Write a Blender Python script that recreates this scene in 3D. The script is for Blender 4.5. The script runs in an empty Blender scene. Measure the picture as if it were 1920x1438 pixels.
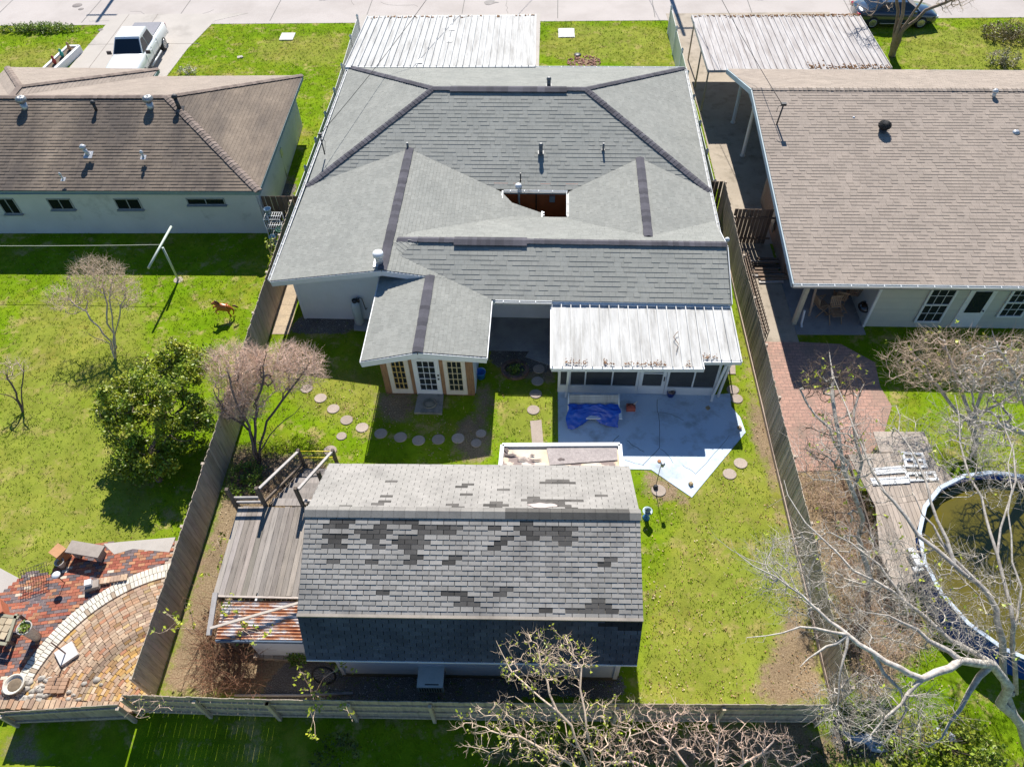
import bpy, math, random
import numpy as np
from mathutils import Vector, Matrix
SC = bpy.context.scene
COL = SC.collection
rnd = random.Random(7)
nrg = np.random.default_rng(11)
# ------------------------------------------------------------------ camera
FPX = 1410.97; CH = 22.0
_pt, _yw, _rl = [math.radians(a) for a in (50.474, 2.6324, -1.7474)]
_fw = Vector((-math.sin(_yw)*math.cos(_pt), math.cos(_yw)*math.cos(_pt), -math.sin(_pt)))
_rt = Vector((math.cos(_yw), math.sin(_yw), 0)); _up = _rt.cross(_fw)
_R = math.cos(_rl)*_rt + math.sin(_rl)*_up
_U = -math.sin(_rl)*_rt + math.cos(_rl)*_up
cd = bpy.data.cameras.new("camera"); cam = bpy.data.objects.new("camera", cd); COL.objects.link(cam)
cd.sensor_width = 36; cd.lens = 36*FPX/1920; cd.clip_end = 3000; cd.clip_start = 0.1
cam.matrix_world = Matrix(((_R.x, _U.x, -_fw.x, 0), (_R.y, _U.y, -_fw.y, 0), (_R.z, _U.z, -_fw.z, CH), (0, 0, 0, 1)))
SC.camera = cam
# ------------------------------------------------------------------ light
W = bpy.data.worlds.new("World"); SC.world = W; W.use_nodes = True
SUN_EL = math.radians(44.0); SUN_X = 0.045          # shadows fall to -Y, a touch to +X
wn = W.node_tree; bg = wn.nodes["Background"]
sky = wn.nodes.new("ShaderNodeTexSky"); sky.sky_type = 'NISHITA'; sky.sun_disc = False
sky.sun_elevation = SUN_EL; sky.sun_rotation = -SUN_X; sky.air_density = 1.0; sky.dust_density = 0.0; sky.ozone_density = 4.0
hs = wn.nodes.new("ShaderNodeHueSaturation"); hs.inputs["Saturation"].default_value = 1.12
wn.links.new(sky.outputs[0], hs.inputs["Color"]); wn.links.new(hs.outputs[0], bg.inputs[0]); bg.inputs[1].default_value = 0.072
sl = bpy.data.lights.new("sun", 'SUN'); sl.energy = 4.7; sl.angle = math.radians(0.5); sl.color = (1.0, 0.95, 0.87)
so = bpy.data.objects.new("sun", sl); COL.objects.link(so)
_sd = Vector((SUN_X*math.cos(SUN_EL), -math.cos(SUN_EL), -math.sin(SUN_EL)))
so.rotation_euler = _sd.to_track_quat('-Z', 'Y').to_euler(); so.location = (0, 30, 40)
SC.view_settings.view_transform = 'Standard'; SC.view_settings.look = 'None'
SC.view_settings.exposure = 0.78; SC.view_settings.gamma = 1.0; SC.view_settings.use_curve_mapping = False
try:
    SC.cycles.max_bounces = 6
except Exception: pass

# ------------------------------------------------------------------ survey: a photo pixel at a known height -> metres
def G(px, py, z=0.0):
    d = (px-960)*_R - (py-719)*_U + FPX*_fw
    k = (z-CH)/d.z
    return (d.x*k, d.y*k)
def P3(px, py, z=0.0):
    x, y = G(px, py, z); return Vector((x, y, z))
def PX(p):
    v = Vector((p[0], p[1], p[2]-CH)); k = v.dot(_fw)
    return 960+FPX*v.dot(_R)/k, 719-FPX*v.dot(_U)/k
_h = math.radians(-1.277); _O = (-10.13, 21.19)
def HP(u, v, z=0.0):                                  # frame of the main house
    return Vector((_O[0]+u*math.cos(_h)-v*math.sin(_h), _O[1]+u*math.sin(_h)+v*math.cos(_h), z))

# ------------------------------------------------------------------ mesh builder
class MB:
    def __init__(s): s.v = []; s.f = []; s.c = []; s.sm = []; s.uv = []; s.mi = []; s.has_uv = False
    def add(s, verts, faces, col=(1, 1, 1), smooth=False, uvs=None, mi=0):
        b = len(s.v); s.v.extend([tuple(p) for p in verts])
        for i, f in enumerate(faces):
            s.f.append(tuple(b+k for k in f)); s.c.append(col); s.sm.append(smooth); s.mi.append(mi)
            if uvs is not None: s.uv.append(uvs[i]); s.has_uv = True
            else: s.uv.append([(0, 0)]*len(f))
        return s
    def poly(s, pts, col=(1, 1, 1), uvs=None):
        return s.add(pts, [tuple(range(len(pts)))], col, uvs=[uvs] if uvs else None)
    def box(s, c, size, rz=0.0, col=(1, 1, 1), rx=0.0, ry=0.0):
        hx, hy, hz = size[0]/2, size[1]/2, size[2]/2
        M = Matrix.Rotation(rz, 3, 'Z') @ Matrix.Rotation(ry, 3, 'Y') @ Matrix.Rotation(rx, 3, 'X')
        c = Vector(c)
        vs = [c+M@Vector((x*hx, y*hy, z*hz)) for x in (-1, 1) for y in (-1, 1) for z in (-1, 1)]
        return s.add(vs, [(0, 1, 3, 2), (4, 6, 7, 5), (0, 4, 5, 1), (2, 3, 7, 6), (0, 2, 6, 4), (1, 5, 7, 3)], col)
    def beam(s, a, b, w, h, col=(1, 1, 1), up=(0, 0, 1)):     # box along a-b, w across, h along up
        a = Vector(a); b = Vector(b); d = (b-a).normalized(); up = Vector(up)
        if abs(d.dot(up)) > 0.98: up = Vector((0, 1, 0))
        x = d.cross(up).normalized(); y = x.cross(d).normalized()
        vs = [p+x*(i*w/2)+y*(j*h/2) for p in (a, b) for i, j in ((-1, -1), (1, -1), (1, 1), (-1, 1))]
        return s.add(vs, [(0, 3, 2, 1), (4, 5, 6, 7), (0, 1, 5, 4), (1, 2, 6, 5), (2, 3, 7, 6), (3, 0, 4, 7)], col)
    def tube(s, pts, rad, n=6, col=(1, 1, 1), cap=True, smooth=True):
        pts = [Vector(p) for p in pts]
        if not isinstance(rad, (list, tuple)): rad = [rad]*len(pts)
        vs = []; prev = None
        for i, p in enumerate(pts):
            d = (pts[min(i+1, len(pts)-1)]-pts[max(i-1, 0)])
            d = d.normalized() if d.length > 1e-9 else Vector((0, 0, 1))
            if prev is None:
                x = d.orthogonal().normalized()
            else:
                x = prev-d*prev.dot(d)
                x = x.normalized() if x.length > 1e-6 else d.orthogonal().normalized()
            prev = x; y = d.cross(x)
            for k in range(n):
                a = 2*math.pi*k/n
                vs.append(p+(x*math.cos(a)+y*math.sin(a))*rad[i])
        fs = []
        for i in range(len(pts)-1):
            for k in range(n):
                k2 = (k+1) % n
                fs.append((i*n+k, i*n+k2, (i+1)*n+k2, (i+1)*n+k))
        s.add(vs, fs, col, smooth)
        if cap:
            b = len(s.v)-len(vs)
            for f in (tuple(b+k for k in range(n-1, -1, -1)), tuple(b+(len(pts)-1)*n+k for k in range(n))):
                s.f.append(f); s.c.append(col); s.sm.append(False); s.mi.append(0); s.uv.append([(0, 0)]*n)
        return s
    def lathe(s, c, prof, n=16, col=(1, 1, 1), smooth=True, sx=1, sy=1, axis=None):
        c = Vector(c); vs = []
        if axis is not None:
            q = Vector((0, 0, 1)).rotation_difference(Vector(axis).normalized())
        for r, z in prof:
            for k in range(n):
                a = 2*math.pi*k/n; p = Vector((r*math.cos(a)*sx, r*math.sin(a)*sy, z))
                vs.append(c+(q@p if axis is not None else p))
        fs = []
        for i in range(len(prof)-1):
            for k in range(n):
                k2 = (k+1) % n; fs.append((i*n+k, i*n+k2, (i+1)*n+k2, (i+1)*n+k))
        s.add(vs, fs, col, smooth); b = len(s.v)-len(vs)
        for f in (tuple(b+k for k in range(n-1, -1, -1)), tuple(b+(len(prof)-1)*n+k for k in range(n))):
            s.f.append(f); s.c.append(col); s.sm.append(False); s.mi.append(0); s.uv.append([(0, 0)]*n)
        return s
    def ball(s, c, r, n=8, m=6, col=(1, 1, 1), jit=0, squash=(1, 1, 1)):
        c = Vector(c); vs = []; fs = []
        for i in range(m+1):
            t = math.pi*i/m
            for k in range(n):
                a = 2*math.pi*k/n; rr = r*(1+rnd.uniform(-jit, jit))
                vs.append(c+Vector((rr*math.sin(t)*math.cos(a)*squash[0], rr*math.sin(t)*math.sin(a)*squash[1], rr*math.cos(t)*squash[2])))
        for i in range(m):
            for k in range(n):
                k2 = (k+1) % n; fs.append((i*n+k, (i+1)*n+k, (i+1)*n+k2, i*n+k2))
        return s.add(vs, fs, col, True)
    def prism(s, pts, z0, z1, col=(1, 1, 1)):               # pts: list of (x,y) ccw
        n = len(pts); vs = [(p[0], p[1], z0) for p in pts]+[(p[0], p[1], z1) for p in pts]
        a = sum(pts[i][0]*pts[(i+1) % n][1]-pts[(i+1) % n][0]*pts[i][1] for i in range(n))
        fs = [tuple(range(n-1, -1, -1)), tuple(range(n, 2*n))]+[(i, (i+1) % n, n+(i+1) % n, n+i) for i in range(n)]
        if a < 0: fs = [tuple(reversed(f)) for f in fs]
        return s.add(vs, fs, col)
    def slab3(s, pts, th, col=(1, 1, 1)):                   # planar 3-D polygon given thickness downward
        n = len(pts); pts = [Vector(p) for p in pts]
        vs = pts+[p-Vector((0, 0, th)) for p in pts]
        return s.add(vs, [tuple(range(n)), tuple(range(2*n-1, n-1, -1))]+[(i, n+i, n+(i+1) % n, (i+1) % n) for i in range(n)], col)
    def build(s, name, mat, parent=None, loc=None):
        me = bpy.data.meshes.new(name)
        off = np.zeros(3)
        if parent is not None: off = np.array(parent['_loc'])
        elif loc is not None: off = np.array(loc)
        V = np.array(s.v, dtype=np.float64)-off
        me.from_pydata(V.tolist(), [], s.f)
        for m in (mat if isinstance(mat, (list, tuple)) else [mat]): me.materials.append(m)
        lt = np.array([len(f) for f in s.f])
        cols = np.repeat(np.array([tuple(c)+(1,) for c in s.c], dtype=np.float32), lt, axis=0)
        ca = me.color_attributes.new("tint", 'FLOAT_COLOR', 'CORNER'); ca.data.foreach_set("color", cols.ravel())
        if s.has_uv:
            ul = me.uv_layers.new(name="UVMap")
            ul.data.foreach_set("uv", np.array([q for f in s.uv for q in f], dtype=np.float32).ravel())
        me.polygons.foreach_set("use_smooth", s.sm); me.polygons.foreach_set("material_index", s.mi)
        me.update()
        o = bpy.data.objects.new(name, me); COL.objects.link(o)
        if parent is not None: o.parent = parent; o['_loc'] = parent['_loc']
        else:
            o.location = off; o['_loc'] = list(off)
        return o
def sub(parent_obj, mb, name, mat):                      # a sub-part: same coordinates, parented to a part
    return mb.build(name, mat, parent_obj)
def thing(name, label, cat, loc, group=None):
    o = bpy.data.objects.new(name, None); COL.objects.link(o); o.location = loc; o.empty_display_size = 0.2
    o['_loc'] = [float(a) for a in loc]; o['label'] = label; o['category'] = cat
    if group: o['group'] = group
    return o
def tag(o, label, cat, group=None):
    o['label'] = label; o['category'] = cat
    if group: o['group'] = group
    return o
def struct(o): o['kind'] = 'structure'; return o
def stuff(o, label=None, cat=None):
    o['kind'] = 'stuff'
    if label: o['label'] = label; o['category'] = cat
    return o
def copy_thing(t, loc, label, rz=0.0, sc=1.0, group=None):
    c = t.copy(); COL.objects.link(c); c.location = loc; c.rotation_euler = (0, 0, rz); c.scale = (sc, sc, sc); c['label'] = label
    if group: c['group'] = group
    for k in [o for o in bpy.data.objects if o.parent == t]:
        kk = k.copy(); COL.objects.link(kk); kk.parent = c
        for g in [o for o in bpy.data.objects if o.parent == k]:
            gg = g.copy(); COL.objects.link(gg); gg.parent = kk
    return c
# ------------------------------------------------------------------ materials
def _nodes(name):
    m = bpy.data.materials.new(name); m.use_nodes = True; nt = m.node_tree
    return m, nt, nt.nodes["Principled BSDF"]
def N(nt, t, **kw):
    n = nt.nodes.new(t)
    for k, v in kw.items():
        if k in n.inputs: n.inputs[k].default_value = v
        else: setattr(n, k, v)
    return n
def noise(nt, vec, scale, detail=4, rough=0.6):
    n = N(nt, "ShaderNodeTexNoise"); n.inputs["Scale"].default_value = scale; n.inputs["Detail"].default_value = detail
    n.inputs["Roughness"].default_value = rough; nt.links.new(vec, n.inputs["Vector"]); return n.outputs["Fac"]
def ramp(nt, fac, stops):
    r = N(nt, "ShaderNodeValToRGB"); e = r.color_ramp.elements
    while len(e) < len(stops): e.new(0.5)
    for i, (p, c) in enumerate(stops): e[i].position = p; e[i].color = tuple(c)+(1,) if len(c) == 3 else c
    nt.links.new(fac, r.inputs[0]); return r.outputs[0]
def mix(nt, fac, a, b, mode='MIX'):
    m = N(nt, "ShaderNodeMix"); m.data_type = 'RGBA'; m.blend_type = mode
    for sock, v in ((m.inputs[0], fac), (m.inputs[6], a), (m.inputs[7], b)):
        if hasattr(v, 'is_linked') or hasattr(v, 'links'): nt.links.new(v, sock)
        elif isinstance(v, (int, float)): sock.default_value = v
        else: sock.default_value = tuple(v)+(1,) if len(v) == 3 else v
    return m.outputs[2]
def coords(nt, kind="Object", scale=None, rot=None):
    t = N(nt, "ShaderNodeTexCoord"); o = t.outputs[kind]
    if kind == "World": o = N(nt, "ShaderNodeNewGeometry").outputs["Position"]
    if scale or rot:
        mp = N(nt, "ShaderNodeMapping")
        if scale: mp.inputs["Scale"].default_value = scale
        if rot: mp.inputs["Rotation"].default_value = rot
        nt.links.new(o, mp.inputs[0]); o = mp.outputs[0]
    return o
def worldpos(nt, scale=None, rot=None):
    o = N(nt, "ShaderNodeNewGeometry").outputs["Position"]
    if scale or rot:
        mp = N(nt, "ShaderNodeMapping")
        if scale: mp.inputs["Scale"].default_value = scale
        if rot: mp.inputs["Rotation"].default_value = rot
        nt.links.new(o, mp.inputs[0]); o = mp.outputs[0]
    return o
def bump(nt, bs, h, strength=0.3, dist=0.02):
    b = N(nt, "ShaderNodeBump"); b.inputs["Strength"].default_value = strength; b.inputs["Distance"].default_value = dist
    nt.links.new(h, b.inputs["Height"]); nt.links.new(b.outputs[0], bs.inputs["Normal"])
def tint(nt): return N(nt, "ShaderNodeVertexColor", layer_name="tint").outputs[0]
def M(name, col, col2=None, scale=6.0, rough=0.8, metal=0.0, bmp=0.0, fine=40.0, dirt=None, dirt_scale=1.5, dirt_lo=0.5, dirt_hi=0.7, spec=0.5, stretch=None, finevar=0.12):
    m, nt, bs = _nodes(name)
    v = worldpos(nt, stretch)
    c = mix(nt, ramp(nt, noise(nt, v, scale, 5), [(0.3, (0, 0, 0)), (0.7, (1, 1, 1))]), col, col2 if col2 else tuple(x*0.85 for x in col))
    fn = noise(nt, v, fine, 3)
    c = mix(nt, 1.0, c, ramp(nt, fn, [(0.25, (1-finevar,)*3), (0.75, (1+finevar,)*3)]), 'MULTIPLY')
    if dirt:
        d = noise(nt, v, dirt_scale, 6, 0.65)
        c = mix(nt, ramp(nt, d, [(dirt_lo, (0, 0, 0)), (dirt_hi, (1, 1, 1))]), c, dirt)
    c = mix(nt, 1.0, c, tint(nt), 'MULTIPLY')
    nt.links.new(c, bs.inputs["Base Color"])
    bs.inputs["Roughness"].default_value = rough; bs.inputs["Metallic"].default_value = metal
    bs.inputs["Specular IOR Level"].default_value = spec
    if bmp: bump(nt, bs, fn, bmp, 0.02)
    return m
def M_brick(name, c1, c2, mortar, bw, bh, msz=0.012, rot=0.0, offset=0.5, rough=0.9, coord='World', dirt=None, alt=None, dscale=0.8):
    m, nt, bs = _nodes(name)
    v = worldpos(nt, None, (0, 0, rot)) if coord == 'World' else coords(nt, coord)
    b = N(nt, "ShaderNodeTexBrick"); b.offset = offset
    b.inputs["Color1"].default_value = tuple(c1)+(1,); b.inputs["Color2"].default_value = tuple(c2)+(1,); b.inputs["Mortar"].default_value = tuple(mortar)+(1,)
    b.inputs["Scale"].default_value = 1.0; b.inputs["Brick Width"].default_value = bw; b.inputs["Row Height"].default_value = bh
    b.inputs["Mortar Size"].default_value = msz; b.inputs["Bias"].default_value = 0.0
    nt.links.new(v, b.inputs["Vector"])
    c = b.outputs["Color"]
    n2 = noise(nt, v, 14, 4)
    c = mix(nt, 1.0, c, ramp(nt, n2, [(0.3, (0.78,)*3), (0.7, (1.18,)*3)]), 'MULTIPLY')
    if dirt:
        c = mix(nt, ramp(nt, noise(nt, v, dscale, 6), [(0.48, (0, 0, 0)), (0.68, (0.85,)*3)]), c, dirt)
    c = mix(nt, 1.0, c, tint(nt), 'MULTIPLY')
    nt.links.new(c, bs.inputs["Base Color"]); bs.inputs["Roughness"].default_value = rough
    bump(nt, bs, b.outputs["Fac"], -0.5, 0.01)
    return m
def M_glass(name, col=(0.02, 0.025, 0.03)):
    m, nt, bs = _nodes(name); bs.inputs["Base Color"].default_value = tuple(col)+(1,); bs.inputs["Roughness"].default_value = 0.06
    bs.inputs["Specular IOR Level"].default_value = 0.6; return m
white = M("white_paint", (0.74, 0.76, 0.78), (0.68, 0.70, 0.72), 3, 0.5, finevar=0.03)
white_trim = M("white_trim", (0.72, 0.74, 0.76), (0.66, 0.68, 0.69), 5, 0.55, finevar=0.04, dirt=(0.45, 0.43, 0.38), dirt_lo=0.62, dirt_hi=0.8)
siding_white = M("painted_siding", (0.68, 0.73, 0.79), (0.62, 0.67, 0.73), 2, 0.6, finevar=0.04)
glass = M_glass("window_glass")
screen_m = M("insect_screen", (0.055, 0.062, 0.07), (0.04, 0.045, 0.052), 3, 0.7, fine=120)
dark = M("dark_metal", (0.03, 0.03, 0.035), rough=0.5)
black_rubber = M("black_rubber", (0.02, 0.02, 0.022), rough=0.8)
galv = M("galvanised_metal", (0.5, 0.52, 0.54), (0.38, 0.40, 0.42), 8, 0.4, 0.6)
concrete = M("pale_concrete", (0.46, 0.42, 0.38), (0.40, 0.365, 0.33), 0.7, 0.9, bmp=0.1, dirt=(0.31, 0.28, 0.25), dirt_scale=0.35, dirt_lo=0.55, dirt_hi=0.75)
concrete_old = M("weathered_concrete", (0.42, 0.36, 0.29), (0.33, 0.28, 0.22), 1.2, 0.95, bmp=0.15, dirt=(0.20, 0.17, 0.13), dirt_scale=1.6, dirt_lo=0.52, dirt_hi=0.75)
concrete_dark = M("stained_concrete", (0.34, 0.34, 0.34), (0.26, 0.26, 0.26), 1.0, 0.9, bmp=0.1, dirt=(0.17, 0.17, 0.18), dirt_scale=0.7, dirt_lo=0.45, dirt_hi=0.7)
# ------------------------------------------------------------------ ground
def inpoly(X, Y, poly):
    ins = np.zeros(X.shape, bool); n = len(poly)
    for i in range(n):
        x1, y1 = poly[i]; x2, y2 = poly[(i+1) % n]
        c = ((y1 > Y) != (y2 > Y)); xx = (x2-x1)*(Y-y1)/((y2-y1) if abs(y2-y1) > 1e-9 else 1e-9)+x1
        ins ^= (c & (X < xx))
    return ins
def gp(pix, z=0.0): return [G(a, b, z) for a, b in pix]
XS = np.concatenate([[-900, -300, -100, -55], np.arange(-38, 40.01, 0.2), [60, 110, 300, 900]])
YS = np.concatenate([[-300, -60, -10], np.arange(0, 62.01, 0.2), [75, 110, 300, 900]])
GX, GY = np.meshgrid(XS, YS)
def blur(a, k):
    for _ in range(k):
        b = np.pad(a, 1, mode='edge')
        a = (b[1:-1, 1:-1]*2+b[:-2, 1:-1]+b[2:, 1:-1]+b[1:-1, :-2]+b[1:-1, 2:])/6
    return a
DIRT = [[(293, 1306), (350, 1118), (440, 840), (455, 815), (485, 850), (560, 850), (640, 870), (600, 960), (580, 1240), (600, 1310)],
        [(1455, 1180), (1500, 1090), (1560, 1325), (1395, 1325)], [(700, 738), (790, 738), (770, 800), (705, 790)],
        [(890, 740), (925, 700), (925, 790), (890, 780)], [(845, 790), (915, 775), (920, 866), (860, 866)],
        [(1190, 880), (1240, 885), (1310, 935), (1290, 950), (1215, 940)], [(1380, 640), (1392, 640), (1560, 1310), (1530, 1310)],
        [(1396, 770), (1440, 760), (1480, 900), (1440, 900), (1400, 800)], [(560, 590), (670, 590), (670, 625), (545, 625)],
        [(1470, 870), (1600, 880), (1680, 1080), (1750, 1200), (1640, 1330), (1600, 1300)], [(1560, 1340), (1700, 1330), (1720, 1440), (1560, 1440)],
        [(0, 1380), (60, 1370), (120, 1438), (0, 1438)], 
        [(920, 640), (1040, 640), (1045, 720), (990, 715), (930, 700)], [(1075, 110), (1125, 108), (1128, 124), (1075, 124)], [(900, 1400), (1500, 1345), (1600, 1440), (900, 1440)],
        [(440, 300), (500, 290), (560, 345), (500, 440), (480, 440)]]
DRY = [[(60, 560), (260, 560), (250, 700), (40, 760)], [(945, 745), (1045, 745), (1045, 830), (935, 830)], [(600, 700), (700, 700), (690, 790), (560, 760)],
       [(1300, 900), (1480, 850), (1560, 1320), (1210, 1320)], [(500, 75), (640, 70), (630, 120), (480, 110)], [(1060, 50), (1260, 60), (1240, 120), (1010, 100)],
       [(1700, 60), (1920, 60), (1920, 130), (1700, 130)], [(340, 1180), (460, 1180), (480, 1300), (300, 1300)], [(0, 640), (200, 820), (300, 1000), (0, 1100)], [(0, 95), (150, 95), (100, 130), (0, 130)],
       [(1385, 560), (1410, 560), (1500, 900), (1440, 900)]]
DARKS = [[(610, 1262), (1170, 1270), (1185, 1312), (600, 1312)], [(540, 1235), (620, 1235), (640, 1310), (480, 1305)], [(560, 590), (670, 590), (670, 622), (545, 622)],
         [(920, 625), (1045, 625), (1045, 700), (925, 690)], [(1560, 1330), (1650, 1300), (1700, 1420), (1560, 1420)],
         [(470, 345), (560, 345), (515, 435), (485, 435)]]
def mask(polys, k):
    a = np.zeros(GX.shape)
    for p in polys: a[inpoly(GX, GY, gp(p))] = 1
    return blur(a, k)
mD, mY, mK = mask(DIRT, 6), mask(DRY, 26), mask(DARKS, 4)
nv = GX.size; nx, ny = len(XS), len(YS)
Vg = np.stack([GX.ravel(), GY.ravel(), np.zeros(nv)], 1)
ii = (np.arange(ny-1)[:, None]*nx+np.arange(nx-1)[None]).ravel()
Fg = np.stack([ii, ii+1, ii+nx+1, ii+nx], 1)
def fast_mesh(name, V, F, mat, cols=None, attr="tint"):
    me = bpy.data.meshes.new(name); k = F.shape[1]
    me.vertices.add(len(V)); me.vertices.foreach_set("co", V.astype(np.float32).ravel())
    me.loops.add(F.size); me.loops.foreach_set("vertex_index", F.astype(np.int32).ravel())
    me.polygons.add(len(F)); me.polygons.foreach_set("loop_start", np.arange(0, F.size, k, dtype=np.int32))
    me.polygons.foreach_set("loop_total", np.full(len(F), k, dtype=np.int32))
    if cols is not None:
        ca = me.color_attributes.new(attr, 'FLOAT_COLOR', 'POINT')
        ca.data.foreach_set("color", np.concatenate([cols, np.ones((len(V), 1))], 1).astype(np.float32).ravel())
    me.materials.append(mat); me.update(calc_edges=True); me.validate()
    o = bpy.data.objects.new(name, me); COL.objects.link(o); return o
def ground_mat():
    m, nt, bs = _nodes("lawn_ground"); v = worldpos(nt)
    at = N(nt, "ShaderNodeVertexColor", layer_name="gm"); sp = N(nt, "ShaderNodeSeparateColor"); nt.links.new(at.outputs[0], sp.inputs[0])
    big = noise(nt, v, 0.35, 5, 0.65); med = noise(nt, v, 2.2, 5, 0.7); fine = noise(nt, v, 22, 4, 0.75); vf = noise(nt, v, 70, 2)
    g = ramp(nt, big, [(0.35, (0.125, 0.235, 0.004)), (0.5, (0.17, 0.25, 0.010)), (0.66, (0.24, 0.25, 0.03))])
    g = mix(nt, ramp(nt, med, [(0.44, (0, 0, 0)), (0.58, (0.85,)*3)]), g, (0.12, 0.205, 0.006))
    g = mix(nt, ramp(nt, noise(nt, v, 1.1, 6, 0.75), [(0.53, (0, 0, 0)), (0.64, (0.8,)*3)]), g, (0.40, 0.31, 0.13))
    dd = N(nt, "ShaderNodeMath", operation='ADD'); nt.links.new(sp.outputs[1], dd.inputs[0]); nt.links.new(med, dd.inputs[1])
    g = mix(nt, ramp(nt, dd.outputs[0], [(0.6, (0, 0, 0)), (1.5, (0.5,)*3)]), g, (0.27, 0.25, 0.06))
    soil = ramp(nt, fine, [(0.3, (0.16, 0.105, 0.07)), (0.5, (0.25, 0.175, 0.12)), (0.7, (0.36, 0.27, 0.185))])
    h2 = N(nt, "ShaderNodeMath", operation='MULTIPLY'); h2.inputs[1].default_value = 0.6; nt.links.new(sp.outputs[0], h2.inputs[0])
    d2 = N(nt, "ShaderNodeMath", operation='ADD'); nt.links.new(h2.outputs[0], d2.inputs[0]); nt.links.new(noise(nt, v, 2.2, 8, 0.8), d2.inputs[1])
    g = mix(nt, ramp(nt, d2.outputs[0], [(0.76, (0, 0, 0)), (0.98, (0.92,)*3)]), g, soil)
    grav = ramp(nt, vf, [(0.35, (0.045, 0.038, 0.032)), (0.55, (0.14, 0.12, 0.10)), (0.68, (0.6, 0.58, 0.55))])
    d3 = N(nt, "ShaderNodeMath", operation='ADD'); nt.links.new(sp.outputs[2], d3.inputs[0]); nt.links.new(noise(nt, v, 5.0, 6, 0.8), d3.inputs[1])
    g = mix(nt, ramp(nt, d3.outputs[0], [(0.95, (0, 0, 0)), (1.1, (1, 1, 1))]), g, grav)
    g = mix(nt, 1.0, g, ramp(nt, fine, [(0.25, (0.80,)*3), (0.7, (1.18,)*3)]), 'MULTIPLY')
    g = mix(nt, 1.0, g, ramp(nt, noise(nt, v, 0.9, 7, 0.7), [(0.3, (0.74,)*3), (0.7, (1.22,)*3)]), 'MULTIPLY')
    g = mix(nt, 1.0, g, ramp(nt, vf, [(0.3, (0.86,)*3), (0.7, (1.12,)*3)]), 'MULTIPLY')
    nt.links.new(g, bs.inputs["Base Color"]); bs.inputs["Roughness"].default_value = 0.95; bs.inputs["Specular IOR Level"].default_value = 0.03
    bump(nt, bs, fine, 0.45, 0.04); return m
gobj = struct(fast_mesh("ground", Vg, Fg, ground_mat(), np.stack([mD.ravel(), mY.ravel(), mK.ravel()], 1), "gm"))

# ------------------------------------------------------------------ paved sheets
NOGRASS = []
def slab(name, pts, top, mat, bottom=-0.05, grass=True):
    mb = MB(); mb.prism(pts, bottom, top); o = struct(mb.build(name, mat))
    if grass: NOGRASS.append(pts)
    return o
concrete_road = M("road_concrete", (0.46, 0.415, 0.39), (0.41, 0.37, 0.345), 0.25, 0.9, bmp=0.05, fine=25, finevar=0.05, dirt=(0.36, 0.32, 0.295), dirt_scale=0.35, dirt_lo=0.45, dirt_hi=0.75)
tar = M("tar_joint", (0.16, 0.15, 0.14), rough=0.8)
slab("street", [(-300, 48.15), (300, 46.9), (300, 60.5), (-300, 61.8)], 0.012, concrete_road)
mb = MB()
for y in (52.4, 57.0): mb.box((0, y+0.0, 0.0141), (500, 0.05, 0.004), rz=-0.0033)
for x in np.arange(-90, 90, 6.1): mb.box((x, 54.2, 0.0141), (0.05, 12.6, 0.004), rz=-0.02)
for k in range(9):
    x, y = rnd.uniform(-30, 26), rnd.uniform(49, 56); a = rnd.uniform(0, 3.1); p = Vector((x, y, 0.0143))
    for _ in range(rnd.randint(8, 22)): a += rnd.gauss(0, .35); q = p+Vector((math.cos(a)*.35, math.sin(a)*.35, 0)); mb.beam(p, q, 0.022, 0.004); p = q
struct(mb.build("street_joints", tar))
oil = M("oil_stain", (0.26, 0.235, 0.22), (0.36, 0.33, 0.31), 3, 0.85); mb = MB()
for (x, y, r) in ((-24.6, 47.2, .35), (-14.0, 51.0, .25), (-3.0, 50.2, .3), (6.0, 53.0, .22), (-23.9, 38.9, .3), (14.5, 50.4, .28), (-26.5, 52.5, .3)):
    mb.add([(x+r*math.cos(a)*rnd.uniform(.6, 1.3)*1.6, y+r*math.sin(a)*rnd.uniform(.6, 1.3), 0.0245) for a in np.arange(0, 6.2, .35)], [tuple(range(18))], (rnd.uniform(.8, 1.4),)*3)
struct(mb.build("oil_stains", oil))
far_side = slab("far_pavement", [(-300, 63.6), (300, 62.4), (300, 63.7), (-300, 64.9)], 0.03, concrete)
# driveways of the three lots
slab("driveway", [G(130, 128), G(205, 40), G(168, 41), (-29.2, 49.0), (-18.6, 49.0), G(403, 40), G(372, 72), G(352, 92), G(312, 145), (-20.8, 36.4), (-27.6, 36.4)], 0.02, concrete)
slab("driveway", [(-10.1, 36.5), (0.1, 36.5), (0.3, 48.6), (-11.2, 48.6)], 0.02, concrete)
slab("driveway", [(8.7, 26.2), (13.4, 26.2), (13.4, 37), (18.2, 37), (18.4, 48.4), (8.2, 48.4), (8.75, 37)], 0.02, concrete_old)
mb = MB()
for x in (-27.0, -25.1): mb.box((x+0.6, 43.5, 0.0221), (0.04, 11, 0.004))
mb.box((-24.1, 45.0, 0.0222), (7.0, 0.04, 0.004)); mb.box((-24.1, 40.6, 0.0222), (7.0, 0.04, 0.004))
struct(mb.build("driveway_joints", M("joint_brown", (0.25, 0.22, 0.19))))

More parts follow.
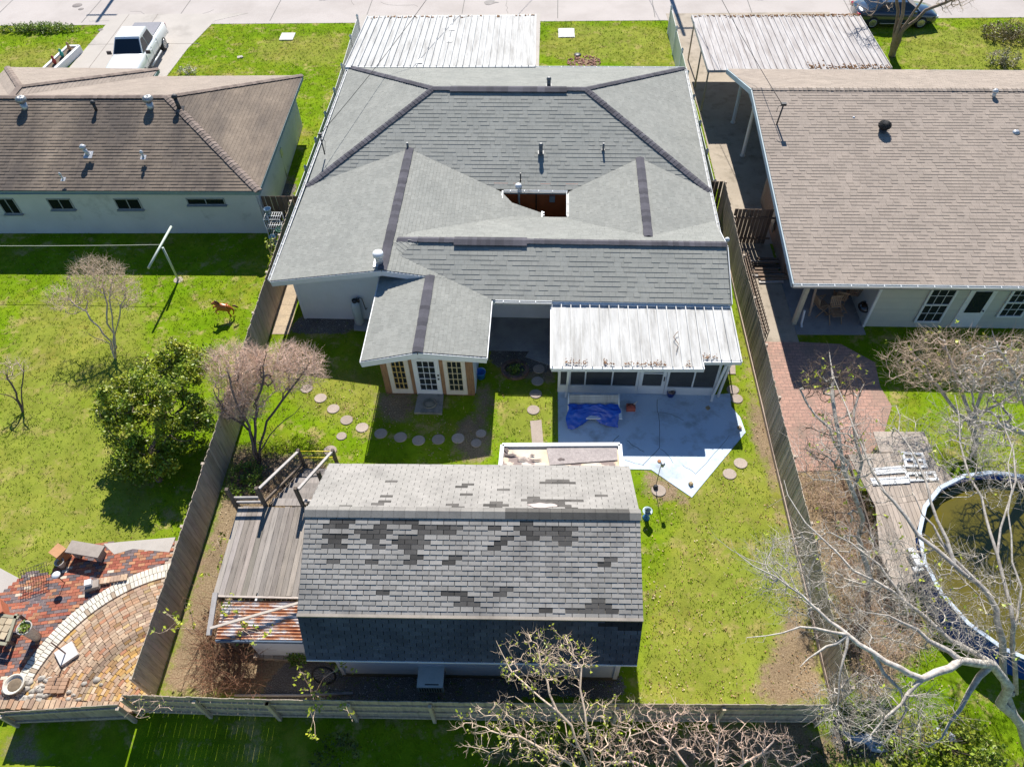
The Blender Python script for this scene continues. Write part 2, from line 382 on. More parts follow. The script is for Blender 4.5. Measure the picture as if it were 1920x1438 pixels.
# ------------------------------------------------------------------ shingled roofs
def clip(poly, nrm, d, keep_ge=True):
    out = []; n = len(poly); sg = 1 if keep_ge else -1
    for i in range(n):
        a, b = poly[i], poly[(i+1) % n]
        da = sg*(a[0]*nrm[0]+a[1]*nrm[1]-d); db = sg*(b[0]*nrm[0]+b[1]*nrm[1]-d)
        if da >= 0: out.append(a)
        if (da > 0 and db < 0) or (da < 0 and db > 0):
            t = da/(da-db); out.append((a[0]+(b[0]-a[0])*t, a[1]+(b[1]-a[1])*t))
    return out
def shingles(mb, pts, gap=0.004, course=0.15, tab=0.33, thick=0.012, jit=0.5, tintf=None, wob=0.0, seed=1, lo=0.88, hi=1.08, under=0.10, jw=0.0):
    """real overlapping courses, every tab its own face, clipped to a convex plane"""
    r = random.Random(seed)
    pts = [Vector(p) for p in pts]; n = (pts[1]-pts[0]).cross(pts[2]-pts[0]).normalized()
    if n.z < 0: n = -n; pts = pts[::-1]
    t = (Vector((0, 0, 1))-n*n.z).normalized(); s = t.cross(n).normalized()
    o = min(pts, key=lambda p: p.dot(t)); o = n*o.dot(n)
    P = [((p-o).dot(s), (p-o).dot(t)) for p in pts]
    def W3(q, h): return o+s*q[0]+t*q[1]+n*h
    tmin = min(p[1] for p in P); tmax = max(p[1] for p in P)
    nc = int(math.ceil((tmax-tmin)/course))
    mb.add([p-n*under for p in pts], [tuple(range(len(pts)-1, -1, -1))], (0.7, 0.7, 0.7))
    m = len(pts)
    for i in range(m):
        a, b = pts[i], pts[(i+1) % m]
        mb.add([a, a-n*under, b-n*under, b], [(0, 1, 2, 3)], (0.7, 0.7, 0.7))
    for k in range(nc):
        t0 = tmin+k*course; t1 = t0+course
        st = clip(clip(P, (0, 1), t0), (0, 1), t1, False)
        if len(st) < 3: continue
        s0 = min(q[0] for q in st); s1 = max(q[0] for q in st)
        x = math.floor((s0-1)/tab)*tab+(k % 2)*tab*0.5+(r.uniform(0, tab) if jw else 0)
        while x < s1:
            w = tab*(1+r.uniform(-jw, jw)); x2 = x+w
            cell = clip(clip(st, (1, 0), x), (1, 0), x2-gap, False)
            x = x2
            if len(cell) < 3: continue
            th = thick*((1-jit if r.random() < 0.33 else 1+jit*0.35) if jit > 0.3 else 1+r.uniform(-jit, jit)); bend = wob*math.sin(x*0.9+k*1.3)
            cx = sum(q[0] for q in cell)/len(cell); cy = sum(q[1] for q in cell)/len(cell)
            c = r.uniform(lo, hi)*((1-1.3*(th-thick)/course) if n.y < -0.05 else 1); c = (c, c, c)  # slopes facing away from the sun: tint painted to even out tilt shading
            if tintf:
                tf = tintf(W3((cx, cy), 0), r)
                if tf is not None: c = tf[0]; th = thick*tf[1]
            hh = [th*(1-(q[1]-t0)/course)+0.003 for q in cell]
            top = [W3(q, h+bend*0.0) for q, h in zip(cell, hh)]; L = len(cell)
            bot = [W3(q, -0.004) for q in cell]
            cd_ = tuple(0.8*z for z in c)
            b = len(mb.v); mb.v.extend([tuple(p) for p in top+bot])
            mb.f.append(tuple(range(b, b+L))); mb.c.append(c); mb.sm.append(False); mb.mi.append(0); mb.uv.append([(0, 0)]*L)
            for i in range(L):
                j = (i+1) % L
                mb.f.append((b+i, b+L+i, b+L+j, b+j)); mb.c.append(cd_); mb.sm.append(False); mb.mi.append(0); mb.uv.append([(0, 0)]*4)
    return mb
def M_shingle(name, c1, c2, dirt=None, dscale=0.5, lo=0.5, hi=0.75, stretch=None, amb=None, amb2=None):
    m, nt, bs = _nodes(name); v = worldpos(nt)
    c = mix(nt, ramp(nt, noise(nt, v, 0.9, 5), [(0.35, (0, 0, 0)), (0.65, (1, 1, 1))]), c1, c2)
    c = mix(nt, 1.0, c, ramp(nt, noise(nt, v, 60, 2, 0.9), [(0.3, (0.80,)*3), (0.7, (1.2,)*3)]), 'MULTIPLY')
    c = mix(nt, 1.0, c, ramp(nt, noise(nt, v, 7, 3, 0.8), [(0.3, (0.93,)*3), (0.7, (1.06,)*3)]), 'MULTIPLY')
    if dirt:
        vv = worldpos(nt, stretch) if stretch else v
        c = mix(nt, ramp(nt, noise(nt, vv, dscale, 6, 0.7), [(lo, (0, 0, 0)), (hi, (1, 1, 1))]), c, dirt)
    c = mix(nt, 1.0, c, tint(nt), 'MULTIPLY'); nt.links.new(c, bs.inputs["Base Color"])
    bs.inputs["Roughness"].default_value = 0.95; bs.inputs["Specular IOR Level"].default_value = 0.2
    return m
sh_grey = M_shingle("grey_shingle", (0.285, 0.288, 0.265), (0.25, 0.255, 0.236))
cap_dark = M_shingle("dark_ridge_shingle", (0.105, 0.10, 0.115), (0.08, 0.078, 0.09))
sh_brown = M_shingle("brown_shingle", (0.345, 0.288, 0.242), (0.30, 0.252, 0.213))
cap_brown = M_shingle("brown_ridge_shingle", (0.24, 0.19, 0.16), (0.20, 0.16, 0.14))
sh_tan = M_shingle("streaked_brown_shingle", (0.25, 0.20, 0.155), (0.20, 0.16, 0.125), dirt=(0.11, 0.092, 0.08), dscale=0.55, lo=0.36, hi=0.64, stretch=(1, 0.22, 0.22))
sh_shed = M_shingle("worn_grey_shingle", (0.35, 0.33, 0.305), (0.30, 0.285, 0.262), dirt=(0.20, 0.188, 0.175), dscale=0.7, lo=0.5, hi=0.8)
def CAPX(p, mb): return None
def capline(mb, pts, w=0.3, step=0.2, h=0.012, col=(1, 1, 1), droop=0.12, seed=3):
    """overlapping cap shingles bent over a ridge or hip"""
    r = random.Random(seed)
    for a, b in zip(pts[:-1], pts[1:]):
        a, b = Vector(a), Vector(b); L = (b-a).length; d = (b-a)/L; k = max(1, int(L/step))
        x = d.cross(Vector((0, 0, 1))).normalized(); up = x.cross(d).normalized()
        for i in range(k):
            p, q = a+d*(L*i/k), a+d*(L*(i+1)/k)+d*0.01
            hh = h*(1+r.uniform(-0.3, 0.4)); c = r.uniform(0.8, 1.25); cc = tuple(c*z for z in col); w2 = w*(1+r.uniform(-0.04, 0.04))
            dz = Vector((0, 0, w*droop)); ww = x*w2/2
            vs = [p+up*(hh+0.02)-ww-dz, p+up*(hh+0.03), p+up*(hh+0.02)+ww-dz, q+up*0.02-ww-dz, q+up*0.03, q+up*0.02+ww-dz,
                  p-ww-dz-up*0.03, p-up*0.01, p+ww-dz-up*0.03]
            mb.add(vs, [(0, 1, 4, 3), (1, 2, 5, 4), (6, 7, 1, 0), (7, 8, 2, 1)], cc)
    return mb
# ------------------------------------------------------------------ main house
H0 = HP(8.6, 6, 0)
house = thing("house", "large grey-shingled house with rear wings in the centre, behind the gambrel shed", "house", H0, None)
ze = 2.4
mb = MB()
shkw = dict(course=0.21, tab=0.30, thick=0.011, jit=0.7, jw=0.4, lo=0.965, hi=1.03)
NE, NW, SE, SW = HP(17.35, 16.28, ze), HP(0.08, 16.28, ze), HP(17.4, 5.95, ze), HP(0.1, 5.95, ze)
RA, RB = HP(5.22, 11.1, 4.12), HP(12.15, 11.1, 4.12)
shingles(mb, [SW, SE, RB, RA], seed=1, **shkw)
kw2 = dict(course=0.15, tab=0.27, thick=0.012, jit=0.3, jw=0.25, lo=0.93, hi=1.06)
shingles(mb, [NE, NW, RA, RB], seed=2, **kw2); shingles(mb, [NW, SW, RA], seed=3, **kw2); shingles(mb, [SE, NE, RB], seed=4, **kw2)
kw3 = dict(course=0.145, tab=0.25, thick=0.012, jit=0.3, jw=0.3, lo=0.92, hi=1.06)
shingles(mb, [HP(0, 0, 2.4), HP(4.4, 0, 3.05), HP(4.4, 7.9, 3.05), HP(0.1, 5.95, 2.415)], seed=5, **kw3)
Ez = lambda u: 3.05-0.155*(u-4.4)
shingles(mb, [HP(4.4, 0, Ez(4.4)), HP(9.05, 0, Ez(9.05)), HP(9.05, 5.11, Ez(9.05)), HP(8.57, 5.75, Ez(8.57)), HP(4.4, 7.9, Ez(4.4))], seed=6, **kw3)
shingles(mb, [HP(9.05, 2.5, Ez(9.05)), HP(10.3, 2.9, Ez(10.3)), HP(10.3, 4.7, Ez(10.3)), HP(9.05, 5.11, Ez(9.05))], seed=7, **kw3)
shingles(mb, [HP(11.45, 3.6, 2.4), HP(14.5, 1.9, 2.95), HP(14.5, 7.5, 2.95), HP(11.45, 5.8, 2.4)], seed=8, **kw3)
shingles(mb, [HP(14.5, 1.9, 2.95), HP(17.4, 3.4, 2.4), HP(17.4, 5.95, 2.4), HP(14.5, 7.5, 2.95)], seed=9, **kw3)
shingles(mb, [HP(8.59, -0.82, 2.4), HP(17.35, -0.82, 2.4), HP(17.35, 1.57, 3.18), HP(5.5, 1.57, 3.18), HP(4.98, 0.9, 2.961)], seed=10, **shkw)
shingles(mb, [HP(4.6, 1.6, 3.02), HP(4.98, 0.9, 2.96), HP(5.5, 1.57, 3.18)], seed=14, **kw3); shingles(mb, [HP(4.6, 1.6, 3.02), HP(5.5, 1.57, 3.18), HP(5.2, 2.35, 2.92)], seed=15, **kw3)
shingles(mb, [HP(5.2, 1.57, 3.18), HP(17.35, 1.57, 3.18), HP(17.35, 4.17, 2.33), HP(5.2, 4.17, 2.33)], seed=11, **kw2)
# sunroom gable over the french doors
shingles(mb, [HP(6.2, 0, Ez(6.2)), HP(6.2, -3.82, Ez(6.2)), HP(8.55, -3.66, Ez(8.55)), HP(8.55, 0, Ez(8.55))], seed=12, **kw3)
shingles(mb, [HP(6.2, -3.82, Ez(6.2)), HP(6.2, 0.3, Ez(6.2)), HP(4.21, 0.3, 2.46), HP(4.21, -4.03, 2.46)], seed=13, **kw3)
roof = mb.build("roof", sh_grey, house)
e = Vector((0, 0, 0.03))
def caps(parent, m, lines):
    for pts, kw in lines: k_ = MB(); capline(k_, pts, **kw); sub(parent, k_, "ridge_cap", m)
caps(roof, cap_dark, [([NW+e, RA+e], {}), ([SW+e, RA+e], dict(w=0.32)), ([NE+e, RB+e], {}), ([SE+e, RB+e], dict(w=0.32)), ([RA+e, RB+e], dict(w=0.34)),
    ([HP(4.42, 7.9, 3.1), HP(4.42, 0.0, 3.08)], dict(w=0.36)), ([HP(14.5, 7.5, 3.0), HP(14.5, 2.25, 3.0)], dict(w=0.36)),
    ([HP(4.75, 1.78, 3.06), HP(5.6, 1.6, 3.22), HP(17.38, 1.57, 3.22)], {}), ([HP(6.2, 0.02, 2.81), HP(6.2, -3.84, 2.81)], dict(w=0.36))])
# raised ridge vents
for a, b in ((HP(6.0, 11.08, 4.2), HP(11.3, 11.08, 4.2)), (HP(7.0, 1.55, 3.28), HP(9.8, 1.57, 3.27))):
    mb = MB(); d = (b-a).normalized(); k = 16
    for i in range(k):
        p = a+(b-a)*(i/k); q = a+(b-a)*((i+1)/k); c = rnd.uniform(0.7, 1.25)
        x = Vector((d.y, -d.x, 0)).normalized()
        for sg in (-1, 1):
            mb.slab3([p, q, q+x*sg*0.24-Vector((0, 0, 0.07)), p+x*sg*0.24-Vector((0, 0, 0.07))][::sg], 0.05, (c, c, c))
    sub(roof, mb, "ridge_vent", cap_dark)
# gutters and fascias
mb = MB(); gz = 2.36
def gutter(mb, a, b, w=0.11):
    a, b = Vector(a), Vector(b); mb.beam(a-Vector((0, 0, 0.08)), b-Vector((0, 0, 0.08)), w, 0.08, (0.42, 0.41, 0.39))
    d = (b-a).normalized(); x = d.cross(Vector((0, 0, 1)))
    for sg in (-1, 1): mb.beam(a+x*sg*w*0.46, b+x*sg*w*0.46, 0.014, 0.05)
    L = (b-a).length
    for i in range(int(L/0.6)): 
        p = a+d*(0.3+i*0.6); mb.beam(p-x*w/2+Vector((0, 0, 0.02)), p+x*w/2+Vector((0, 0, 0.02)), 0.02, 0.012)
for ga_, gb_ in ((HP(-0.06, 0.05, 2.4), HP(-0.0, 16.3, 2.4)), (HP(17.47, 3.0, 2.4), HP(17.43, 16.3, 2.4)), (HP(0, 16.34, 2.4), HP(17.4, 16.34, 2.4)), (HP(8.7, -0.9, 2.4), HP(10.8, -0.9, 2.4)), (HP(8.66, 5.86, 2.38), HP(11.4, 5.86, 2.38)), (HP(11.4, 4.2, 2.38), HP(11.4, 5.8, 2.38))):
    mb = MB(); gutter(mb, ga_, gb_); mb.build("gutter", white_trim, house)
mb = MB(); mb.beam(HP(8.62, 5.3, 2.35), HP(8.62, 5.85, 2.35), 0.06, 0.12); mb.build("gutter_end", white_trim, house)
mb = MB(); mb.beam(HP(10.33, 4.2, 2.2), HP(10.33, 4.66, 2.2), 0.06, 0.12)
for i in range(3): mb.box(HP(10.38, 4.28+i*0.17, 2.22), (0.10, 0.07, 0.03), rz=_h)
mb.build("gutter_end", white_trim, house)
mb = MB()
def fascia(a, b, h=0.2, t=0.03, drop=0.0):
    a, b = Vector(a), Vector(b); zz = Vector((0, 0, h/2+drop)); mb.beam(a-zz, b-zz, t, h)
fascia(HP(0.0, -0.02, 2.38), HP(4.4, -0.02, 3.03), 0.24); fascia(HP(4.4, -0.02, 3.03), HP(6.15, -0.02, Ez(6.15)-0.02), 0.24)
fascia(HP(4.19, -4.05, 2.44), HP(6.2, -3.85, Ez(6.2)-0.02), 0.26); fascia(HP(6.2, -3.85, Ez(6.2)-0.02), HP(8.57, -3.69, 2.38), 0.26)
fascia(HP(4.18, -4.0, 2.44), HP(4.18, 0.3, 2.44), 0.16); fascia(HP(8.58, -3.66, 2.38), HP(8.58, -0.6, 2.38), 0.16); fascia(HP(17.42, -0.76, 2.38), HP(17.42, 1.5, 3.15), 0.2); fascia(HP(17.42, 1.5, 3.15), HP(17.42, 3.0, 2.65), 0.2)
fascia(HP(8.6, -0.83, 2.38), HP(17.35, -0.79, 2.38), 0.2)
mb.build("fascia", white, house)
# walls
mb = MB()
def wall(mb, a, b, z0, z1a, z1b=None, t=0.15, col=(1, 1, 1)):
    a, b = Vector(a), Vector(b); z1b = z1a if z1b is None else z1b
    d = (b-a).normalized(); x = Vector((-d.y, d.x, 0))*t/2
    vs = []
    for p, z1 in ((a, z1a), (b, z1b)):
        for sg in (-1, 1):
            vs += [Vector((p.x, p.y, z0))+x*sg, Vector((p.x, p.y, z1))+x*sg]
    mb.add(vs, [(0, 1, 5, 4), (2, 6, 7, 3), (0, 2, 3, 1), (4, 5, 7, 6), (1, 3, 7, 5), (0, 4, 6, 2)], col)
wall(mb, HP(0.7, 0.45), HP(4.4, 0.45), 0, 2.40, 2.93); wall(mb, HP(4.4, 0.45), HP(8.3, 0.45), 0, 2.93, 2.34)
wall(mb, HP(0.7, 0.45), HP(0.7, 15.7), 0, 2.42); wall(mb, HP(0.7, 15.7), HP(16.8, 15.7), 0, 2.42); wall(mb, HP(16.8, -0.2), HP(16.8, 15.7), 0, 2.42)
wall(mb, HP(8.3, 0.7), HP(16.8, 0.7), 0, 2.6)
wall(mb, HP(4.74, 0.4), HP(4.74, -3.36), 0, 2.42); wall(mb, HP(7.95, -3.36), HP(7.95, 0.4), 0, 2.36)
mb.box(HP(0.72, 0.40, 1.2), (0.10, 0.10, 2.4)); mb.box(HP(4.05, 0.36, 1.35), (0.12, 0.05, 2.6))
mb.build("wall", siding_white, house)
# courtyard: brick walls and floor seen through the roof opening
brick_red = M_brick("red_brick", (0.20, 0.065, 0.035), (0.15, 0.045, 0.025), (0.10, 0.05, 0.035), 0.2, 0.075, 0.008)
red_paint = M("rust_red_panel", (0.62, 0.15, 0.05), (0.50, 0.12, 0.04), 3, 0.7)
mb = MB(); wall(mb, HP(8.0, 6.3), HP(12.0, 6.3), 0, 2.5); wall(mb, HP(8.2, 3.6), HP(8.2, 6.3), 0, 2.3); wall(mb, HP(11.75, 3.6), HP(11.75, 6.3), 0, 2.35)
cw = mb.build("courtyard_wall", red_paint, house)
mb = MB()
mb.box(HP(10.05, 6.2, 1.4), (0.05, 0.06, 1.9), rz=_h); sub(cw, mb, "batten", dark)
mb = MB(); mb.box(HP(10.75, 6.17, 1.75), (0.24, 0.08, 0.3), rz=_h); sub(cw, mb, "meter_box", M("grey_box", (0.4, 0.42, 0.44)))
mb = MB(); mb.tube([HP(9.3, 6.1, 0.1), HP(9.3, 6.0, 2.3), HP(9.3, 5.8, 2.6)], 0.05, 8); mb.lathe(HP(9.3, 5.78, 2.6), [(0.05, 0), (0.13, 0.02), (0.13, 0.16), (0.04, 0.2)], 12); sub(cw, mb, "flue_pipe", white)
mb = MB(); mb.box(HP(10, 5, 0.02), (3.6, 2.8, 0.04), rz=_h); sub(cw, mb, "courtyard_floor", red_paint)
# french door front of the sunroom
wood_raw = M("raw_timber", (0.36, 0.20, 0.105), (0.20, 0.11, 0.06), 5, 0.8, stretch=(6, 6, 0.6), bmp=0.2, dirt=(0.10, 0.06, 0.04), dirt_scale=4, dirt_lo=0.55, dirt_hi=0.75)
mb = MB(); fv = -3.44
def fp(px, py): # point on the sunroom front plane v=fv from the photo: solve z
    from_u = None
    d = (px-960)*_R-(py-719)*_U+FPX*_fw
    nrm = HP(0, 1)-HP(0, 0); o = Vector((0, 0, CH)); k = (HP(0, fv)-o).dot(nrm)/d.dot(nrm); q = o+d*k
    return q
u0, u1 = 4.66, 8.01
mb.box(HP((u0+u1)/2, fv+0.06, 1.25), (u1-u0, 0.06, 2.3), rz=_h)
for (a, b) in ((u0, 4.91), (5.71, 5.84), (6.81, 6.95), (7.75, u1)):
    mb.box(HP((a+b)/2, fv+0.0, 1.2), (b-a, 0.07, 2.25), rz=_h, col=(rnd.uniform(0.8, 1.2),)*3)
mb.box(HP((u0+u1)/2, fv+0.0, 2.17), (u1-u0, 0.09, 0.2), rz=_h, col=(0.7, 0.7, 0.7)); mb.box(HP((u0+u1)/2, fv+0.0, 0.04), (u1-u0, 0.09, 0.08), rz=_h, col=(0.8,)*3)
mb.build("timber_front", wood_raw, house)
def glazed(name, ua, ub, z0, z1, frame_mat, bar_mat, cols=3, rows=5, fw=0.16, handle=False, bw=0.022):
    mb = MB(); v = fv-0.05; w = ub-ua; cu = (ua+ub)/2; h = z1-z0
    mb.box(HP(ua+fw/2, v, (z0+z1)/2), (fw, 0.05, h), rz=_h); mb.box(HP(ub-fw/2, v, (z0+z1)/2), (fw, 0.05, h), rz=_h)
    mb.box(HP(cu, v, z1-fw*0.45), (w-2*fw, 0.05, fw*0.9), rz=_h); mb.box(HP(cu, v, z0+fw*0.8), (w-2*fw, 0.05, fw*1.6), rz=_h)
    o = mb.build(name, frame_mat, house)
    g = MB(); ga, gb, gc, gd = ua+fw, ub-fw, z0+fw*1.6, z1-fw*0.9
    g.box(HP(cu, v+0.012, (gc+gd)/2), (gb-ga, 0.01, gd-gc), rz=_h); sub(o, g, "pane", glass)
    b = MB()
    for i in range(cols+1): b.box(HP(ga+(gb-ga)*i/cols, v-0.004, (gc+gd)/2), (bw, 0.03, gd-gc), rz=_h)
    for i in range(rows+1): b.box(HP((ga+gb)/2, v-0.005, gc+(gd-gc)*i/rows), (gb-ga, 0.032, bw), rz=_h)
    sub(o, b, "glazing_bar", bar_mat)
    if handle:
        k = MB(); k.ball(HP(ub-0.07, v-0.06, z0+0.95), 0.035, 8, 6); sub(o, k, "handle", black_rubber); k = MB(); k.box(HP(ub-0.07, v-0.04, z0+1.14), (0.06, 0.05, 0.06), rz=_h); sub(o, k, "deadbolt", black_rubber)
    return o
yellow_bar = M("primed_yellow_bar", (0.62, 0.42, 0.14)); cream = M("cream_frame", (0.68, 0.62, 0.54), (0.62, 0.56, 0.48))
o = glazed("window", 4.915, 5.705, 0.09, 2.06, cream, yellow_bar, bw=0.03); o['label'] = "left glazed panel with yellow glazing bars"
o = glazed("door", 5.845, 6.805, 0.05, 2.07, white, white, handle=True); o['label'] = "white french door"
cream_bar = M("cream_bar", (0.66, 0.55, 0.34)); o = glazed("window", 6.955, 7.745, 0.09, 2.06, cream, cream_bar, fw=0.14, bw=0.026)
# ------------------------------------------------------------------ screened porch with white metal roof
def dirty_metal(name, col, dirt, lo=0.5, hi=0.72, rough=0.45, st=(3, 0.35, 0.35), ds=1.2, metal=0.0, col2=None):
    m, nt, bs = _nodes(name); v = worldpos(nt, st)
    c = mix(nt, ramp(nt, noise(nt, v, 2, 5), [(0.35, (0, 0, 0)), (0.65, (1, 1, 1))]), col, col2 or tuple(x*0.93 for x in col))
    c = mix(nt, ramp(nt, noise(nt, v, ds, 7, 0.75), [(lo, (0, 0, 0)), (hi, (0.8,)*3)]), c, dirt)
    c = mix(nt, 1.0, c, tint(nt), 'MULTIPLY')
    nt.links.new(c, bs.inputs["Base Color"]); bs.inputs["Roughness"].default_value = 0.8; bs.inputs["Specular IOR Level"].default_value = 0.15; bs.inputs["Metallic"].default_value = metal; return m
metal_white = dirty_metal("white_metal_roof", (0.57, 0.57, 0.56), (0.26, 0.25, 0.235), 0.47, 0.70, col2=(0.47, 0.47, 0.46))
metal_grey = dirty_metal("grey_white_metal_roof", (0.52, 0.50, 0.49), (0.25, 0.21, 0.19), 0.46, 0.72, col2=(0.41, 0.385, 0.375))
leafbrown = M("leaf_litter", (0.26, 0.13, 0.05), (0.14, 0.08, 0.04), 12, 0.95, finevar=0.4)
def ribbed(mb, a, b, c, d, pitch=0.3, rh=0.08, rw=0.035, th=0.02):
    """sheet a-b (low edge) to d-c (high edge) with standing ribs running up the slope"""
    a, b, c, d = map(Vector, (a, b, c, d)); mb.slab3([a, b, c, d], th)
    n = max(1, int(round((b-a).length/pitch)))
    for i in range(n+1):
        p = a+(b-a)*(i/n); q = d+(c-d)*(i/n); sh = rnd.uniform(1.05, 1.2)
        mb.beam(p+Vector((0, 0, rh/2)), q+Vector((0, 0, rh/2)), rw, rh, (sh,)*3)
    return mb
porch = thing("screened_porch", "white screened porch with a white ribbed metal roof at the head of the blue patio", "porch", HP(14, -3.2, 0))
mb = MB()
zr0, zr1 = 2.12, 2.25
ribbed(mb, HP(10.85, -3.84, zr0), HP(16.06, -3.72, zr0), HP(16.06, -0.9, zr1), HP(10.80, -0.88, zr1), 0.345)
ribbed(mb, HP(16.06, -3.4, zr0+0.02), HP(17.40, -3.36, zr0+0.02), HP(17.36, -0.9, zr1), HP(16.06, -0.9, zr1), 0.335)
pr_ = mb.build("roof", metal_white, porch)
mb = MB(); dz = Vector((0, 0, 0.06))
mb.beam(HP(10.82, -3.87, zr0)-dz, HP(16.1, -3.75, zr0)-dz, 0.07, 0.16); mb.beam(HP(16.1, -3.43, zr0)-dz, HP(17.44, -3.39, zr0)-dz, 0.07, 0.14); mb.beam(HP(16.09, -3.75, zr0)-dz, HP(16.09, -3.4, zr0)-dz, 0.05, 0.14)
mb.beam(HP(10.80, -3.87, zr0)-dz*0.5, HP(10.77, -0.9, zr1)-dz*0.5, 0.05, 0.1); mb.beam(HP(17.43, -3.4, zr0)-dz*0.5, HP(17.38, -0.9, zr1)-dz*0.5, 0.05, 0.1)
mb.beam(HP(10.8, -0.86, zr1)+dz*0.6, HP(17.38, -0.88, zr1)+dz*0.6, 0.06, 0.05)
mb.build("gutter", white_trim, porch)
mb = MB(); vw = -3.2
for a, b in ((11.12, 14.03), (15.03, 16.84)): mb.box(HP((a+b)/2, vw, 0.2), (b-a, 0.05, 0.4), rz=_h)
mb.box(HP(14, vw, 2.0), (5.74, 0.07, 0.16), rz=_h)
for u in (11.13, 11.50, 13.98, 15.06, 16.82): mb.box(HP(u, vw, 1.02), (0.09, 0.07, 1.96), rz=_h)
for u in (12.08, 13.06, 16.0): mb.box(HP(u, vw, 1.2), (0.05, 0.06, 1.6), rz=_h)
for a, b in ((11.12, 14.03), (15.03, 16.84)): mb.box(HP((a+b)/2, vw, 0.42), (b-a, 0.07, 0.05), rz=_h)
for v in (-2.2, -1.2, -0.3): mb.box(HP(11.12, v, 1.0), (0.06, 0.06, 1.95), rz=_h); mb.box(HP(16.84, v, 1.0), (0.06, 0.06, 1.95), rz=_h)
mb.box(HP(11.12, -1.7, 0.2), (0.05, 3.0, 0.4), rz=_h); mb.box(HP(16.84, -1.7, 0.2), (0.05, 3.0, 0.4), rz=_h)
mb.build("frame", white, porch)
for a, b in ((11.15, 11.47), (11.53, 12.05), (12.11, 13.03), (13.09, 13.94), (15.10, 15.97), (16.03, 16.79)):
    mb = MB(); mb.box(HP((a+b)/2, vw+0.01, 1.18), (b-a, 0.012, 1.46), rz=_h); mb.build("screen_panel", screen_m, porch)
for u in (11.12, 16.84): mb = MB(); mb.box(HP(u, -1.7, 1.18), (0.012, 2.9, 1.46), rz=_h); mb.build("screen_panel", screen_m, porch)
mb = MB()
for u in (14.10, 14.93): mb.box(HP(u, vw-0.02, 1.03), (0.13, 0.05, 1.94), rz=_h)
for z, h in ((0.28, 0.46), (1.22, 0.05), (1.93, 0.12)): mb.box(HP(14.515, vw-0.02, z), (0.72, 0.05, h), rz=_h)
dr = mb.build("door", white, porch); mb = MB(); mb.box(HP(14.515, vw-0.015, 1.2), (0.72, 0.01, 1.4), rz=_h); sub(dr, mb, "screen", screen_m)
mb = MB(); mb.box(HP(14.93, vw-0.07, 0.95), (0.03, 0.05, 0.2), rz=_h); sub(dr, mb, "handle", black_rubber)
def pipe(mb, pts, r=0.04, n=4): mb.tube(pts, r, n, smooth=False)
mb = MB(); pipe(mb, [HP(11.42, -3.8, 2.05), HP(11.42, -3.72, 1.95), HP(11.42, -3.34, 0.2), HP(11.38, -3.5, 0.06)], 0.045); mb.build("downspout", white, porch)
mb = MB(); pipe(mb, [HP(17.1, -3.42, 2.05), HP(16.95, -3.38, 1.9), HP(16.80, -3.36, 0.25), HP(16.74, -3.55, 0.06)], 0.06); mb.build("downspout", white, porch)
mb = MB(); mb.beam(HP(17.1, -3.3, 2.05), HP(17.02, -3.27, 0), 0.08, 0.08); mb.build("post", white, porch)
mb = MB(); mb.prism([tuple(HP(a, b)[:2]) for a, b in ((11.12, -3.2), (16.84, -3.2), (16.84, 0.6), (11.12, 0.6))], 0, 0.06); mb.build("floor", concrete_dark, porch)
mb = MB(); r_ = random.Random(5)
for i in range(420):
    u = r_.uniform(11.3, 16.0) if r_.random() < 0.9 else r_.uniform(16.1, 16.6); v = (-3.70 if u < 16.05 else -3.33)+abs(r_.gauss(0, 0.09)); 
    if math.sin(u*7.0)+math.sin(u*2.3+1) < -0.5: continue
    s = r_.uniform(0.012, 0.03); c = r_.uniform(0.5, 1.6)
    mb.box(HP(u, v, 2.18+r_.uniform(0, 0.03)), (s*1.6, s, 0.012), rz=r_.uniform(0, 3), rx=r_.uniform(-.5, .5), col=(c, c*0.9, c*0.8))
stuff(sub(pr_, mb, "leaf_litter", leafbrown))
mb = MB(); mb.tube([P3(1268, 660, 2.22), P3(1272, 645, 2.24), P3(1263, 632, 2.3), P3(1268, 625, 2.3), P3(1272, 622, 2.32)], 0.012, 4); sub(pr_, mb, "fallen_twig", leafbrown)
# patio
patio_m = M("painted_patio", (0.54, 0.64, 0.75), (0.48, 0.58, 0.69), 0.8, 0.7, finevar=0.03, dirt=(0.27, 0.31, 0.35), dirt_scale=1.3, dirt_lo=0.50, dirt_hi=0.74, bmp=0.03)
ppx = [(1047, 735), (1047, 832), (1047, 850), (1182, 879), (1224, 881), (1297, 933), (1397, 811), (1386, 780), (1364, 755), (1352, 715), (1335, 735)]
slab("patio", [tuple(HP(11.1, -3.2)[:2])]+gp([(1047, 870), (1182, 880), (1221, 881), (1297, 933), (1398, 811), (1388, 783), (1371, 763)])+[tuple(HP(17.5, -3.1)[:2]), tuple(HP(16.8, -3.2)[:2])], 0.02, patio_m, -0.12)
crack = M("patio_crack", (0.16, 0.18, 0.21), rough=0.9)
mb = MB()
for pl, w in (([(1232, 748), (1233, 770), (1237, 800), (1237, 840), (1205, 872)], 0.018), ([(1160, 816), (1145, 832)], 0.018), ([(1176, 826), (1192, 838), (1208, 847)], 0.018),
           ([(1238, 841), (1252, 853), (1262, 868)], 0.015), ([(1236, 773), (1260, 777), (1282, 788)], 0.012), ([(1172, 863), (1190, 868), (1207, 872)], 0.012), ([(1368, 817), (1340, 850), (1305, 888), (1280, 872)], 0.012)):
    pts = []
    for (a, b) in zip(pl[:-1], pl[1:]):
        for i in range(4): t = i/4; pts.append((a[0]+(b[0]-a[0])*t+rnd.uniform(-1, 1), a[1]+(b[1]-a[1])*t+rnd.uniform(-1, 1)))
    pts.append(pl[-1])
    for a, b in zip(pts[:-1], pts[1:]): mb.beam(P3(a[0], a[1], 0.0225), P3(b[0], b[1], 0.0225), w*1.2, 0.004)
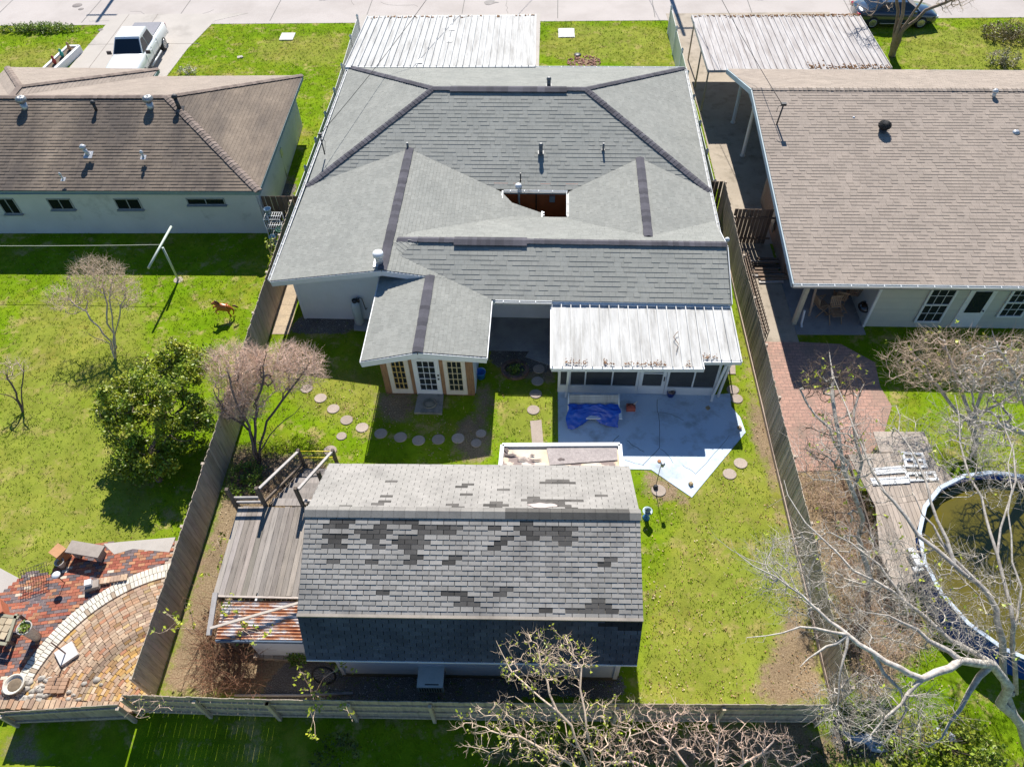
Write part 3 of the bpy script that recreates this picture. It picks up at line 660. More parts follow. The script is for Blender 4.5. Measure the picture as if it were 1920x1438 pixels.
struct(mb.build("patio_cracks", crack))
# covered slab beside the porch, and slab walk on the left side
slab("covered_slab", [tuple(HP(8.3, 0.6)[:2]), tuple(HP(8.3, -1.2)[:2]), tuple(HP(11.1, -1.2)[:2]), tuple(HP(11.1, 0.6)[:2])], 0.012, concrete_dark)
walk = M_brick("walk_slabs", (0.46, 0.36, 0.24), (0.42, 0.33, 0.23), (0.22, 0.17, 0.12), 20, 0.62, 0.012, offset=0.0, dirt=(0.34, 0.27, 0.19))
slab("side_walk", gp([(533, 530), (557, 525), (557, 570), (543, 627), (509, 627)])+[], 0.015, walk)

# ------------------------------------------------------------------ roof fittings of the house
steel = M("pale_steel", (0.55, 0.56, 0.58), rough=0.35, metal=0.3)
dgalv = M("dull_dark_metal", (0.12, 0.13, 0.14), rough=0.5)
def vent(name, parent, px, py, z, h, r, mat, cap=True, capr=None):
    mb = MB(); x, y = G(px, py, z); mb.lathe((x, y, z-0.1), [(r, 0), (r, h+0.1)], 12)
    if cap: mb.lathe((x, y, z+h-0.03), [(capr or r*1.5, 0), (capr or r*1.5, 0.06), (r*0.6, 0.12)], 12)
    mb.box((x, y, z+0.0), (r*3, r*3, 0.02), rx=0.0)
    return mb.build(name, mat, parent)
vent("roof_vent", house, 1029, 160, 3.95, 0.30, 0.09, dgalv, capr=0.11)
vent("roof_vent", house, 1014, 286, 3.1, 0.36, 0.085, dgalv, capr=0.10)
vent("roof_vent", house, 1131, 281, 3.1, 0.32, 0.045, dgalv, False)
vent("roof_vent", house, 765, 279, 3.0, 0.3, 0.05, dgalv, False)
vent("roof_vent", house, 976, 338, 2.65, 0.35, 0.03, dark, False)
o = vent("chimney_vent", house, 712, 493, 3.05, 0.42, 0.15, steel, False)
mb = MB(); x, y = G(712, 493, 3.05); mb.lathe((x, y, 3.40), [(0.2, 0), (0.2, 0.12), (0.19, 0.15), (0.06, 0.19)], 20); sub(o, mb, "cap", white)
mb = MB(); a = P3(609, 290, 2.72); mb.tube([a, a+Vector((0, 0, 1.0))], 0.03, 8); mb.box(a+Vector((0, 0, 1.02)), (0.16, 0.1, 0.08)); mb.tube([a+Vector((0, 0, 1.0)), a+Vector((0.2, -0.15, 0.75)), a+Vector((0.12, -0.25, 0.3))], 0.01, 4)
mast = mb.build("service_mast", dark, house)
mb = MB(); x = HP(17.44, 2.3, 2.4); mb.tube([x, x+Vector((0.06, 0, 0.25)), x+Vector((0.12, 0.05, 0.35))], 0.06, 8); mb.ball(x+Vector((0.14, 0.05, 0.38)), 0.1); mb.tube([x, x-Vector((-0.1, 0.1, 2.2))], 0.04, 6); mb.build("vent_pipe", white, house)

# ------------------------------------------------------------------ overhead cables
def cable(name, a, b, sag, r, label, mat=None, n=24, group=None):
    mb = MB(); a, b = Vector(a), Vector(b)
    mb.tube([a+(b-a)*(i/n)-Vector((0, 0, sag*4*(i/n)*(1-i/n))) for i in range(n+1)], r, 5)
    o = mb.build(name, mat or black_rubber); return tag(o, label, "cable", group)
mt = Vector(G(609, 290, 2.72)+(3.72,))
polep = Vector((4.6, 62.2, 0))
cable("power_cable", mt, (0.9, 62.6, 8.2), 1.1, 0.014, "black power cable twisted from the mast on the central house roof towards the street")
mt2 = Vector(G(1452, 246, 3.7)+(4.95,))
cable("power_cable", mt2, (6.5, 62.2, 7.8), 0.8, 0.014, "black power cable running from the mast on the brown right roof towards the street")
# street poles: only their shadows and feet lie near the frame
pole_m = M("pole_timber", (0.16, 0.12, 0.09), rough=0.9)
def pole(sx, sy, h, label):
    x, y = G(sx, sy, 0.0); k = h/math.tan(SUN_EL); x0, y0 = x-SUN_X*k, y+k
    t = thing("utility_pole", label, "utility pole", (x0, y0, 0)); mb = MB(); mb.tube([(x0, y0, 0), (x0, y0, h)], [0.16, 0.11], 10); mb.build("post", pole_m, t)
    mb = MB(); mb.box((x0, y0, h-0.9), (2.0, 0.1, 0.12)); mb.build("crossarm", pole_m, t); return t
pole(182, 42, 9.5, "wooden utility pole across the street, its shadow crossing the left driveway apron"); pole(1283, 68, 9.5, "wooden utility pole across the street, its shadow ending by the white right-hand fence")

# ------------------------------------------------------------------ front carport
cp = thing("carport", "flat white ribbed metal carport in front of the central house", "carport", (-5, 40, 0))
mb = MB(); cz = 2.5
A = G(647, 126, cz); B = G(1003, 125, cz); C_ = G(1005, 29, cz); D = G(690, 32, cz)
ribbed(mb, A+(cz,), B+(cz,), C_+(cz+0.0,), D+(cz+0.0,), 0.34); 
cr = mb.build("roof", metal_white, cp)
mb = MB(); v = Vector((0, 0, -0.06))
for p, q in ((A, B), (B, C_), (C_, D), (D, A)): mb.beam(Vector(p+(cz,))+v, Vector(q+(cz,))+v, 0.05, 0.13)
mb.build("edge_trim", white_trim, cp)
for px in (A, B, C_, D): mb = MB(); q = Vector((px[0]*0.97-0.1, px[1]*0.99+0.2, 0)); mb.beam(q, q+Vector((0, 0, cz-0.1)), 0.08, 0.08); mb.build("post", white, cp)
mb = MB()
for a, b in ((708, 134), (700, 185)):
    pass
for (a, b) in ((848, 53), (843, 75), (787, 115)): x, y = G(a, b, cz+0.03); mb.box((x, y, cz+0.03), (0.28, 0.42, 0.02), col=(rnd.uniform(0.7, 1.1),)*3)
sub(cr, mb, "patch", galv)
mb = MB()
for i in range(60):
    t = rnd.random(); x = D[0]+(C_[0]-D[0])*t; s = rnd.uniform(0.03, 0.08); mb.box((x, D[1]-abs(rnd.gauss(0, 0.12)), cz+0.02), (s*2, s, 0.012), rz=rnd.uniform(0, 3), col=(rnd.uniform(0.6, 1.5),)*3)
stuff(sub(cr, mb, "leaf_litter", leafbrown))

# ------------------------------------------------------------------ left neighbour
ln = thing("house", "left neighbour's house with a dark-streaked brown hip roof and grey walls", "house", (-19, 31, 0))
mb = MB(); e0 = 2.5
c_sw = Vector((-36, 26.9, e0)); c_se = Vector(G(485, 359, e0)+(e0,)); c_ne = Vector(G(567, 142, e0)+(e0,)); 
rz1 = 4.05; r_e = Vector(G(313, 182, rz1)+(rz1,)); r_w = Vector((-30.5, r_e.y+0.1, rz1)); c_nw = Vector((-36, c_ne.y, e0))
kwl = dict(course=0.17, tab=0.32, thick=0.019, jit=0.35, lo=0.95, hi=1.04)
shingles(mb, [c_sw, c_se, r_e, r_w], seed=21, **kwl)
kwl2 = dict(course=0.15, tab=0.32, thick=0.01, jit=0.3, lo=0.93, hi=1.06)
shingles(mb, [c_se, c_ne, r_e], seed=22, **kwl2)
lnr = mb.build("roof", sh_tan, ln)
mb = MB(); shingles(mb, [c_ne, c_nw, r_w, r_e], seed=23, **kwl2)
# front wing with its own hip
w_ne = Vector(G(297, 130, e0)+(e0,)); wj = Vector(G(37, 163, rz1)+(rz1,)); w_nw = Vector((w_ne.x-8.2, w_ne.y+0.3, e0)); 
w_ne2 = w_ne; wse = Vector((w_ne.x-0.1, r_e.y+2.2, e0+0.35))
shingles(mb, [w_ne, w_nw, wj], seed=24, **kwl2)
shingles(mb, [Vector((w_ne.x-0.05, c_ne.y-0.2, e0+0.02)), w_ne, wj, Vector((wj.x+0.1, r_e.y, rz1))], seed=25, **kwl2)
shingles(mb, [w_nw, Vector((w_nw.x-0.1, c_ne.y-0.2, e0)), Vector((wj.x-0.1, r_e.y, rz1)), wj], seed=26, **kwl2)
mb.build("front_roof", sh_brown, ln)
caps(lnr, cap_brown, [([r_w+e, r_e+e], {}), ([c_se+e, r_e+e], dict(w=0.34, h=0.018)), ([c_ne+e, r_e+e], {}), ([w_ne+e, wj+e], {}), ([w_nw+e, wj+e], {}), ([wj+e, Vector((wj.x, r_e.y, rz1+0.03))], {})])
stucco = M("pale_grey_render", (0.60, 0.61, 0.62), (0.52, 0.53, 0.54), 0.7, 0.85, bmp=0.1, dirt=(0.28, 0.29, 0.30), dirt_scale=0.8, dirt_lo=0.58, dirt_hi=0.8)
mb = MB(); wy = 27.05
wall(mb, (-35.5, wy, 0), (-12.2, wy, 0), 0, 2.45); wall(mb, (-12.2, wy, 0), (-12.45, 35.8, 0), 0, 2.45); wall(mb, (-12.45, 35.8, 0), (-35.5, 35.8, 0), 0, 2.45)
wall(mb, (w_ne.x-0.5, 35.8, 0), (w_ne.x-0.5, w_ne.y-0.5, 0), 0, 2.4); wall(mb, (w_ne.x-0.5, w_ne.y-0.5, 0), (w_ne.x-8, w_ne.y-0.5, 0), 0, 2.4)
mb.build("wall", stucco, ln)
teal = M("teal_grey_fascia", (0.22, 0.30, 0.31), rough=0.6)
mb = MB(); zz = Vector((0, 0, -0.1)); 
for p, q in ((c_sw, c_se), (c_se, c_ne), (c_ne, c_nw), (w_ne, w_nw), (Vector((w_ne.x, c_ne.y, e0)), w_ne)): mb.beam(p+zz, q+zz, 0.04, 0.17)
mb.build("fascia", teal, ln)
mb = MB(); mb.prism([(c_sw.x, c_se.y), (c_se.x, c_se.y), (c_se.x, c_se.y+0.55), (c_sw.x, c_se.y+0.55)], 2.36, 2.38); mb.prism([(c_se.x-0.6, c_se.y), (c_se.x, c_se.y), (c_ne.x, c_ne.y), (c_ne.x-0.6, c_ne.y)], 2.35, 2.37); mb.build("soffit", teal, ln)
glass2 = M_glass("dark_glass", (0.012, 0.014, 0.016)); win_frame = M("grey_window_frame", (0.34, 0.36, 0.36))
for a, b, zt, zb in ((0, 30, 1.95, 1.15), (93, 135, 1.93, 1.38), (218, 263, 1.93, 1.38), (353, 422, 1.93, 1.62)):
    xa = G(a, 380, 1.7)[0]; xb = G(b, 380, 1.7)[0]; cx = (xa+xb)/2; w = xb-xa; zc = (zt+zb)/2; h = zt-zb
    mb = MB(); 
    for x in (xa, xb): mb.box((x, wy-0.08, zc), (0.05, 0.06, h))
    for z in (zt, zb): mb.box((cx, wy-0.08, z), (w+0.05, 0.06, 0.05))
    mb.box((cx, wy-0.085, zc), (0.035, 0.05, h)); mb.box((cx, wy-0.13, zb-0.04), (w+0.14, 0.16, 0.05))
    o = mb.build("window", win_frame, ln); mb = MB(); mb.box((cx, wy-0.078, zc), (w, 0.02, h)); sub(o, mb, "pane", glass2)
def turbine(parent, px, py, z, mat, mat2, s=1.0, name="turbine_vent"):
    mb = MB(); x, y = G(px, py, z); mb.lathe((x, y, z-0.15), [(0.16*s, 0), (0.155*s, 0.40*s+0.15)], 14); mb.box((x, y, z+0.01), (0.5*s, 0.5*s, 0.02))
    o = mb.build(name, mat, parent); mb = MB(); zc = z+0.42*s
    prof = [(0.16, 0), (0.23, 0.06), (0.25, 0.13), (0.23, 0.2), (0.15, 0.26), (0.03, 0.28)]
    mb.lathe((x, y, zc), [(r*s*0.9, q*s) for r, q in prof], 24)
    for k in range(20):
        a = 2*math.pi*k/20
        mb.tube([(x+math.cos(a+j*0.08)*r*s, y+math.sin(a+j*0.08)*r*s, zc+q*s) for j, (r, q) in enumerate(prof)], 0.012*s, 3)
    sub(o, mb, "turbine", mat2); return o
turbine(ln, 50, 207, 3.75, galv, galv, 0.95); turbine(ln, 285, 206, 3.75, galv, galv, 0.95)
def bentvent(parent, px, py, z, h, r, mat, lean=(0, 0), plate=0.4):
    mb = MB(); x, y = G(px, py, z); b = Vector((x, y, z-0.05)); t = b+Vector((lean[0], lean[1], h))
    mb.tube([b, t], r, 12); mb.lathe(t, [(r*1.5, -0.02), (r*1.6, 0.05), (r*0.7, 0.13)], 12); mb.box((x, y-0.02, z), (plate, plate, 0.015), rx=0.3)
    return mb.build("roof_vent", mat, parent)
bentvent(ln, 181, 208, 3.8, 0.42, 0.07, dark); bentvent(ln, 337, 205, 3.85, 0.55, 0.09, dark, (-0.1, 0.15)); bentvent(ln, 166, 290, 3.25, 0.35, 0.09, steel, (-0.15, 0.08), 0.38)
bentvent(ln, 269, 295, 3.2, 0.25, 0.05, steel, plate=0.24); bentvent(ln, 119, 336, 2.85, 0.25, 0.035, steel, (-0.04, 0), plate=0.2)
mb = MB(); x = Vector((-12.28, 31.4, 1.3)); mb.box(x, (0.12, 0.3, 0.4)); mb.tube([x, x+Vector((0.02, -0.1, -0.7)), x+Vector((0.1, -0.3, -1.2))], 0.03, 6); mb.build("meter_box", galv, ln)

# ------------------------------------------------------------------ right neighbour
rn = thing("house", "right neighbour's house under a wide light brown gable roof", "house", (18, 28, 0))
er = 2.65; rzr = 4.35
q_sw = Vector(G(1489, 531, er)+(er,)); q_nw = Vector(G(1365, 130, er)+(er,)); q_r = Vector(G(1411, 168, rzr)+(rzr,)); 
q_sw.x = 9.62; q_nw.x = 9.66; q_r.x = 9.60; q_r.y = (q_sw.y+q_nw.y)/2+3.0
q_r.y = G(1411, 168, rzr)[1]
XE = 34; q_se = Vector((XE, q_sw.y-0.4, er)); q_ne = Vector((XE, q_nw.y-0.6, er)); q_re = Vector((XE, q_r.y-0.5, rzr))
mb = MB(); kwr = dict(course=0.17, tab=0.26, thick=0.011, jit=0.7, lo=0.965, hi=1.035, jw=0.2)
shingles(mb, [q_sw, q_se, q_re, q_r], seed=31, **kwr); shingles(mb, [q_ne, q_nw, q_r, q_re], seed=32, course=0.15, tab=0.33, thick=0.01)
rr = mb.build("roof", sh_brown, rn)
mb = MB(); capline(mb, [q_r+e, q_re+e], w=0.26, h=0.02); sub(rr, mb, "ridge_cap", sh_brown)
paleblue = M("pale_blue_trim", (0.42, 0.50, 0.54), (0.36, 0.44, 0.48), 3, 0.6)
mb = MB()
for p, q in ((q_sw, q_r), (q_r, q_nw)): mb.beam(p+Vector((-0.03, 0, -0.12)), q+Vector((-0.03, 0, -0.12)), 0.05, 0.22)
mb.beam(q_sw+Vector((0, -0.03, -0.1)), q_se+Vector((0, -0.03, -0.1)), 0.05, 0.18); mb.beam(q_nw+Vector((0, 0.03, -0.1)), q_ne+Vector((0, 0.03, -0.1)), 0.05, 0.18)
mb.build("fascia", paleblue, rn)
mb = MB(); gutter(mb, q_sw+Vector((-0.05, -0.1, 0)), q_se+Vector((0, -0.1, 0)), 0.12); mb.build("gutter", white_trim, rn)
mb = MB(); mb.slab3([q_sw+Vector((0.05, 0.05, -0.14)), q_r+Vector((0.05, 0, -0.14)), q_r+Vector((0.75, 0, -0.14)), q_sw+Vector((0.75, 0.05, -0.14))], 0.02)
gx = 10.35; wall(mb, (gx, 28.6, 0), (gx, q_r.y, 0), 2.55, 3.6, rzr-0.15, t=0.05); wall(mb, (gx, q_r.y, 0), (gx, q_nw.y-0.4, 0), 2.55, rzr-0.15, 2.7, t=0.05)
mb.build("gable_end", paleblue, rn)
for cxx, cyy in (G(1374, 231), G(1392, 293)): mb = MB(); mb.lathe((cxx, cyy, 0), [(0.13, 0), (0.13, 0.06), (0.09, 0.09), (0.09, 2.6), (0.13, 2.62), (0.13, 2.72)], 14); mb.build("column", white, rn)
brick_old = M_brick("old_brick_wall", (0.30, 0.19, 0.13), (0.24, 0.15, 0.11), (0.30, 0.26, 0.21), 0.2, 0.075, 0.008, dirt=(0.36, 0.30, 0.24))
mb = MB(); wall(mb, (10.6, 24.2, 0), (10.6, 29.2, 0), 0, 3.2, 3.6, col=(1, 1, 1)); wall(mb, (10.6, 29.2, 0), (22, 29.2, 0), 0, 2.7); wall(mb, (10.6, 24.2, 0), (13.4, 24.2, 0), 0, 2.7); mb.build("brick_wall", brick_old, rn)
side_pale = M_brick("pale_lap_siding", (0.47, 0.47, 0.41), (0.47, 0.47, 0.41), (0.24, 0.25, 0.23), 50, 0.13, 0.012, offset=0, coord='Object', rough=0.7)
def siding_wall(name, a, b, z1, parent, mat, th=0.1, lap=0.125):
    """horizontal lap boards as real overlapping courses"""
    a, b = Vector(a), Vector(b); d = (b-a).normalized(); nrm = Vector((d.y, -d.x, 0)); mb = MB(); k = int(z1/lap)
    for i in range(k+1):
        z0 = i*lap; z2 = min(z1, z0+lap); c = rnd.uniform(0.96, 1.03)
        mb.add([a+nrm*0.02+Vector((0, 0, z0)), b+nrm*0.02+Vector((0, 0, z0)), b+Vector((0, 0, z2)), a+Vector((0, 0, z2)), a+Vector((0, 0, z0)), b+Vector((0, 0, z0))], [(0, 1, 2, 3), (4, 5, 1, 0)], (c,)*3)
    mb.add([a-nrm*th, b-nrm*th, b-nrm*th+Vector((0, 0, z1)), a-nrm*th+Vector((0, 0, z1))], [(3, 2, 1, 0)])
    mb.add([a, a+Vector((0, 0, z1)), a-nrm*th+Vector((0, 0, z1)), a-nrm*th], [(0, 1, 2, 3)])
    return mb.build(name, mat, parent)
cream_sid = M("pale_siding", (0.50, 0.51, 0.45), (0.46, 0.47, 0.42), 2, 0.6, finevar=0.03)
wy2 = 21.2
siding_wall("wall", (13.1, wy2, 0), (XE, wy2-0.35, 0), 2.6, rn, cream_sid)
siding_wall("wall", (13.1, 24.2, 0), (13.1, wy2, 0), 2.6, rn, cream_sid)
mb = MB(); mb.box((13.12, wy2-0.03, 1.3), (0.1, 0.08, 2.6)); mb.build("corner_board", white_trim, rn)
def sash(parent, xa, xb, z0, z1, y, mat, g, cols=3, rows=2, name="window"):
    mb = MB(); cx = (xa+xb)/2; w = xb-xa
    for x in (xa, xb): mb.box((x, y, (z0+z1)/2), (0.08, 0.06, z1-z0))
    for z, h in ((z0, 0.08), (z1, 0.08), ((z0+z1)/2, 0.06)): mb.box((cx, y-0.005, z), (w+0.08, 0.06, h))
    for zz0, zz1 in ((z0, (z0+z1)/2), ((z0+z1)/2, z1)):
        for i in range(1, cols): mb.box((xa+w*i/cols, y+0.01, (zz0+zz1)/2), (0.02, 0.03, zz1-zz0))
        for i in range(1, rows): mb.box((cx, y+0.008, zz0+(zz1-zz0)*i/rows), (w, 0.03, 0.02))
    o = mb.build(name, mat, parent); mb = MB(); mb.box((cx, y+0.015, (z0+z1)/2), (w, 0.02, z1-z0)); sub(o, mb, "pane", g); return o
sash(rn, 15.0, 15.95, 0.35, 2.2, wy2-0.09, white_trim, glass); sash(rn, 18.0, 18.9, 0.7, 2.2, wy2-0.14, white_trim, glass); sash(rn, 20.6, 21.5, 0.7, 2.2, wy2-0.17, white_trim, glass)
mb = MB(); mb.box((16.95, wy2-0.09, 1.15), (1.0, 0.06, 2.1)); o = mb.build("door", white_trim, rn); mb = MB(); mb.box((16.95, wy2-0.13, 1.45), (0.62, 0.03, 1.1)); sub(o, mb, "pane", glass); mb = MB(); mb.ball((17.33, wy2-0.16, 1.0), 0.035); sub(o, mb, "handle", dark)
pp = P3(1488, 607, 0); mb = MB(); mb.beam(pp, (pp.x, pp.y, 2.55), 0.16, 0.16); mb.build("post", M("cream_post", (0.55, 0.52, 0.40)), rn)
mb = MB(); pipe(mb, [(pp.x+0.25, pp.y-0.25, 0.05), (pp.x+0.25, pp.y-0.1, 0.15), (pp.x+0.2, pp.y-0.05, 0.8)], 0.05); mb.build("downspout", white, rn)
turbine(rn, 1650, 258, 3.65, dark, black_rubber, 1.05)
bentvent(rn, 1862, 183, 4.25, 0.3, 0.08, steel, (-0.02, 0), 0.25); bentvent(rn, 1598, 228, 3.9, 0.14, 0.05, galv, plate=0.2); bentvent(rn, 1899, 262, 3.6, 0.35, 0.1, galv, (-0.03, 0.0), 0.35)
mb = MB(); a = Vector(G(1452, 246, 3.7)+(3.7,)); b = a+Vector((0.08, 0.0, 1.25)); mb.tube([a, b], 0.035, 8); mb.box(b, (0.2, 0.14, 0.1)); mb.ball(a+Vector((0, 0, 0.05)), 0.08)
mb.tube([b, b+Vector((-0.2, 0, -0.1)), b+Vector((-0.25, -0.1, -0.3))], 0.012, 4); mb.build("service_mast", dark, rn)
mb = MB(); x = Vector((10.45, 27.0, 2.2))
for i in range(6): mb.tube([x+Vector((0, i*0.06, 0)), x+Vector((-0.05, i*0.05-0.4, -0.6-0.1*i)), x+Vector((-0.02, i*0.05-0.6, -1.7))], 0.03, 6)
mb.box(x+Vector((0, 0, -0.3)), (0.15, 0.4, 0.6)); mb.build("meter_box", galv, rn)
# right carport
rc = thing("carport", "right carport with stained grey-white ribbed metal roof on thin posts", "carport", (13, 39, 0))
mb = MB(); c2 = 2.55; A = G(1328, 132, c2); B = G(1672, 129, c2); C_ = G(1612, 31, c2); D = G(1297, 30, c2)
ribbed(mb, A+(c2,), B+(c2,), C_+(c2,), D+(c2,), 0.31, rh=0.06); r2_ = mb.build("roof", metal_grey, rc)
mb = MB()
for p, q in ((A, B), (B, C_), (C_, D), (D, A)): mb.beam(Vector(p+(c2,))+v, Vector(q+(c2,))+v, 0.05, 0.13)
mb.build("edge_trim", metal_grey, rc)
for y in (42.5, 39.5, 37.0): mb = MB(); mb.beam((8.85, y, 0), (8.85, y, c2-0.1), 0.07, 0.07); mb.build("post", M("tan_post", (0.42, 0.36, 0.29)), rc)
mb = MB(); mb.beam((17.6, 42.3, 0), (17.6, 42.3, c2-0.1), 0.07, 0.07); mb.build("post", metal_grey, rc)
mb = MB()
for i in range(260):
    t = rnd.random()**0.7; x = D[0]+(C_[0]-D[0])*t; s = rnd.uniform(0.03, 0.07); mb.box((x, D[1]-abs(rnd.gauss(0, 0.15)), c2+0.02), (s*2, s, 0.012), rz=rnd.uniform(0, 3), col=(rnd.uniform(0.6, 1.5),)*3)
for i in range(200):
    t = 0.55+rnd.random()*0.45; x = A[0]+(B[0]-A[0])*t; s = rnd.uniform(0.03, 0.06); mb.box((x, A[1]+abs(rnd.gauss(0, 0.25)), c2+0.02), (s*2, s, 0.012), rz=rnd.uniform(0, 3), col=(rnd.uniform(0.6, 1.5),)*3)
stuff(sub(r2_, mb, "leaf_litter", leafbrown))

# ------------------------------------------------------------------ fences
fw_grey = M("weathered_fence_timber", (0.50, 0.42, 0.34), (0.34, 0.285, 0.23), 2.5, 0.9, stretch=(5, 5, 0.5), bmp=0.2, dirt=(0.17, 0.15, 0.12), dirt_scale=2.2, dirt_lo=0.5, dirt_hi=0.8)
fw_brown = M("brown_fence_timber", (0.24, 0.17, 0.12), (0.15, 0.105, 0.08), 2.5, 0.9, stretch=(5, 5, 0.5), bmp=0.2)
def fence(name, label, a, b, h, mat, board=0.14, side=1, postside=-1, post_step=2.4, lean=0.0, hj=0.03, rails=(0.35, 0.95, 1.6), kick=None, tintr=(0.65, 1.25), h2=None, rail_tint=(1.1,)*3, wav=0.0, gap=0.006, group=None):  # rails and posts take a colour factor of their own
    a, b = Vector((a[0], a[1], 0)), Vector((b[0], b[1], 0)); L = (b-a).length; d = (b-a)/L; nrm = Vector((-d.y, d.x, 0))*side
    h2 = h if h2 is None else h2
    t = thing(name, label, "fence", (a+b)/2, group); mb = MB(); n = int(L/board); tt = rnd.uniform(*tintr)
    for i in range(n):
        s = (i+0.5)*L/n; hh = (h+(h2-h)*s/L)*(1+rnd.uniform(-hj, hj)/1.8); tt = tt*0.55+rnd.uniform(*tintr)*0.45; c = (tt, tt*rnd.uniform(0.96, 1.02), tt*rnd.uniform(0.92, 1.0))
        off = nrm*(wav*math.sin(s*0.8+1)+rnd.uniform(-0.004, 0.004))
        mb.box(a+d*s+Vector((0, 0, hh/2))+off+nrm*lean, (L/n-gap, 0.018, hh), rz=math.atan2(d.y, d.x)+rnd.uniform(-0.01, 0.01), ry=rnd.uniform(-0.006, 0.006), col=c)
    mb.build("board_panel", mat, t)
    m = max(1, int(round(L/post_step)))
    for i in range(m+1):
        q = a+d*(L*i/m)+nrm*postside*0.085; hh = (h+(h2-h)*i/m); mb = MB(); mb.beam(q, q+Vector((0, 0, hh-0.08)), 0.09, 0.09, rail_tint); mb.build("post", mat, t)
    for z in rails:
        mb = MB(); q = nrm*postside*0.035
        zz0 = z*h/1.85; zz1 = z*h2/1.85
        mb.beam(a+q+Vector((0, 0, zz0)), b+q+Vector((0, 0, zz1)), 0.04, 0.085, rail_tint); mb.build("rail", mat, t)
    if kick:
        mb = MB(); q = -nrm*postside*0.03; mb.beam(a+q+Vector((0, 0, 0.1)), b+q+Vector((0, 0, 0.1)), 0.035, 0.16); mb.build("kickboard", kick, t)
    return t
pink_board = M("pinkish_kickboard", (0.46, 0.36, 0.30), (0.36, 0.28, 0.23), 3, 0.85)  # kickboard timber in its own pale pinkish colour
LB0, LB1 = G(292, 1304), G(560, 455)      # base of left fence
LB1 = (-10.66, 27.0)
fence("board_fence", "tall weathered board fence along the left edge of the back yard", LB0, LB1, 1.62, fw_grey, side=1, postside=1, rails=(0.3, 1.0, 1.6), h2=1.87, tintr=(0.75, 1.3))
RB0, RB1 = G(1560, 1321), (8.36, 28.3)
fence("board_fence", "long dark board fence between the lawn and the right neighbour's brick path", RB0, RB1, 1.6, fw_grey, side=1, postside=-1, rails=(0.3, 1.0, 1.6), h2=1.87, kick=pink_board, tintr=(0.4, 1.35), wav=0.02, gap=0.014)
# back fence, slightly bowed in plan; seen from its post side
bk = [G(292, 1352), G(700, 1366), G(1180, 1372), G(1560, 1375)]
bkt = [G(226, 1301, 1.55), G(500, 1311, 1.5), G(960, 1318, 1.5), G(1559, 1321, 1.5)]
for i, (lab) in enumerate(("leftmost length of the low back fence, with its posts on the alley side", "middle length of the low back fence behind the shed", "rightmost length of the low back fence, under the bare branches")):
    fence("board_fence", lab, bkt[i], bkt[i+1], 1.5, fw_grey, side=1, postside=-1, rails=(0.2, 0.8, 1.45), tintr=(0.8, 1.15), post_step=2.5, rail_tint=(1.25, 1.2, 1.1), gap=(0.003, -0.006, -0.006)[i])
# low boards left of the corner, brick edged
a, b = G(0, 1335, 1.0), G(226, 1320, 1.3)
fence("board_fence", "grey low fence under the brick terrace at the bottom left corner", (a[0], a[1]), (b[0]-0.1, b[1]), 1.0, fw_grey, rails=(0.4, 1.5), postside=-1, h2=1.3, gap=-0.006)

# ------------------------------------------------------------------ gambrel shed
shed = thing("shed", "gambrel-roofed shed with missing grey shingles in the middle of the back yard", "shed", (-1.6, 9.8, 0))
SX0, SX1 = -6.13, 2.83; yb0, zb0 = 7.02, 1.8; yb1, zb1 = 7.68, 3.2; yr, zr = 10.12, 4.3; yf1, zf1 = 12.35, 3.2; yf0, zf0 = 13.0, 1.8
NEAR = [(525, 340, 625, 358), (495, 360, 600, 378), (735, 345, 870, 360), (710, 362, 785, 402), (635, 382, 735, 400), (655, 402, 755, 420), (495, 405, 600, 420), (520, 420, 575, 446), (680, 430, 735, 448), (705, 455, 760, 470), (490, 455, 600, 470), (865, 350, 895, 362), (870, 366, 1080, 388), (870, 388, 1055, 406), (830, 408, 920, 428), (815, 405, 865, 430), (785, 435, 945, 452), (810, 455, 915, 472), (840, 472, 890, 495), (680, 480, 730, 495), (540, 500, 595, 516), (650, 503, 755, 520), (810, 503, 915, 520), (845, 520, 890, 540), (865, 540, 890, 565), (700, 548, 755, 565), (975, 505, 1080, 522), (1190, 370, 1240, 386), (1320, 350, 1375, 366), (1295, 372, 1565, 390), (1325, 390, 1540, 412), (1350, 415, 1405, 435), (1455, 418, 1565, 436), (1485, 436, 1540, 458), (1240, 418, 1295, 434), (1215, 440, 1270, 453), (1190, 462, 1240, 478), (1190, 555, 1240, 570), (1515, 560, 1570, 575), (1675, 512, 1730, 530), (725, 618, 778, 633), (700, 640, 805, 656), (970, 645, 1135, 662), (1050, 670, 1160, 690), (1020, 692, 1185, 712), (1215, 625, 1320, 642), (1190, 646, 1295, 664), (1350, 605, 1405, 620), (1350, 650, 1380, 668), (1325, 672, 1380, 690), (1650, 678, 1710, 695), (1570, 700, 1735, 717), (1540, 725, 1740, 740), (1380, 722, 1490, 738)]
FAR = [(755, 157, 800, 163), (750, 180, 795, 186), (1065, 190, 1115, 197), (1040, 203, 1090, 210), (1390, 182, 1540, 190), (1515, 195, 1565, 200), (1365, 195, 1410, 200), (1215, 216, 1265, 222), (1060, 238, 1110, 245), (590, 257, 640, 264), (560, 268, 610, 275), (580, 283, 630, 290), (725, 247, 775, 253), (745, 262, 795, 268), (720, 275, 770, 281), (900, 262, 950, 268), (1055, 263, 1105, 270), (1030, 277, 1100, 283), (1050, 288, 1100, 296), (1185, 277, 1260, 285), (1210, 265, 1260, 272), (1205, 290, 1255, 296), (1340, 253, 1390, 262), (1310, 265, 1575, 272), (1370, 272, 1545, 290), (1625, 241, 1675, 248), (1680, 290, 1730, 297), (1520, 293, 1570, 298)]
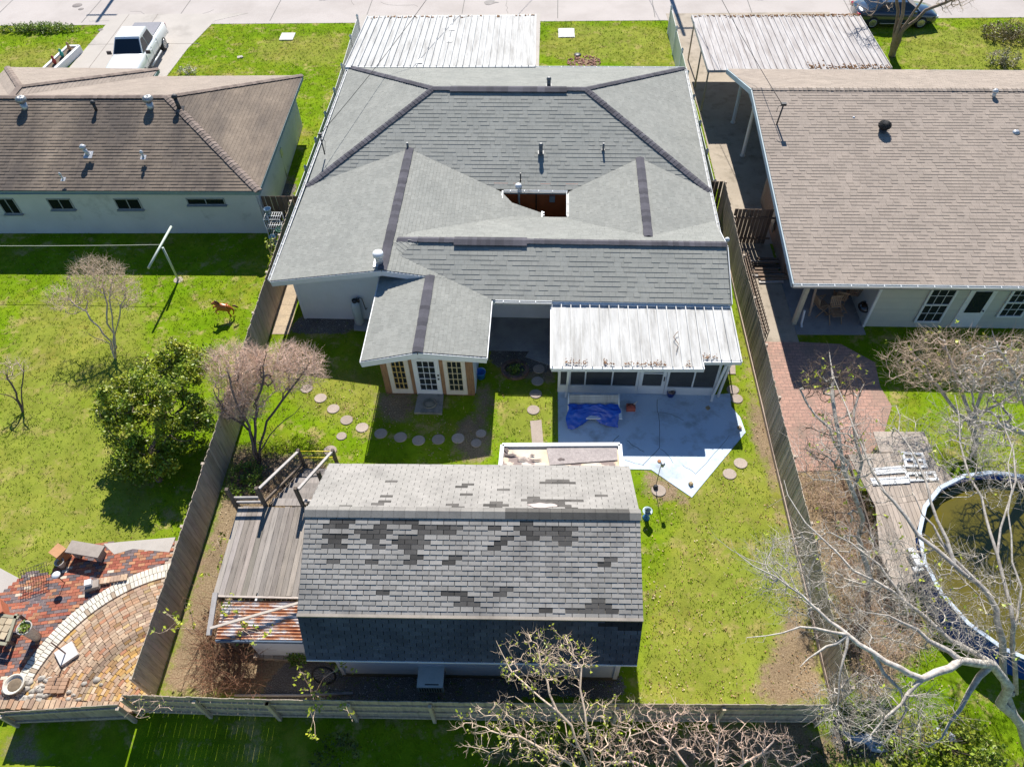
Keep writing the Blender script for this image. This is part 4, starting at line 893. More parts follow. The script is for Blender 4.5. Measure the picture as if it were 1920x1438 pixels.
def missing(rects, mx, my):
    def f(p, r):
        x, y = PX(p); X = (x-380)*2.2326; Y = (y-820)*2.2326
        for a, b, c, d in rects:
            if a-mx < X < c+mx and b-my < Y < d+my:
                k = r.uniform(0.22, 0.42); return ((k*1.02, k, k), 0.3)
        return None
    return f
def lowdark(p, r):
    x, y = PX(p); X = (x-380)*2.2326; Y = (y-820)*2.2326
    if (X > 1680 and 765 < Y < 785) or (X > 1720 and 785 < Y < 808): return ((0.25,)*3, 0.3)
mb = MB(); ks = dict(course=0.13, tab=0.34, thick=0.013, jit=0.25, lo=0.84, hi=1.14, gap=0.016)
shingles(mb, [(SX0, yb1, zb1), (SX1, yb1, zb1), (SX1, yr, zr), (SX0, yr, zr)], seed=41, tintf=missing(NEAR, -6, 3), **ks)
shingles(mb, [(SX1, yf1, zf1), (SX0, yf1, zf1), (SX0, yr, zr), (SX1, yr, zr)], seed=42, tintf=missing(FAR, -4, 1.6), course=0.13, tab=0.34, thick=0.008, lo=0.94, hi=1.04, gap=0.010)
sroof = mb.build("roof", sh_shed, shed)
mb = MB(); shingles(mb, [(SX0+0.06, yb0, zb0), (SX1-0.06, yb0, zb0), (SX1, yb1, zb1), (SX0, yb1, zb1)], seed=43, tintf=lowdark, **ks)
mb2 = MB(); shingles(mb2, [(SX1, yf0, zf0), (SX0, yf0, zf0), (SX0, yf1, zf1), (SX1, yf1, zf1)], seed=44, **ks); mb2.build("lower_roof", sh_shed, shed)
mb.build("lower_roof", M_shingle("shade_painted_shingle", (0.075, 0.09, 0.125), (0.055, 0.068, 0.10), dirt=(0.03, 0.036, 0.055), dscale=0.5), shed)  # near lower slope: its shade is painted in as a darker navy colour
mb = MB(); 
def strip(mb, x0, x1, y0, z0, y1, z1, y2, z2, c): mb.add([(x0, y0, z0), (x1, y0, z0), (x1, y1, z1), (x0, y1, z1), (x1, y2, z2), (x0, y2, z2)], [(0, 1, 2, 3), (3, 2, 4, 5)], c)
x = SX0-0.02
while x < SX1:
    x2 = min(SX1+0.02, x+0.3); c = rnd.uniform(0.92, 1.08); dk = 1.0
    if -1.0 < x < 2.3: c *= 0.42
    strip(mb, x, x2+0.01, yr-0.17, zr-0.04, yr, zr+0.05, yr+0.17, zr-0.04, (c*0.8,)*3); x = x2
mb.beam((SX0, yb1-0.02, zb1+0.01), (SX1, yb1-0.02, zb1+0.01), 0.08, 0.05, (0.9, 0.85, 0.8))
sub(sroof, mb, "ridge_cap", sh_shed)
mb = MB(); r_ = random.Random(9)
p0 = P3(1018, 951, 4.22); k = []
for i in range(14):
    a = i/14*2*math.pi; k.append((p0.x+0.40*math.cos(a)*(1+r_.uniform(-0.15, 0.15)), yr+0.32+0.10*math.sin(a)*(1+r_.uniform(-0.4, 0.4))))
mb.slab3([(a, b, zr-(b-yr)*0.4933+0.025) for a, b in k], 0.01); sub(sroof, mb, "bare_board", M("bare_roof_board", (0.50, 0.42, 0.39)))
mb = MB(); mb.beam((SX0+0.06, yb0-0.01, zb0-0.03), (SX1-0.06, yb0-0.01, zb0-0.03), 0.05, 0.06); mb.build("drip_edge", white, shed)
# rakes / gable ends and walls
shed_white = M("stained_white_board", (0.66, 0.69, 0.72), (0.60, 0.63, 0.66), 1.5, 0.7, finevar=0.05, dirt=(0.42, 0.40, 0.35), dirt_scale=0.7, dirt_lo=0.6, dirt_hi=0.85)
mb = MB(); wx0, wx1, wy0, wy1 = -5.45, 2.38, 7.25, 12.75
for x in (wx0, wx1):
    mb.add([(x+s, y, z) for s in (-0.05, 0.05) for y, z in ((wy0, 0.15), (wy0, 2.2), (yb1+0.1, 3.1), (yr, 4.15), (yf1-0.1, 3.1), (wy1, 2.2), (wy1, 0.15))], [tuple(range(7)), tuple(range(13, 6, -1))]+[(i, 7+i, 7+(i+1) % 7, (i+1) % 7) for i in range(7)])
mb.box(((wx0+wx1)/2, wy0, 1.15), (wx1-wx0, 0.08, 2.0)); mb.box(((wx0+wx1)/2, wy1, 1.15), (wx1-wx0, 0.08, 2.0))
mb.box((wx1-0.05, wy0-0.05, 1.1), (0.12, 0.05, 1.95)); mb.box((wx0+0.05, wy0-0.05, 1.1), (0.10, 0.05, 1.95))
mb.build("wall", shed_white, shed)
skirt_brown = M("dark_brown_skirt", (0.16, 0.13, 0.08), (0.10, 0.09, 0.05), 5, 0.95)  # dark brown mottled colour along the wall foot
mb = MB(); mb.box(((wx0+wx1)/2, wy0-0.02, 0.09), (wx1-wx0, 0.10, 0.18)); mb.box((wx1+0.02, 10, 0.09), (0.1, 5.5, 0.18)); mb.build("skirt_board", skirt_brown, shed)
# north side awning with peeling felt
mb = MB(); az = 2.45
q = [Vector(G(a, b, az)+(az,)) for a, b in ((938, 866), (1164, 864), (1162, 835), (942, 836))]
q[0].y = q[1].y = 12.6
mb.slab3(q, 0.06); aw = mb.build("awning", M("peeling_felt", (0.62, 0.58, 0.54), (0.60, 0.44, 0.26), 1.2, 0.8, dirt=(0.26, 0.20, 0.18), dirt_scale=1.4, dirt_lo=0.56, dirt_hi=0.60), shed)
mb = MB(); zt = Vector((0, 0, 0.03))
for i in (1, 2, 3): mb.beam(q[i]+zt, q[(i+1) % 4]+zt, 0.12, 0.10)
sub(aw, mb, "white_frame", white)
mb = MB(); cx = P3(1050, 850, az)
mid = (q[0]+q[1])/2
mb.slab3([Vector((q[1].x-2.2, q[1].y+0.25, az+0.03)), Vector((q[1].x-0.1, q[1].y+0.45, az+0.03)), Vector((q[2].x-0.1, q[2].y-0.1, az+0.03)), Vector((q[2].x-2.3, q[2].y-0.12, az+0.03))], 0.01); sub(aw, mb, "felt_patch", M("grey_pink_felt", (0.42, 0.37, 0.35), (0.30, 0.26, 0.25), 9, 0.9, finevar=0.3))
felt_d = M("dark_felt", (0.13, 0.10, 0.095))
for (a, b, w, h) in ((955, 853, 0.42, 0.13), (998, 853, 0.14, 0.06), (1052, 861, 0.2, 0.10), (978, 862, 0.3, 0.05), (1005, 862, 0.36, 0.06), (949, 842, 0.14, 0.25)):
    x, y = G(a, b, az+0.035); mb = MB(); mb.add([(x+w/2*math.copysign(abs(math.cos(t))**0.5, math.cos(t))*rnd.uniform(0.7, 1.2), y+h/2*math.sin(t)*rnd.uniform(0.3, 1.3), az+0.04) for t in np.arange(0, 6.2, 0.4)], [tuple(range(16))]); sub(aw, mb, "torn_felt", felt_d)
# wall air conditioner
ac = thing("air_conditioner", "grey-white box air conditioner sticking out of the shed's back wall", "air conditioner", (P3(810, 1287, 0.4).x, 7.0, 0.6))
mb = MB(); c0 = P3(808, 1270, 0.75); mb.box((c0.x, 6.95, 0.62), (0.72, 0.62, 0.42)); cs = mb.build("casing", M("aged_casing", (0.50, 0.54, 0.52), (0.42, 0.46, 0.44), 5, 0.6, dirt=(0.2, 0.2, 0.18), dirt_lo=0.6), ac)
mb = MB()
for i in range(9): mb.box((c0.x+0.365, 6.72+i*0.055, 0.62), (0.012, 0.02, 0.3)); mb.box((c0.x-0.28+i*0.07, 6.635, 0.62), (0.03, 0.012, 0.3))
mb.box((c0.x+0.05, 6.72, 0.835), (0.38, 0.03, 0.012)); sub(cs, mb, "vent_slots", dark)
# ------------------------------------------------------------------ plants
def bark(name, c1, c2, sc=6): return M(name, c1, c2, sc, 0.9, bmp=0.3, fine=30, finevar=0.25)
bark_grey = bark("grey_lichen_bark", (0.62, 0.57, 0.50), (0.28, 0.24, 0.21), 9)
bark_pink = bark("pinkish_bark", (0.80, 0.59, 0.47), (0.60, 0.43, 0.33))
bark_brown = bark("brown_bark", (0.24, 0.17, 0.13), (0.12, 0.085, 0.065))
bark_tan = bark("tan_bark", (0.66, 0.52, 0.39), (0.50, 0.38, 0.28))
bark_dark = bark("dark_trunk_bark", (0.10, 0.075, 0.06), (0.05, 0.04, 0.035))
def leafmat(name, col, col2, rough=0.45, trans=0.25):
    m, nt, bs = _nodes(name); v = worldpos(nt)
    c = mix(nt, ramp(nt, noise(nt, v, 1.3, 3), [(0.35, (0, 0, 0)), (0.65, (1, 1, 1))]), col, col2)
    c = mix(nt, 1.0, c, tint(nt), 'MULTIPLY'); nt.links.new(c, bs.inputs["Base Color"]); bs.inputs["Roughness"].default_value = rough
    t = N(nt, "ShaderNodeBsdfTranslucent"); nt.links.new(c, t.inputs[0]); ms = N(nt, "ShaderNodeMixShader"); ms.inputs[0].default_value = trans
    nt.links.new(bs.outputs[0], ms.inputs[1]); nt.links.new(t.outputs[0], ms.inputs[2]); nt.links.new(ms.outputs[0], nt.nodes["Material Output"].inputs[0]); return m
leaf_dark = leafmat("evergreen_leaf", (0.16, 0.25, 0.018), (0.34, 0.36, 0.03))
leaf_young = leafmat("young_leaf", (0.42, 0.46, 0.05), (0.32, 0.40, 0.04))
leaf_weed = leafmat("weed_leaf", (0.13, 0.22, 0.03), (0.2, 0.28, 0.03))
def ellips(c, r, n, rg, shell=0.5, zmin=None):
    out = []; c = np.array(c, float); r = np.array(r, float)
    while len(out) < n:
        v = rg.normal(size=3); v /= np.linalg.norm(v); k = shell+(1-shell)*rg.random()**0.6
        k = k if rg.random() < 0.75 else rg.random()
        p = c+v*r*k
        if zmin is not None and p[2] < zmin: continue
        out.append(p)
    return out
class Tree:
    def __init__(s, seed): s.p = []; s.par = []; s.ch = []; s.rg = np.random.default_rng(seed); s.fix = {}
    def limb(s, pts, attach=None, jit=0.04, sub=3, r=None):
        """polyline limb; first point joins the node nearest to it (or starts the tree)"""
        pts = [np.array(p, float) for p in pts]; par = -1
        if s.p:
            A = np.array(s.p); par = int(np.argmin(((A-pts[0])**2).sum(1))); pts = pts[1:] if np.linalg.norm(s.p[par]-pts[0]) < 0.25 else pts
            pts = [s.p[par]]+pts
            chain = [par]; rest = pts
        else: s.p.append(pts[0]); s.par.append(-1); chain = [0]; rest = pts
        for a, b in zip(rest[:-1], rest[1:]):
            L = np.linalg.norm(b-a)
            for i in range(1, sub+1):
                q = a+(b-a)*i/sub+(s.rg.normal(size=3)*jit*L if i < sub else 0)
                s.p.append(q); s.par.append(chain[-1]); chain.append(len(s.p)-1)
        s.ch.append(chain)
        if r:
            if par >= 0 and par in s.fix and par != 0: r = (min(r[0], s.fix[par]*0.8), min(r[1], s.fix[par]*0.25))
            for i, k in enumerate(chain): s.fix[k] = max(s.fix.get(k, 0), r[0]+(r[1]-r[0])*i/max(1, len(chain)-1))
        return s
    def fill(s, tips, seg=0.25, wig=0.12, up=0.15, mx=99):
        A = np.array(s.p); order = sorted(tips, key=lambda t: ((A-t)**2).sum(1).min())
        for t in order:
            A = np.array(s.p); base = A[0]; d = np.linalg.norm(A-t, axis=1)
            pen = 0.35*np.maximum(0, np.linalg.norm(A-base, axis=1)-np.linalg.norm(t-base)*0.85)
            k = int(np.argmin(d+pen)); L = d[k]
            if L < 0.05 or L > mx: continue
            n = max(2, int(L/seg)); chain = [k]; a = s.p[k]; off = s.rg.normal(size=3)*wig*L
            pd = a-s.p[s.par[k]] if s.par[k] >= 0 else np.array([0, 0, 1.0]); pd = pd/(np.linalg.norm(pd)+1e-6)
            for i in range(1, n+1):
                u = i/n; q = a+(t-a)*u+(off+pd*L*0.25)*math.sin(math.pi*u)*0.8+s.rg.normal(size=3)*0.03*L/n*2
                s.p.append(q); s.par.append(chain[-1]); chain.append(len(s.p)-1)
            s.ch.append(chain)
    def mesh(s, mb, r_tip=0.006, ex=0.45, rmax=9, twigs=2, tl=0.25, tr=0.004, tint_=(0.8, 1.2), tipcb=None, minr_sides=((0.05, 8), (0.02, 6), (0.009, 4)), twmb=None, split=None):
        n = len(s.p); cnt = np.zeros(n); last = set(c[-1] for c in s.ch)
        for k in last: cnt[k] += 1
        for i in range(n-1, 0, -1): cnt[s.par[i]] += cnt[i]
        R = np.minimum(rmax, r_tip*np.maximum(cnt, 1)**ex)
        for k, v in s.fix.items(): R[k] = max(R[k], v)
        for ch in s.ch:
            rr = [R[k] for k in ch]
            if len(ch) > 1: rr[0] = min(rr[0], rr[1]*1.25)
            if R[ch[-1]] <= r_tip*1.01: rr[-1] = r_tip*0.5
            nn = 3
            for th, k in minr_sides:
                if max(rr) > th: nn = k; break
            c = rnd.uniform(*tint_); tgt = mb if (twmb is None or max(rr) > (split or 0.02)) else twmb
            tgt.tube([s.p[k] for k in ch], rr, nn, (c, c, c), cap=False)
            for _ in range(twigs):
                j = int(len(ch)*s.rg.uniform(0.35, 1.0)); j = min(j, len(ch)-1); a = np.array(s.p[ch[j]])
                if R[ch[j]] > r_tip*8: continue
                d = a-np.array(s.p[ch[max(0, j-1)]]); d = d/(np.linalg.norm(d)+1e-6)+s.rg.normal(size=3)*0.6; d[2] += 0.15; d /= np.linalg.norm(d)
                L = tl*s.rg.uniform(0.4, 1.2); m = a+d*L*0.5+s.rg.normal(size=3)*L*0.12; q = a+d*L+np.array([0, 0, L*0.15])
                (twmb or mb).tube([a, m, q], [tr, tr*0.8, tr*0.4], 3, (c*1.05,)*3, cap=False)
                if tipcb: tipcb(q, d)
            if tipcb: tipcb(s.p[ch[-1]], None)
def leafcloud(name, pts, size, mat, parent, seed=1, tintr=(0.6, 1.4), elong=1.8, lift=0.4, group=None):
    rg = np.random.default_rng(seed); P = np.array(pts, float); n = len(P)
    if parent is not None: P = P-np.array(parent['_loc'])
    nrm = rg.normal(size=(n, 3)); nrm[:, 2] = np.abs(nrm[:, 2])+lift; nrm /= np.linalg.norm(nrm, axis=1)[:, None]
    a = rg.normal(size=(n, 3)); a -= (a*nrm).sum(1)[:, None]*nrm; a /= np.linalg.norm(a, axis=1)[:, None]; b = np.cross(nrm, a)
    sz = size*rg.uniform(0.6, 1.3, n)[:, None]
    V = np.stack([P-a*sz*elong*0.5, P-b*sz*0.5-nrm*sz*0.1, P+a*sz*elong*0.5, P+b*sz*0.5-nrm*sz*0.1], 1).reshape(-1, 3)
    F = np.arange(n*4).reshape(n, 4); t = rg.uniform(tintr[0], tintr[1], n); w = rg.uniform(0.9, 1.12, n)
    cols = np.repeat(np.stack([t*w, t, t*rg.uniform(0.7, 1.1, n)], 1), 4, axis=0)
    o = fast_mesh(name, V, F, mat, cols)
    if parent is not None: o.parent = parent; o['_loc'] = parent['_loc']
    return o
def v3(px, py, z): return np.array(P3(px, py, z))
# pinkish crepe myrtle by the deck steps
def bare_tree(label, base, stems, crown, ntips, bark_m, seed, twig_m=None, r_tip=0.006, tw=3, tl=0.28, name="bare_tree", cat="tree", r0=0.09, ex=0.45, wig=0.12, group=None, leaves=0, shell=0.5, rmax=9, leafsize=0.05, jit=0.04):
    t = thing(name, label, cat, (base[0], base[1], 0), group); T = Tree(seed)
    first = True
    for st in stems: T.limb([base]+st if (first or np.linalg.norm(np.array(st[0])-np.array(base)) < 2.2) else st, r=(r0*(1 if first else 0.7), 0.009), jit=jit); first = False
    tips = []
    for c, r, w in crown: tips += ellips(c, r, int(ntips*w), T.rg, shell, 0.25)
    T.fill(tips, wig=wig)
    a, b = MB(), MB(); lp = []
    T.mesh(a, r_tip=r_tip, twigs=tw, tl=tl, twmb=b, split=0.022, ex=ex, rmax=rmax, tipcb=(lambda p, d: lp.append(p)) if leaves else None)
    a.build("trunk", bark_m, t); b.build("crown", twig_m or bark_m, t)
    if leaves:
        rg = np.random.default_rng(seed); lp = [lp[i] for i in rg.choice(len(lp), min(leaves, len(lp)), replace=False)]
        pts = [np.array(p)+rg.normal(size=3)*0.03 for p in lp for _ in range(3)]
        leafcloud("leaves", pts, leafsize, leaf_young, t, seed)
    return t
b0 = v3(487, 868, 0)
bare_tree("dense pinkish-twigged bare tree beside the wooden deck steps", b0,
          [[b0+[-.05, 0, .6], v3(468, 800, 1.2), v3(440, 745, 2.4), v3(425, 690, 3.0)], [b0+[0, .1, .6], v3(478, 790, 1.3), v3(490, 730, 2.4), v3(500, 660, 3.3)],
           [b0+[.1, .1, .5], v3(500, 790, 1.2), v3(545, 730, 2.2), v3(580, 680, 2.8)], [b0+[.1, .1, .5], v3(520, 800, 1.0), v3(565, 760, 1.7)], [v3(470, 810, 1.0), v3(420, 770, 1.9), v3(400, 730, 2.4)]],
          [(v3(450, 690, 2.5), (1.3, 0.8, 1.0), 0.38), (v3(540, 690, 2.4), (1.35, 0.8, 1.0), 0.38), (v3(450, 760, 1.7), (1.0, 0.6, 0.6), 0.24)], 2300, bark_brown, 31, bark_pink, r_tip=0.0048, tw=4, tl=0.34, r0=0.05, rmax=0.05, ex=0.36)
b1 = v3(216, 672, 0)
bare_tree("wide-spreading bare grey tree in the left neighbour's lawn, south of the clothesline", b1,
          [[v3(212, 640, 0.7), v3(200, 590, 1.7), v3(192, 530, 2.5)], [v3(208, 640, 0.7), v3(170, 600, 1.5), v3(130, 560, 2.2)], [v3(214, 640, 0.7), v3(225, 590, 1.7), v3(235, 540, 2.4)],
           [v3(206, 645, 0.6), v3(165, 625, 1.2)], [v3(216, 636, 0.8), v3(205, 560, 2.2), v3(215, 510, 2.9)]],
          [(v3(185, 520, 2.6), (1.1, 0.8, 0.8), 0.55), (v3(130, 560, 2.0), (0.9, 0.7, 0.6), 0.22), (v3(235, 550, 2.2), (0.6, 0.7, 0.7), 0.23)], 1000, bark_tan, 32, bark_tan, r_tip=0.0048, tw=3, tl=0.3, r0=0.05, rmax=0.045, ex=0.34)
b2 = v3(43, 772, 0)
bare_tree("small slender bare sapling at the far left edge of the lawn", b2, [[v3(30, 735, 0.8), v3(10, 700, 1.5)], [v3(40, 730, 0.9), v3(45, 680, 1.7)], [v3(25, 745, 0.6), v3(-15, 735, 1.1)]],
          [(v3(20, 690, 1.5), (0.7, 0.5, 0.5), 1.0)], 90, bark_brown, 33, bark_tan, r_tip=0.005, tw=2, tl=0.25, r0=0.05)
# evergreen
b3 = v3(300, 900, 0)
t = thing("evergreen_tree", "dense dark green leafy tree leaning over the left board fence", "tree", tuple(b3)); T = Tree(5); 
T.limb([b3, b3+[0, 0.1, 0.9], v3(292, 790, 1.6)], r=(0.12, 0.05))
cl = [(v3(290, 755, 1.9), (1.7, 1.25, 1.25)), (v3(330, 680, 2.5), (1.3, 0.7, 0.6)), (v3(230, 770, 1.8), (0.9, 0.9, 0.9)), (v3(350, 790, 1.5), (0.9, 0.8, 0.8)), (v3(250, 850, 1.0), (0.9, 0.7, 0.7)), (v3(270, 860, 0.9), (1.0, 0.7, 0.6))]
tips = []
for c, r in cl: tips += ellips(c, r, 60, T.rg, 0.6, 0.2)
T.fill(tips); mb = MB(); T.mesh(mb, twigs=0); mb.build("trunk", bark_brown, t)
rg = np.random.default_rng(8); pts = []
wts = [0.34, 0.18, 0.13, 0.12, 0.1, 0.13]
for (c, r), w in zip(cl, wts):
    cc = [np.array(c)+(q-np.array(c))*rg.uniform(0.75, 1.28) for q in ellips(c, r, int(190*w), rg, 0.7, 0.15)]; cc = [q for q in cc if q[2] > 0.15]
    for q in cc: pts += list(q+rg.normal(size=(200, 3))*np.array([0.125, 0.125, 0.09])*rg.uniform(0.6, 1.5))
leafcloud("crown", pts, 0.062, leaf_dark, t, 6, (0.45, 1.7), 1.7)
# front yard tree above the dark car
b4 = v3(1672, 105, 0)
bare_tree("leafless forked street tree beside the parked dark car", b4, [[v3(1680, 70, 1.2), v3(1692, 30, 2.4), v3(1698, -20, 3.8)], [v3(1684, 68, 1.3), v3(1712, 25, 2.7), v3(1745, -25, 4.2)], [v3(1676, 75, 1.0), v3(1684, 20, 2.6), v3(1680, -30, 4.0)], [v3(1690, 60, 1.6), v3(1735, 20, 2.9), v3(1790, -2, 3.6)]],
          [(v3(1700, -60, 5.0), (3.2, 1.6, 1.1), 0.7), (v3(1640, -5, 4.0), (1.4, 1, 0.8), 0.15), (v3(1790, 0, 3.6), (1.2, 0.8, 0.6), 0.15)], 420, bark("front_tree_bark", (0.36, 0.27, 0.21), (0.20, 0.15, 0.11)), 34, bark_tan, r_tip=0.008, tw=3, tl=0.5, r0=0.22, ex=0.5, jit=0.02)
# bottom centre tree with yellow buds, rooted in the alley
b5 = v3(1150, 1560, 0)
bare_tree("budding tree with bare tan branches reaching over the back fence and the shed wall", b5,
          [[v3(1130, 1470, 1.5), v3(1080, 1390, 2.6), v3(1030, 1300, 3.1), v3(1010, 1220, 3.4)], [v3(1120, 1460, 1.6), v3(1010, 1400, 2.4), v3(920, 1370, 2.8)], [v3(1130, 1460, 1.6), v3(1100, 1370, 2.8), v3(1090, 1250, 3.3), v3(1060, 1190, 3.6)],
           [v3(1050, 1330, 2.9), v3(960, 1260, 3.1), v3(930, 1200, 3.3)], [v3(1130, 1470, 1.5), v3(1180, 1380, 2.5), v3(1250, 1340, 2.7)]],
          [(v3(1020, 1235, 3.2), (1.25, 0.8, 0.5), 0.36), (v3(960, 1370, 2.6), (1.5, 0.8, 0.6), 0.28), (v3(1080, 1400, 2.4), (1.5, 0.7, 0.7), 0.22), (v3(1130, 1340, 2.4), (1.0, 0.6, 0.5), 0.14)], 620, bark_tan, 35, bark_tan, r_tip=0.006, tw=2, tl=0.24, r0=0.04, ex=0.34, wig=0.2, leaves=330, leafsize=0.042, rmax=0.036)
b6 = v3(1330, 1540, 0)
bare_tree("low pinkish bare thicket leaning on the back fence under the big tree", b6,
          [[v3(1300, 1450, 1.2), v3(1240, 1380, 1.8)], [v3(1340, 1450, 1.2), v3(1350, 1370, 1.9)], [v3(1370, 1450, 1.2), v3(1450, 1390, 1.8)], [v3(1400, 1470, 1.0), v3(1520, 1420, 1.6)], [v3(1280, 1460, 1.0), v3(1150, 1430, 1.7)]],
          [(v3(1250, 1360, 1.9), (1.4, 0.7, 0.4), 0.35), (v3(1400, 1400, 1.7), (1.6, 0.6, 0.45), 0.4), (v3(1180, 1410, 1.6), (1.2, 0.5, 0.4), 0.25)], 560, bark_pink, 36, bark_pink, r_tip=0.005, tw=2, tl=0.2, r0=0.035, wig=0.2, rmax=0.03)
# the big grey tree of the right corner
b7 = v3(1935, 1420, 0)
bare_tree("big pale grey leafless tree at the bottom right corner, its long limbs crossing the pool", b7,
          [[v3(1900, 1340, 2.0), v3(1860, 1245, 4.2), v3(1800, 1238, 4.9), v3(1730, 1272, 5.0), v3(1660, 1240, 5.2), v3(1590, 1190, 5.3), v3(1540, 1150, 5.4), v3(1480, 1100, 5.6), v3(1385, 1040, 5.9)],
           [v3(1900, 1330, 2.2), v3(1880, 1200, 4.4), v3(1850, 1110, 5.0), v3(1790, 1060, 5.3), v3(1700, 970, 5.6), v3(1640, 890, 5.8), v3(1600, 800, 6.0), v3(1560, 700, 6.0)],
           [v3(1905, 1300, 2.6), v3(1900, 1170, 4.8), v3(1870, 1040, 5.2), v3(1840, 930, 5.4), v3(1800, 830, 5.5), v3(1790, 740, 5.6)],
           [v3(1860, 1250, 4.2), v3(1780, 1200, 4.6), v3(1700, 1130, 5.0), v3(1650, 1060, 5.2), v3(1560, 1000, 5.4)], [v3(1590, 1190, 5.3), v3(1575, 1260, 5.0), v3(1570, 1320, 4.6)], [v3(1640, 1235, 5.2), v3(1700, 1330, 4.6), v3(1660, 1390, 4.2)],
           [v3(1900, 1230, 4.2), v3(1915, 1100, 5.0), v3(1890, 960, 5.6), v3(1900, 830, 6.0)], [v3(1590, 1190, 5.3), v3(1530, 1225, 5.1), v3(1500, 1250, 5.0)],
           [v3(1790, 1060, 5.3), v3(1745, 940, 5.7), v3(1700, 830, 5.9), v3(1680, 760, 6.0)], [v3(1870, 1040, 5.2), v3(1905, 900, 5.7), v3(1875, 760, 6.1)], [v3(1480, 1100, 5.6), v3(1440, 1060, 5.7), v3(1345, 1010, 5.9)], [v3(1590, 1190, 5.3), v3(1500, 1175, 5.5), v3(1400, 1195, 5.5)],
           [v3(1700, 1130, 5.0), v3(1600, 1070, 5.3), v3(1510, 980, 5.6), v3(1470, 900, 5.8)], [v3(1850, 1110, 5.0), v3(1765, 1015, 5.4), v3(1715, 930, 5.7)], [v3(1800, 1238, 4.9), v3(1720, 1180, 5.2), v3(1640, 1150, 5.4)], [v3(1730, 1272, 5.0), v3(1690, 1320, 4.7), v3(1600, 1400, 4.3)], [v3(1860, 1245, 4.2), v3(1800, 1330, 4.0), v3(1740, 1400, 3.8)]],
          [(v3(1600, 1090, 5.0), (2.3, 1.7, 0.6), 0.26), (v3(1770, 1120, 4.8), (2.2, 1.6, 0.6), 0.24), (v3(1620, 850, 5.6), (1.8, 1.5, 0.5), 0.14), (v3(1830, 850, 5.4), (1.9, 1.7, 0.6), 0.16), (v3(1480, 1060, 5.4), (1.0, 0.9, 0.5), 0.07), (v3(1650, 1330, 4.4), (1.6, 0.8, 0.6), 0.15)],
          1900, bark_grey, 37, bark_grey, r_tip=0.0055, tw=3, tl=0.55, r0=0.13, ex=0.33, jit=0.035, leaves=130, leafsize=0.05, rmax=0.11)
b8 = v3(1625, 1120, 0)
bare_tree("tall thin grey tree with sparse buds beside the right fence, north of the big one", b8,
          [[v3(1618, 1040, 1.6), v3(1610, 950, 3.0), v3(1575, 840, 4.2), v3(1560, 740, 5.0), v3(1555, 660, 5.4)], [v3(1608, 900, 3.5), v3(1600, 800, 4.5), v3(1620, 720, 5.0)], [v3(1590, 870, 3.9), v3(1530, 780, 4.6), v3(1500, 730, 5.0)]],
          [(v3(1560, 710, 5.2), (1.0, 0.7, 0.8), 0.5), (v3(1560, 820, 4.2), (1.0, 0.9, 0.9), 0.3), (v3(1600, 980, 3.0), (0.9, 0.8, 0.9), 0.2)], 420, bark_grey, 38, bark_brown, r_tip=0.006, tw=3, tl=0.3, r0=0.09, leaves=60, leafsize=0.06, rmax=0.06)
b9 = v3(1830, 830, 0)
bare_tree("tangled bare grey tree in front of the right neighbour's windows", b9,
          [[v3(1820, 780, 1.2), v3(1790, 700, 2.6), v3(1770, 640, 3.3)], [v3(1826, 780, 1.2), v3(1850, 700, 2.6), v3(1880, 640, 3.4)], [v3(1815, 790, 1.0), v3(1770, 740, 2.0), v3(1720, 690, 2.8)], [v3(1830, 775, 1.3), v3(1900, 740, 2.2), v3(1960, 690, 3.0)]],
          [(v3(1780, 680, 2.9), (2.2, 1.2, 1.0), 0.6), (v3(1900, 690, 3.0), (1.6, 1.2, 1.1), 0.4)], 900, bark_grey, 39, bark_tan, rmax=0.06, r_tip=0.0052, tw=4, tl=0.42, r0=0.1, leaves=110, leafsize=0.06)
b10 = v3(1980, 880, 0)
bare_tree("bare grey tree at the right edge leaning over the pool", b10, [[v3(1950, 800, 2.0), v3(1900, 700, 4.0), v3(1860, 620, 5.0)], [v3(1960, 830, 1.6), v3(1890, 800, 3.0), v3(1830, 790, 4.0)], [v3(1950, 800, 2.0), v3(1930, 700, 4.2)]],
          [(v3(1870, 700, 4.4), (1.4, 1.1, 0.9), 0.6), (v3(1840, 800, 3.6), (1.2, 0.8, 0.6), 0.4)], 480, bark_grey, 40, bark_grey, r_tip=0.007, tw=3, tl=0.35, r0=0.12, leaves=40, leafsize=0.06)
# brush between the right fence and the pool deck
def brush(label, polypx, h, n, mat, seed, r=0.005, name="brush", cat="undergrowth", len_=0.7, kind_stuff=True):
    rg = random.Random(seed); mb = MB(); P = gp(polypx); xs = [p[0] for p in P]; ys = [p[1] for p in P]; k = 0
    while k < n:
        x, y = rg.uniform(min(xs), max(xs)), rg.uniform(min(ys), max(ys))
        if not inpoly(np.array([x]), np.array([y]), P)[0]: continue
        k += 1; a = rg.uniform(0, 6.28); L = len_*rg.uniform(0.4, 1.3); z = rg.uniform(0, 0.3)*h; up = rg.uniform(0.1, 1.0)*h
        p0 = Vector((x, y, z)); p2 = p0+Vector((math.cos(a)*L, math.sin(a)*L, up)); p1 = (p0+p2)/2+Vector((rg.gauss(0, .08), rg.gauss(0, .08), abs(rg.gauss(0, .15))*h))
        c = rg.uniform(0.5, 1.3); mb.tube([p0, p1, p2], [r, r*0.9, r*0.4], 3, (c, c*rg.uniform(0.85, 1), c*rg.uniform(0.8, 1)), cap=False)
        for _ in range(1):
            q = p1+(p2-p1)*rg.random(); d = Vector((rg.gauss(0, 1), rg.gauss(0, 1), rg.gauss(0.4, 0.5))).normalized()*L*0.35; mb.tube([q, q+d], [r*0.6, r*0.3], 3, (c,)*3, cap=False)
    o = mb.build(name, mat); tag(o, label, cat); 
    if kind_stuff: o['kind'] = 'stuff'
    return o
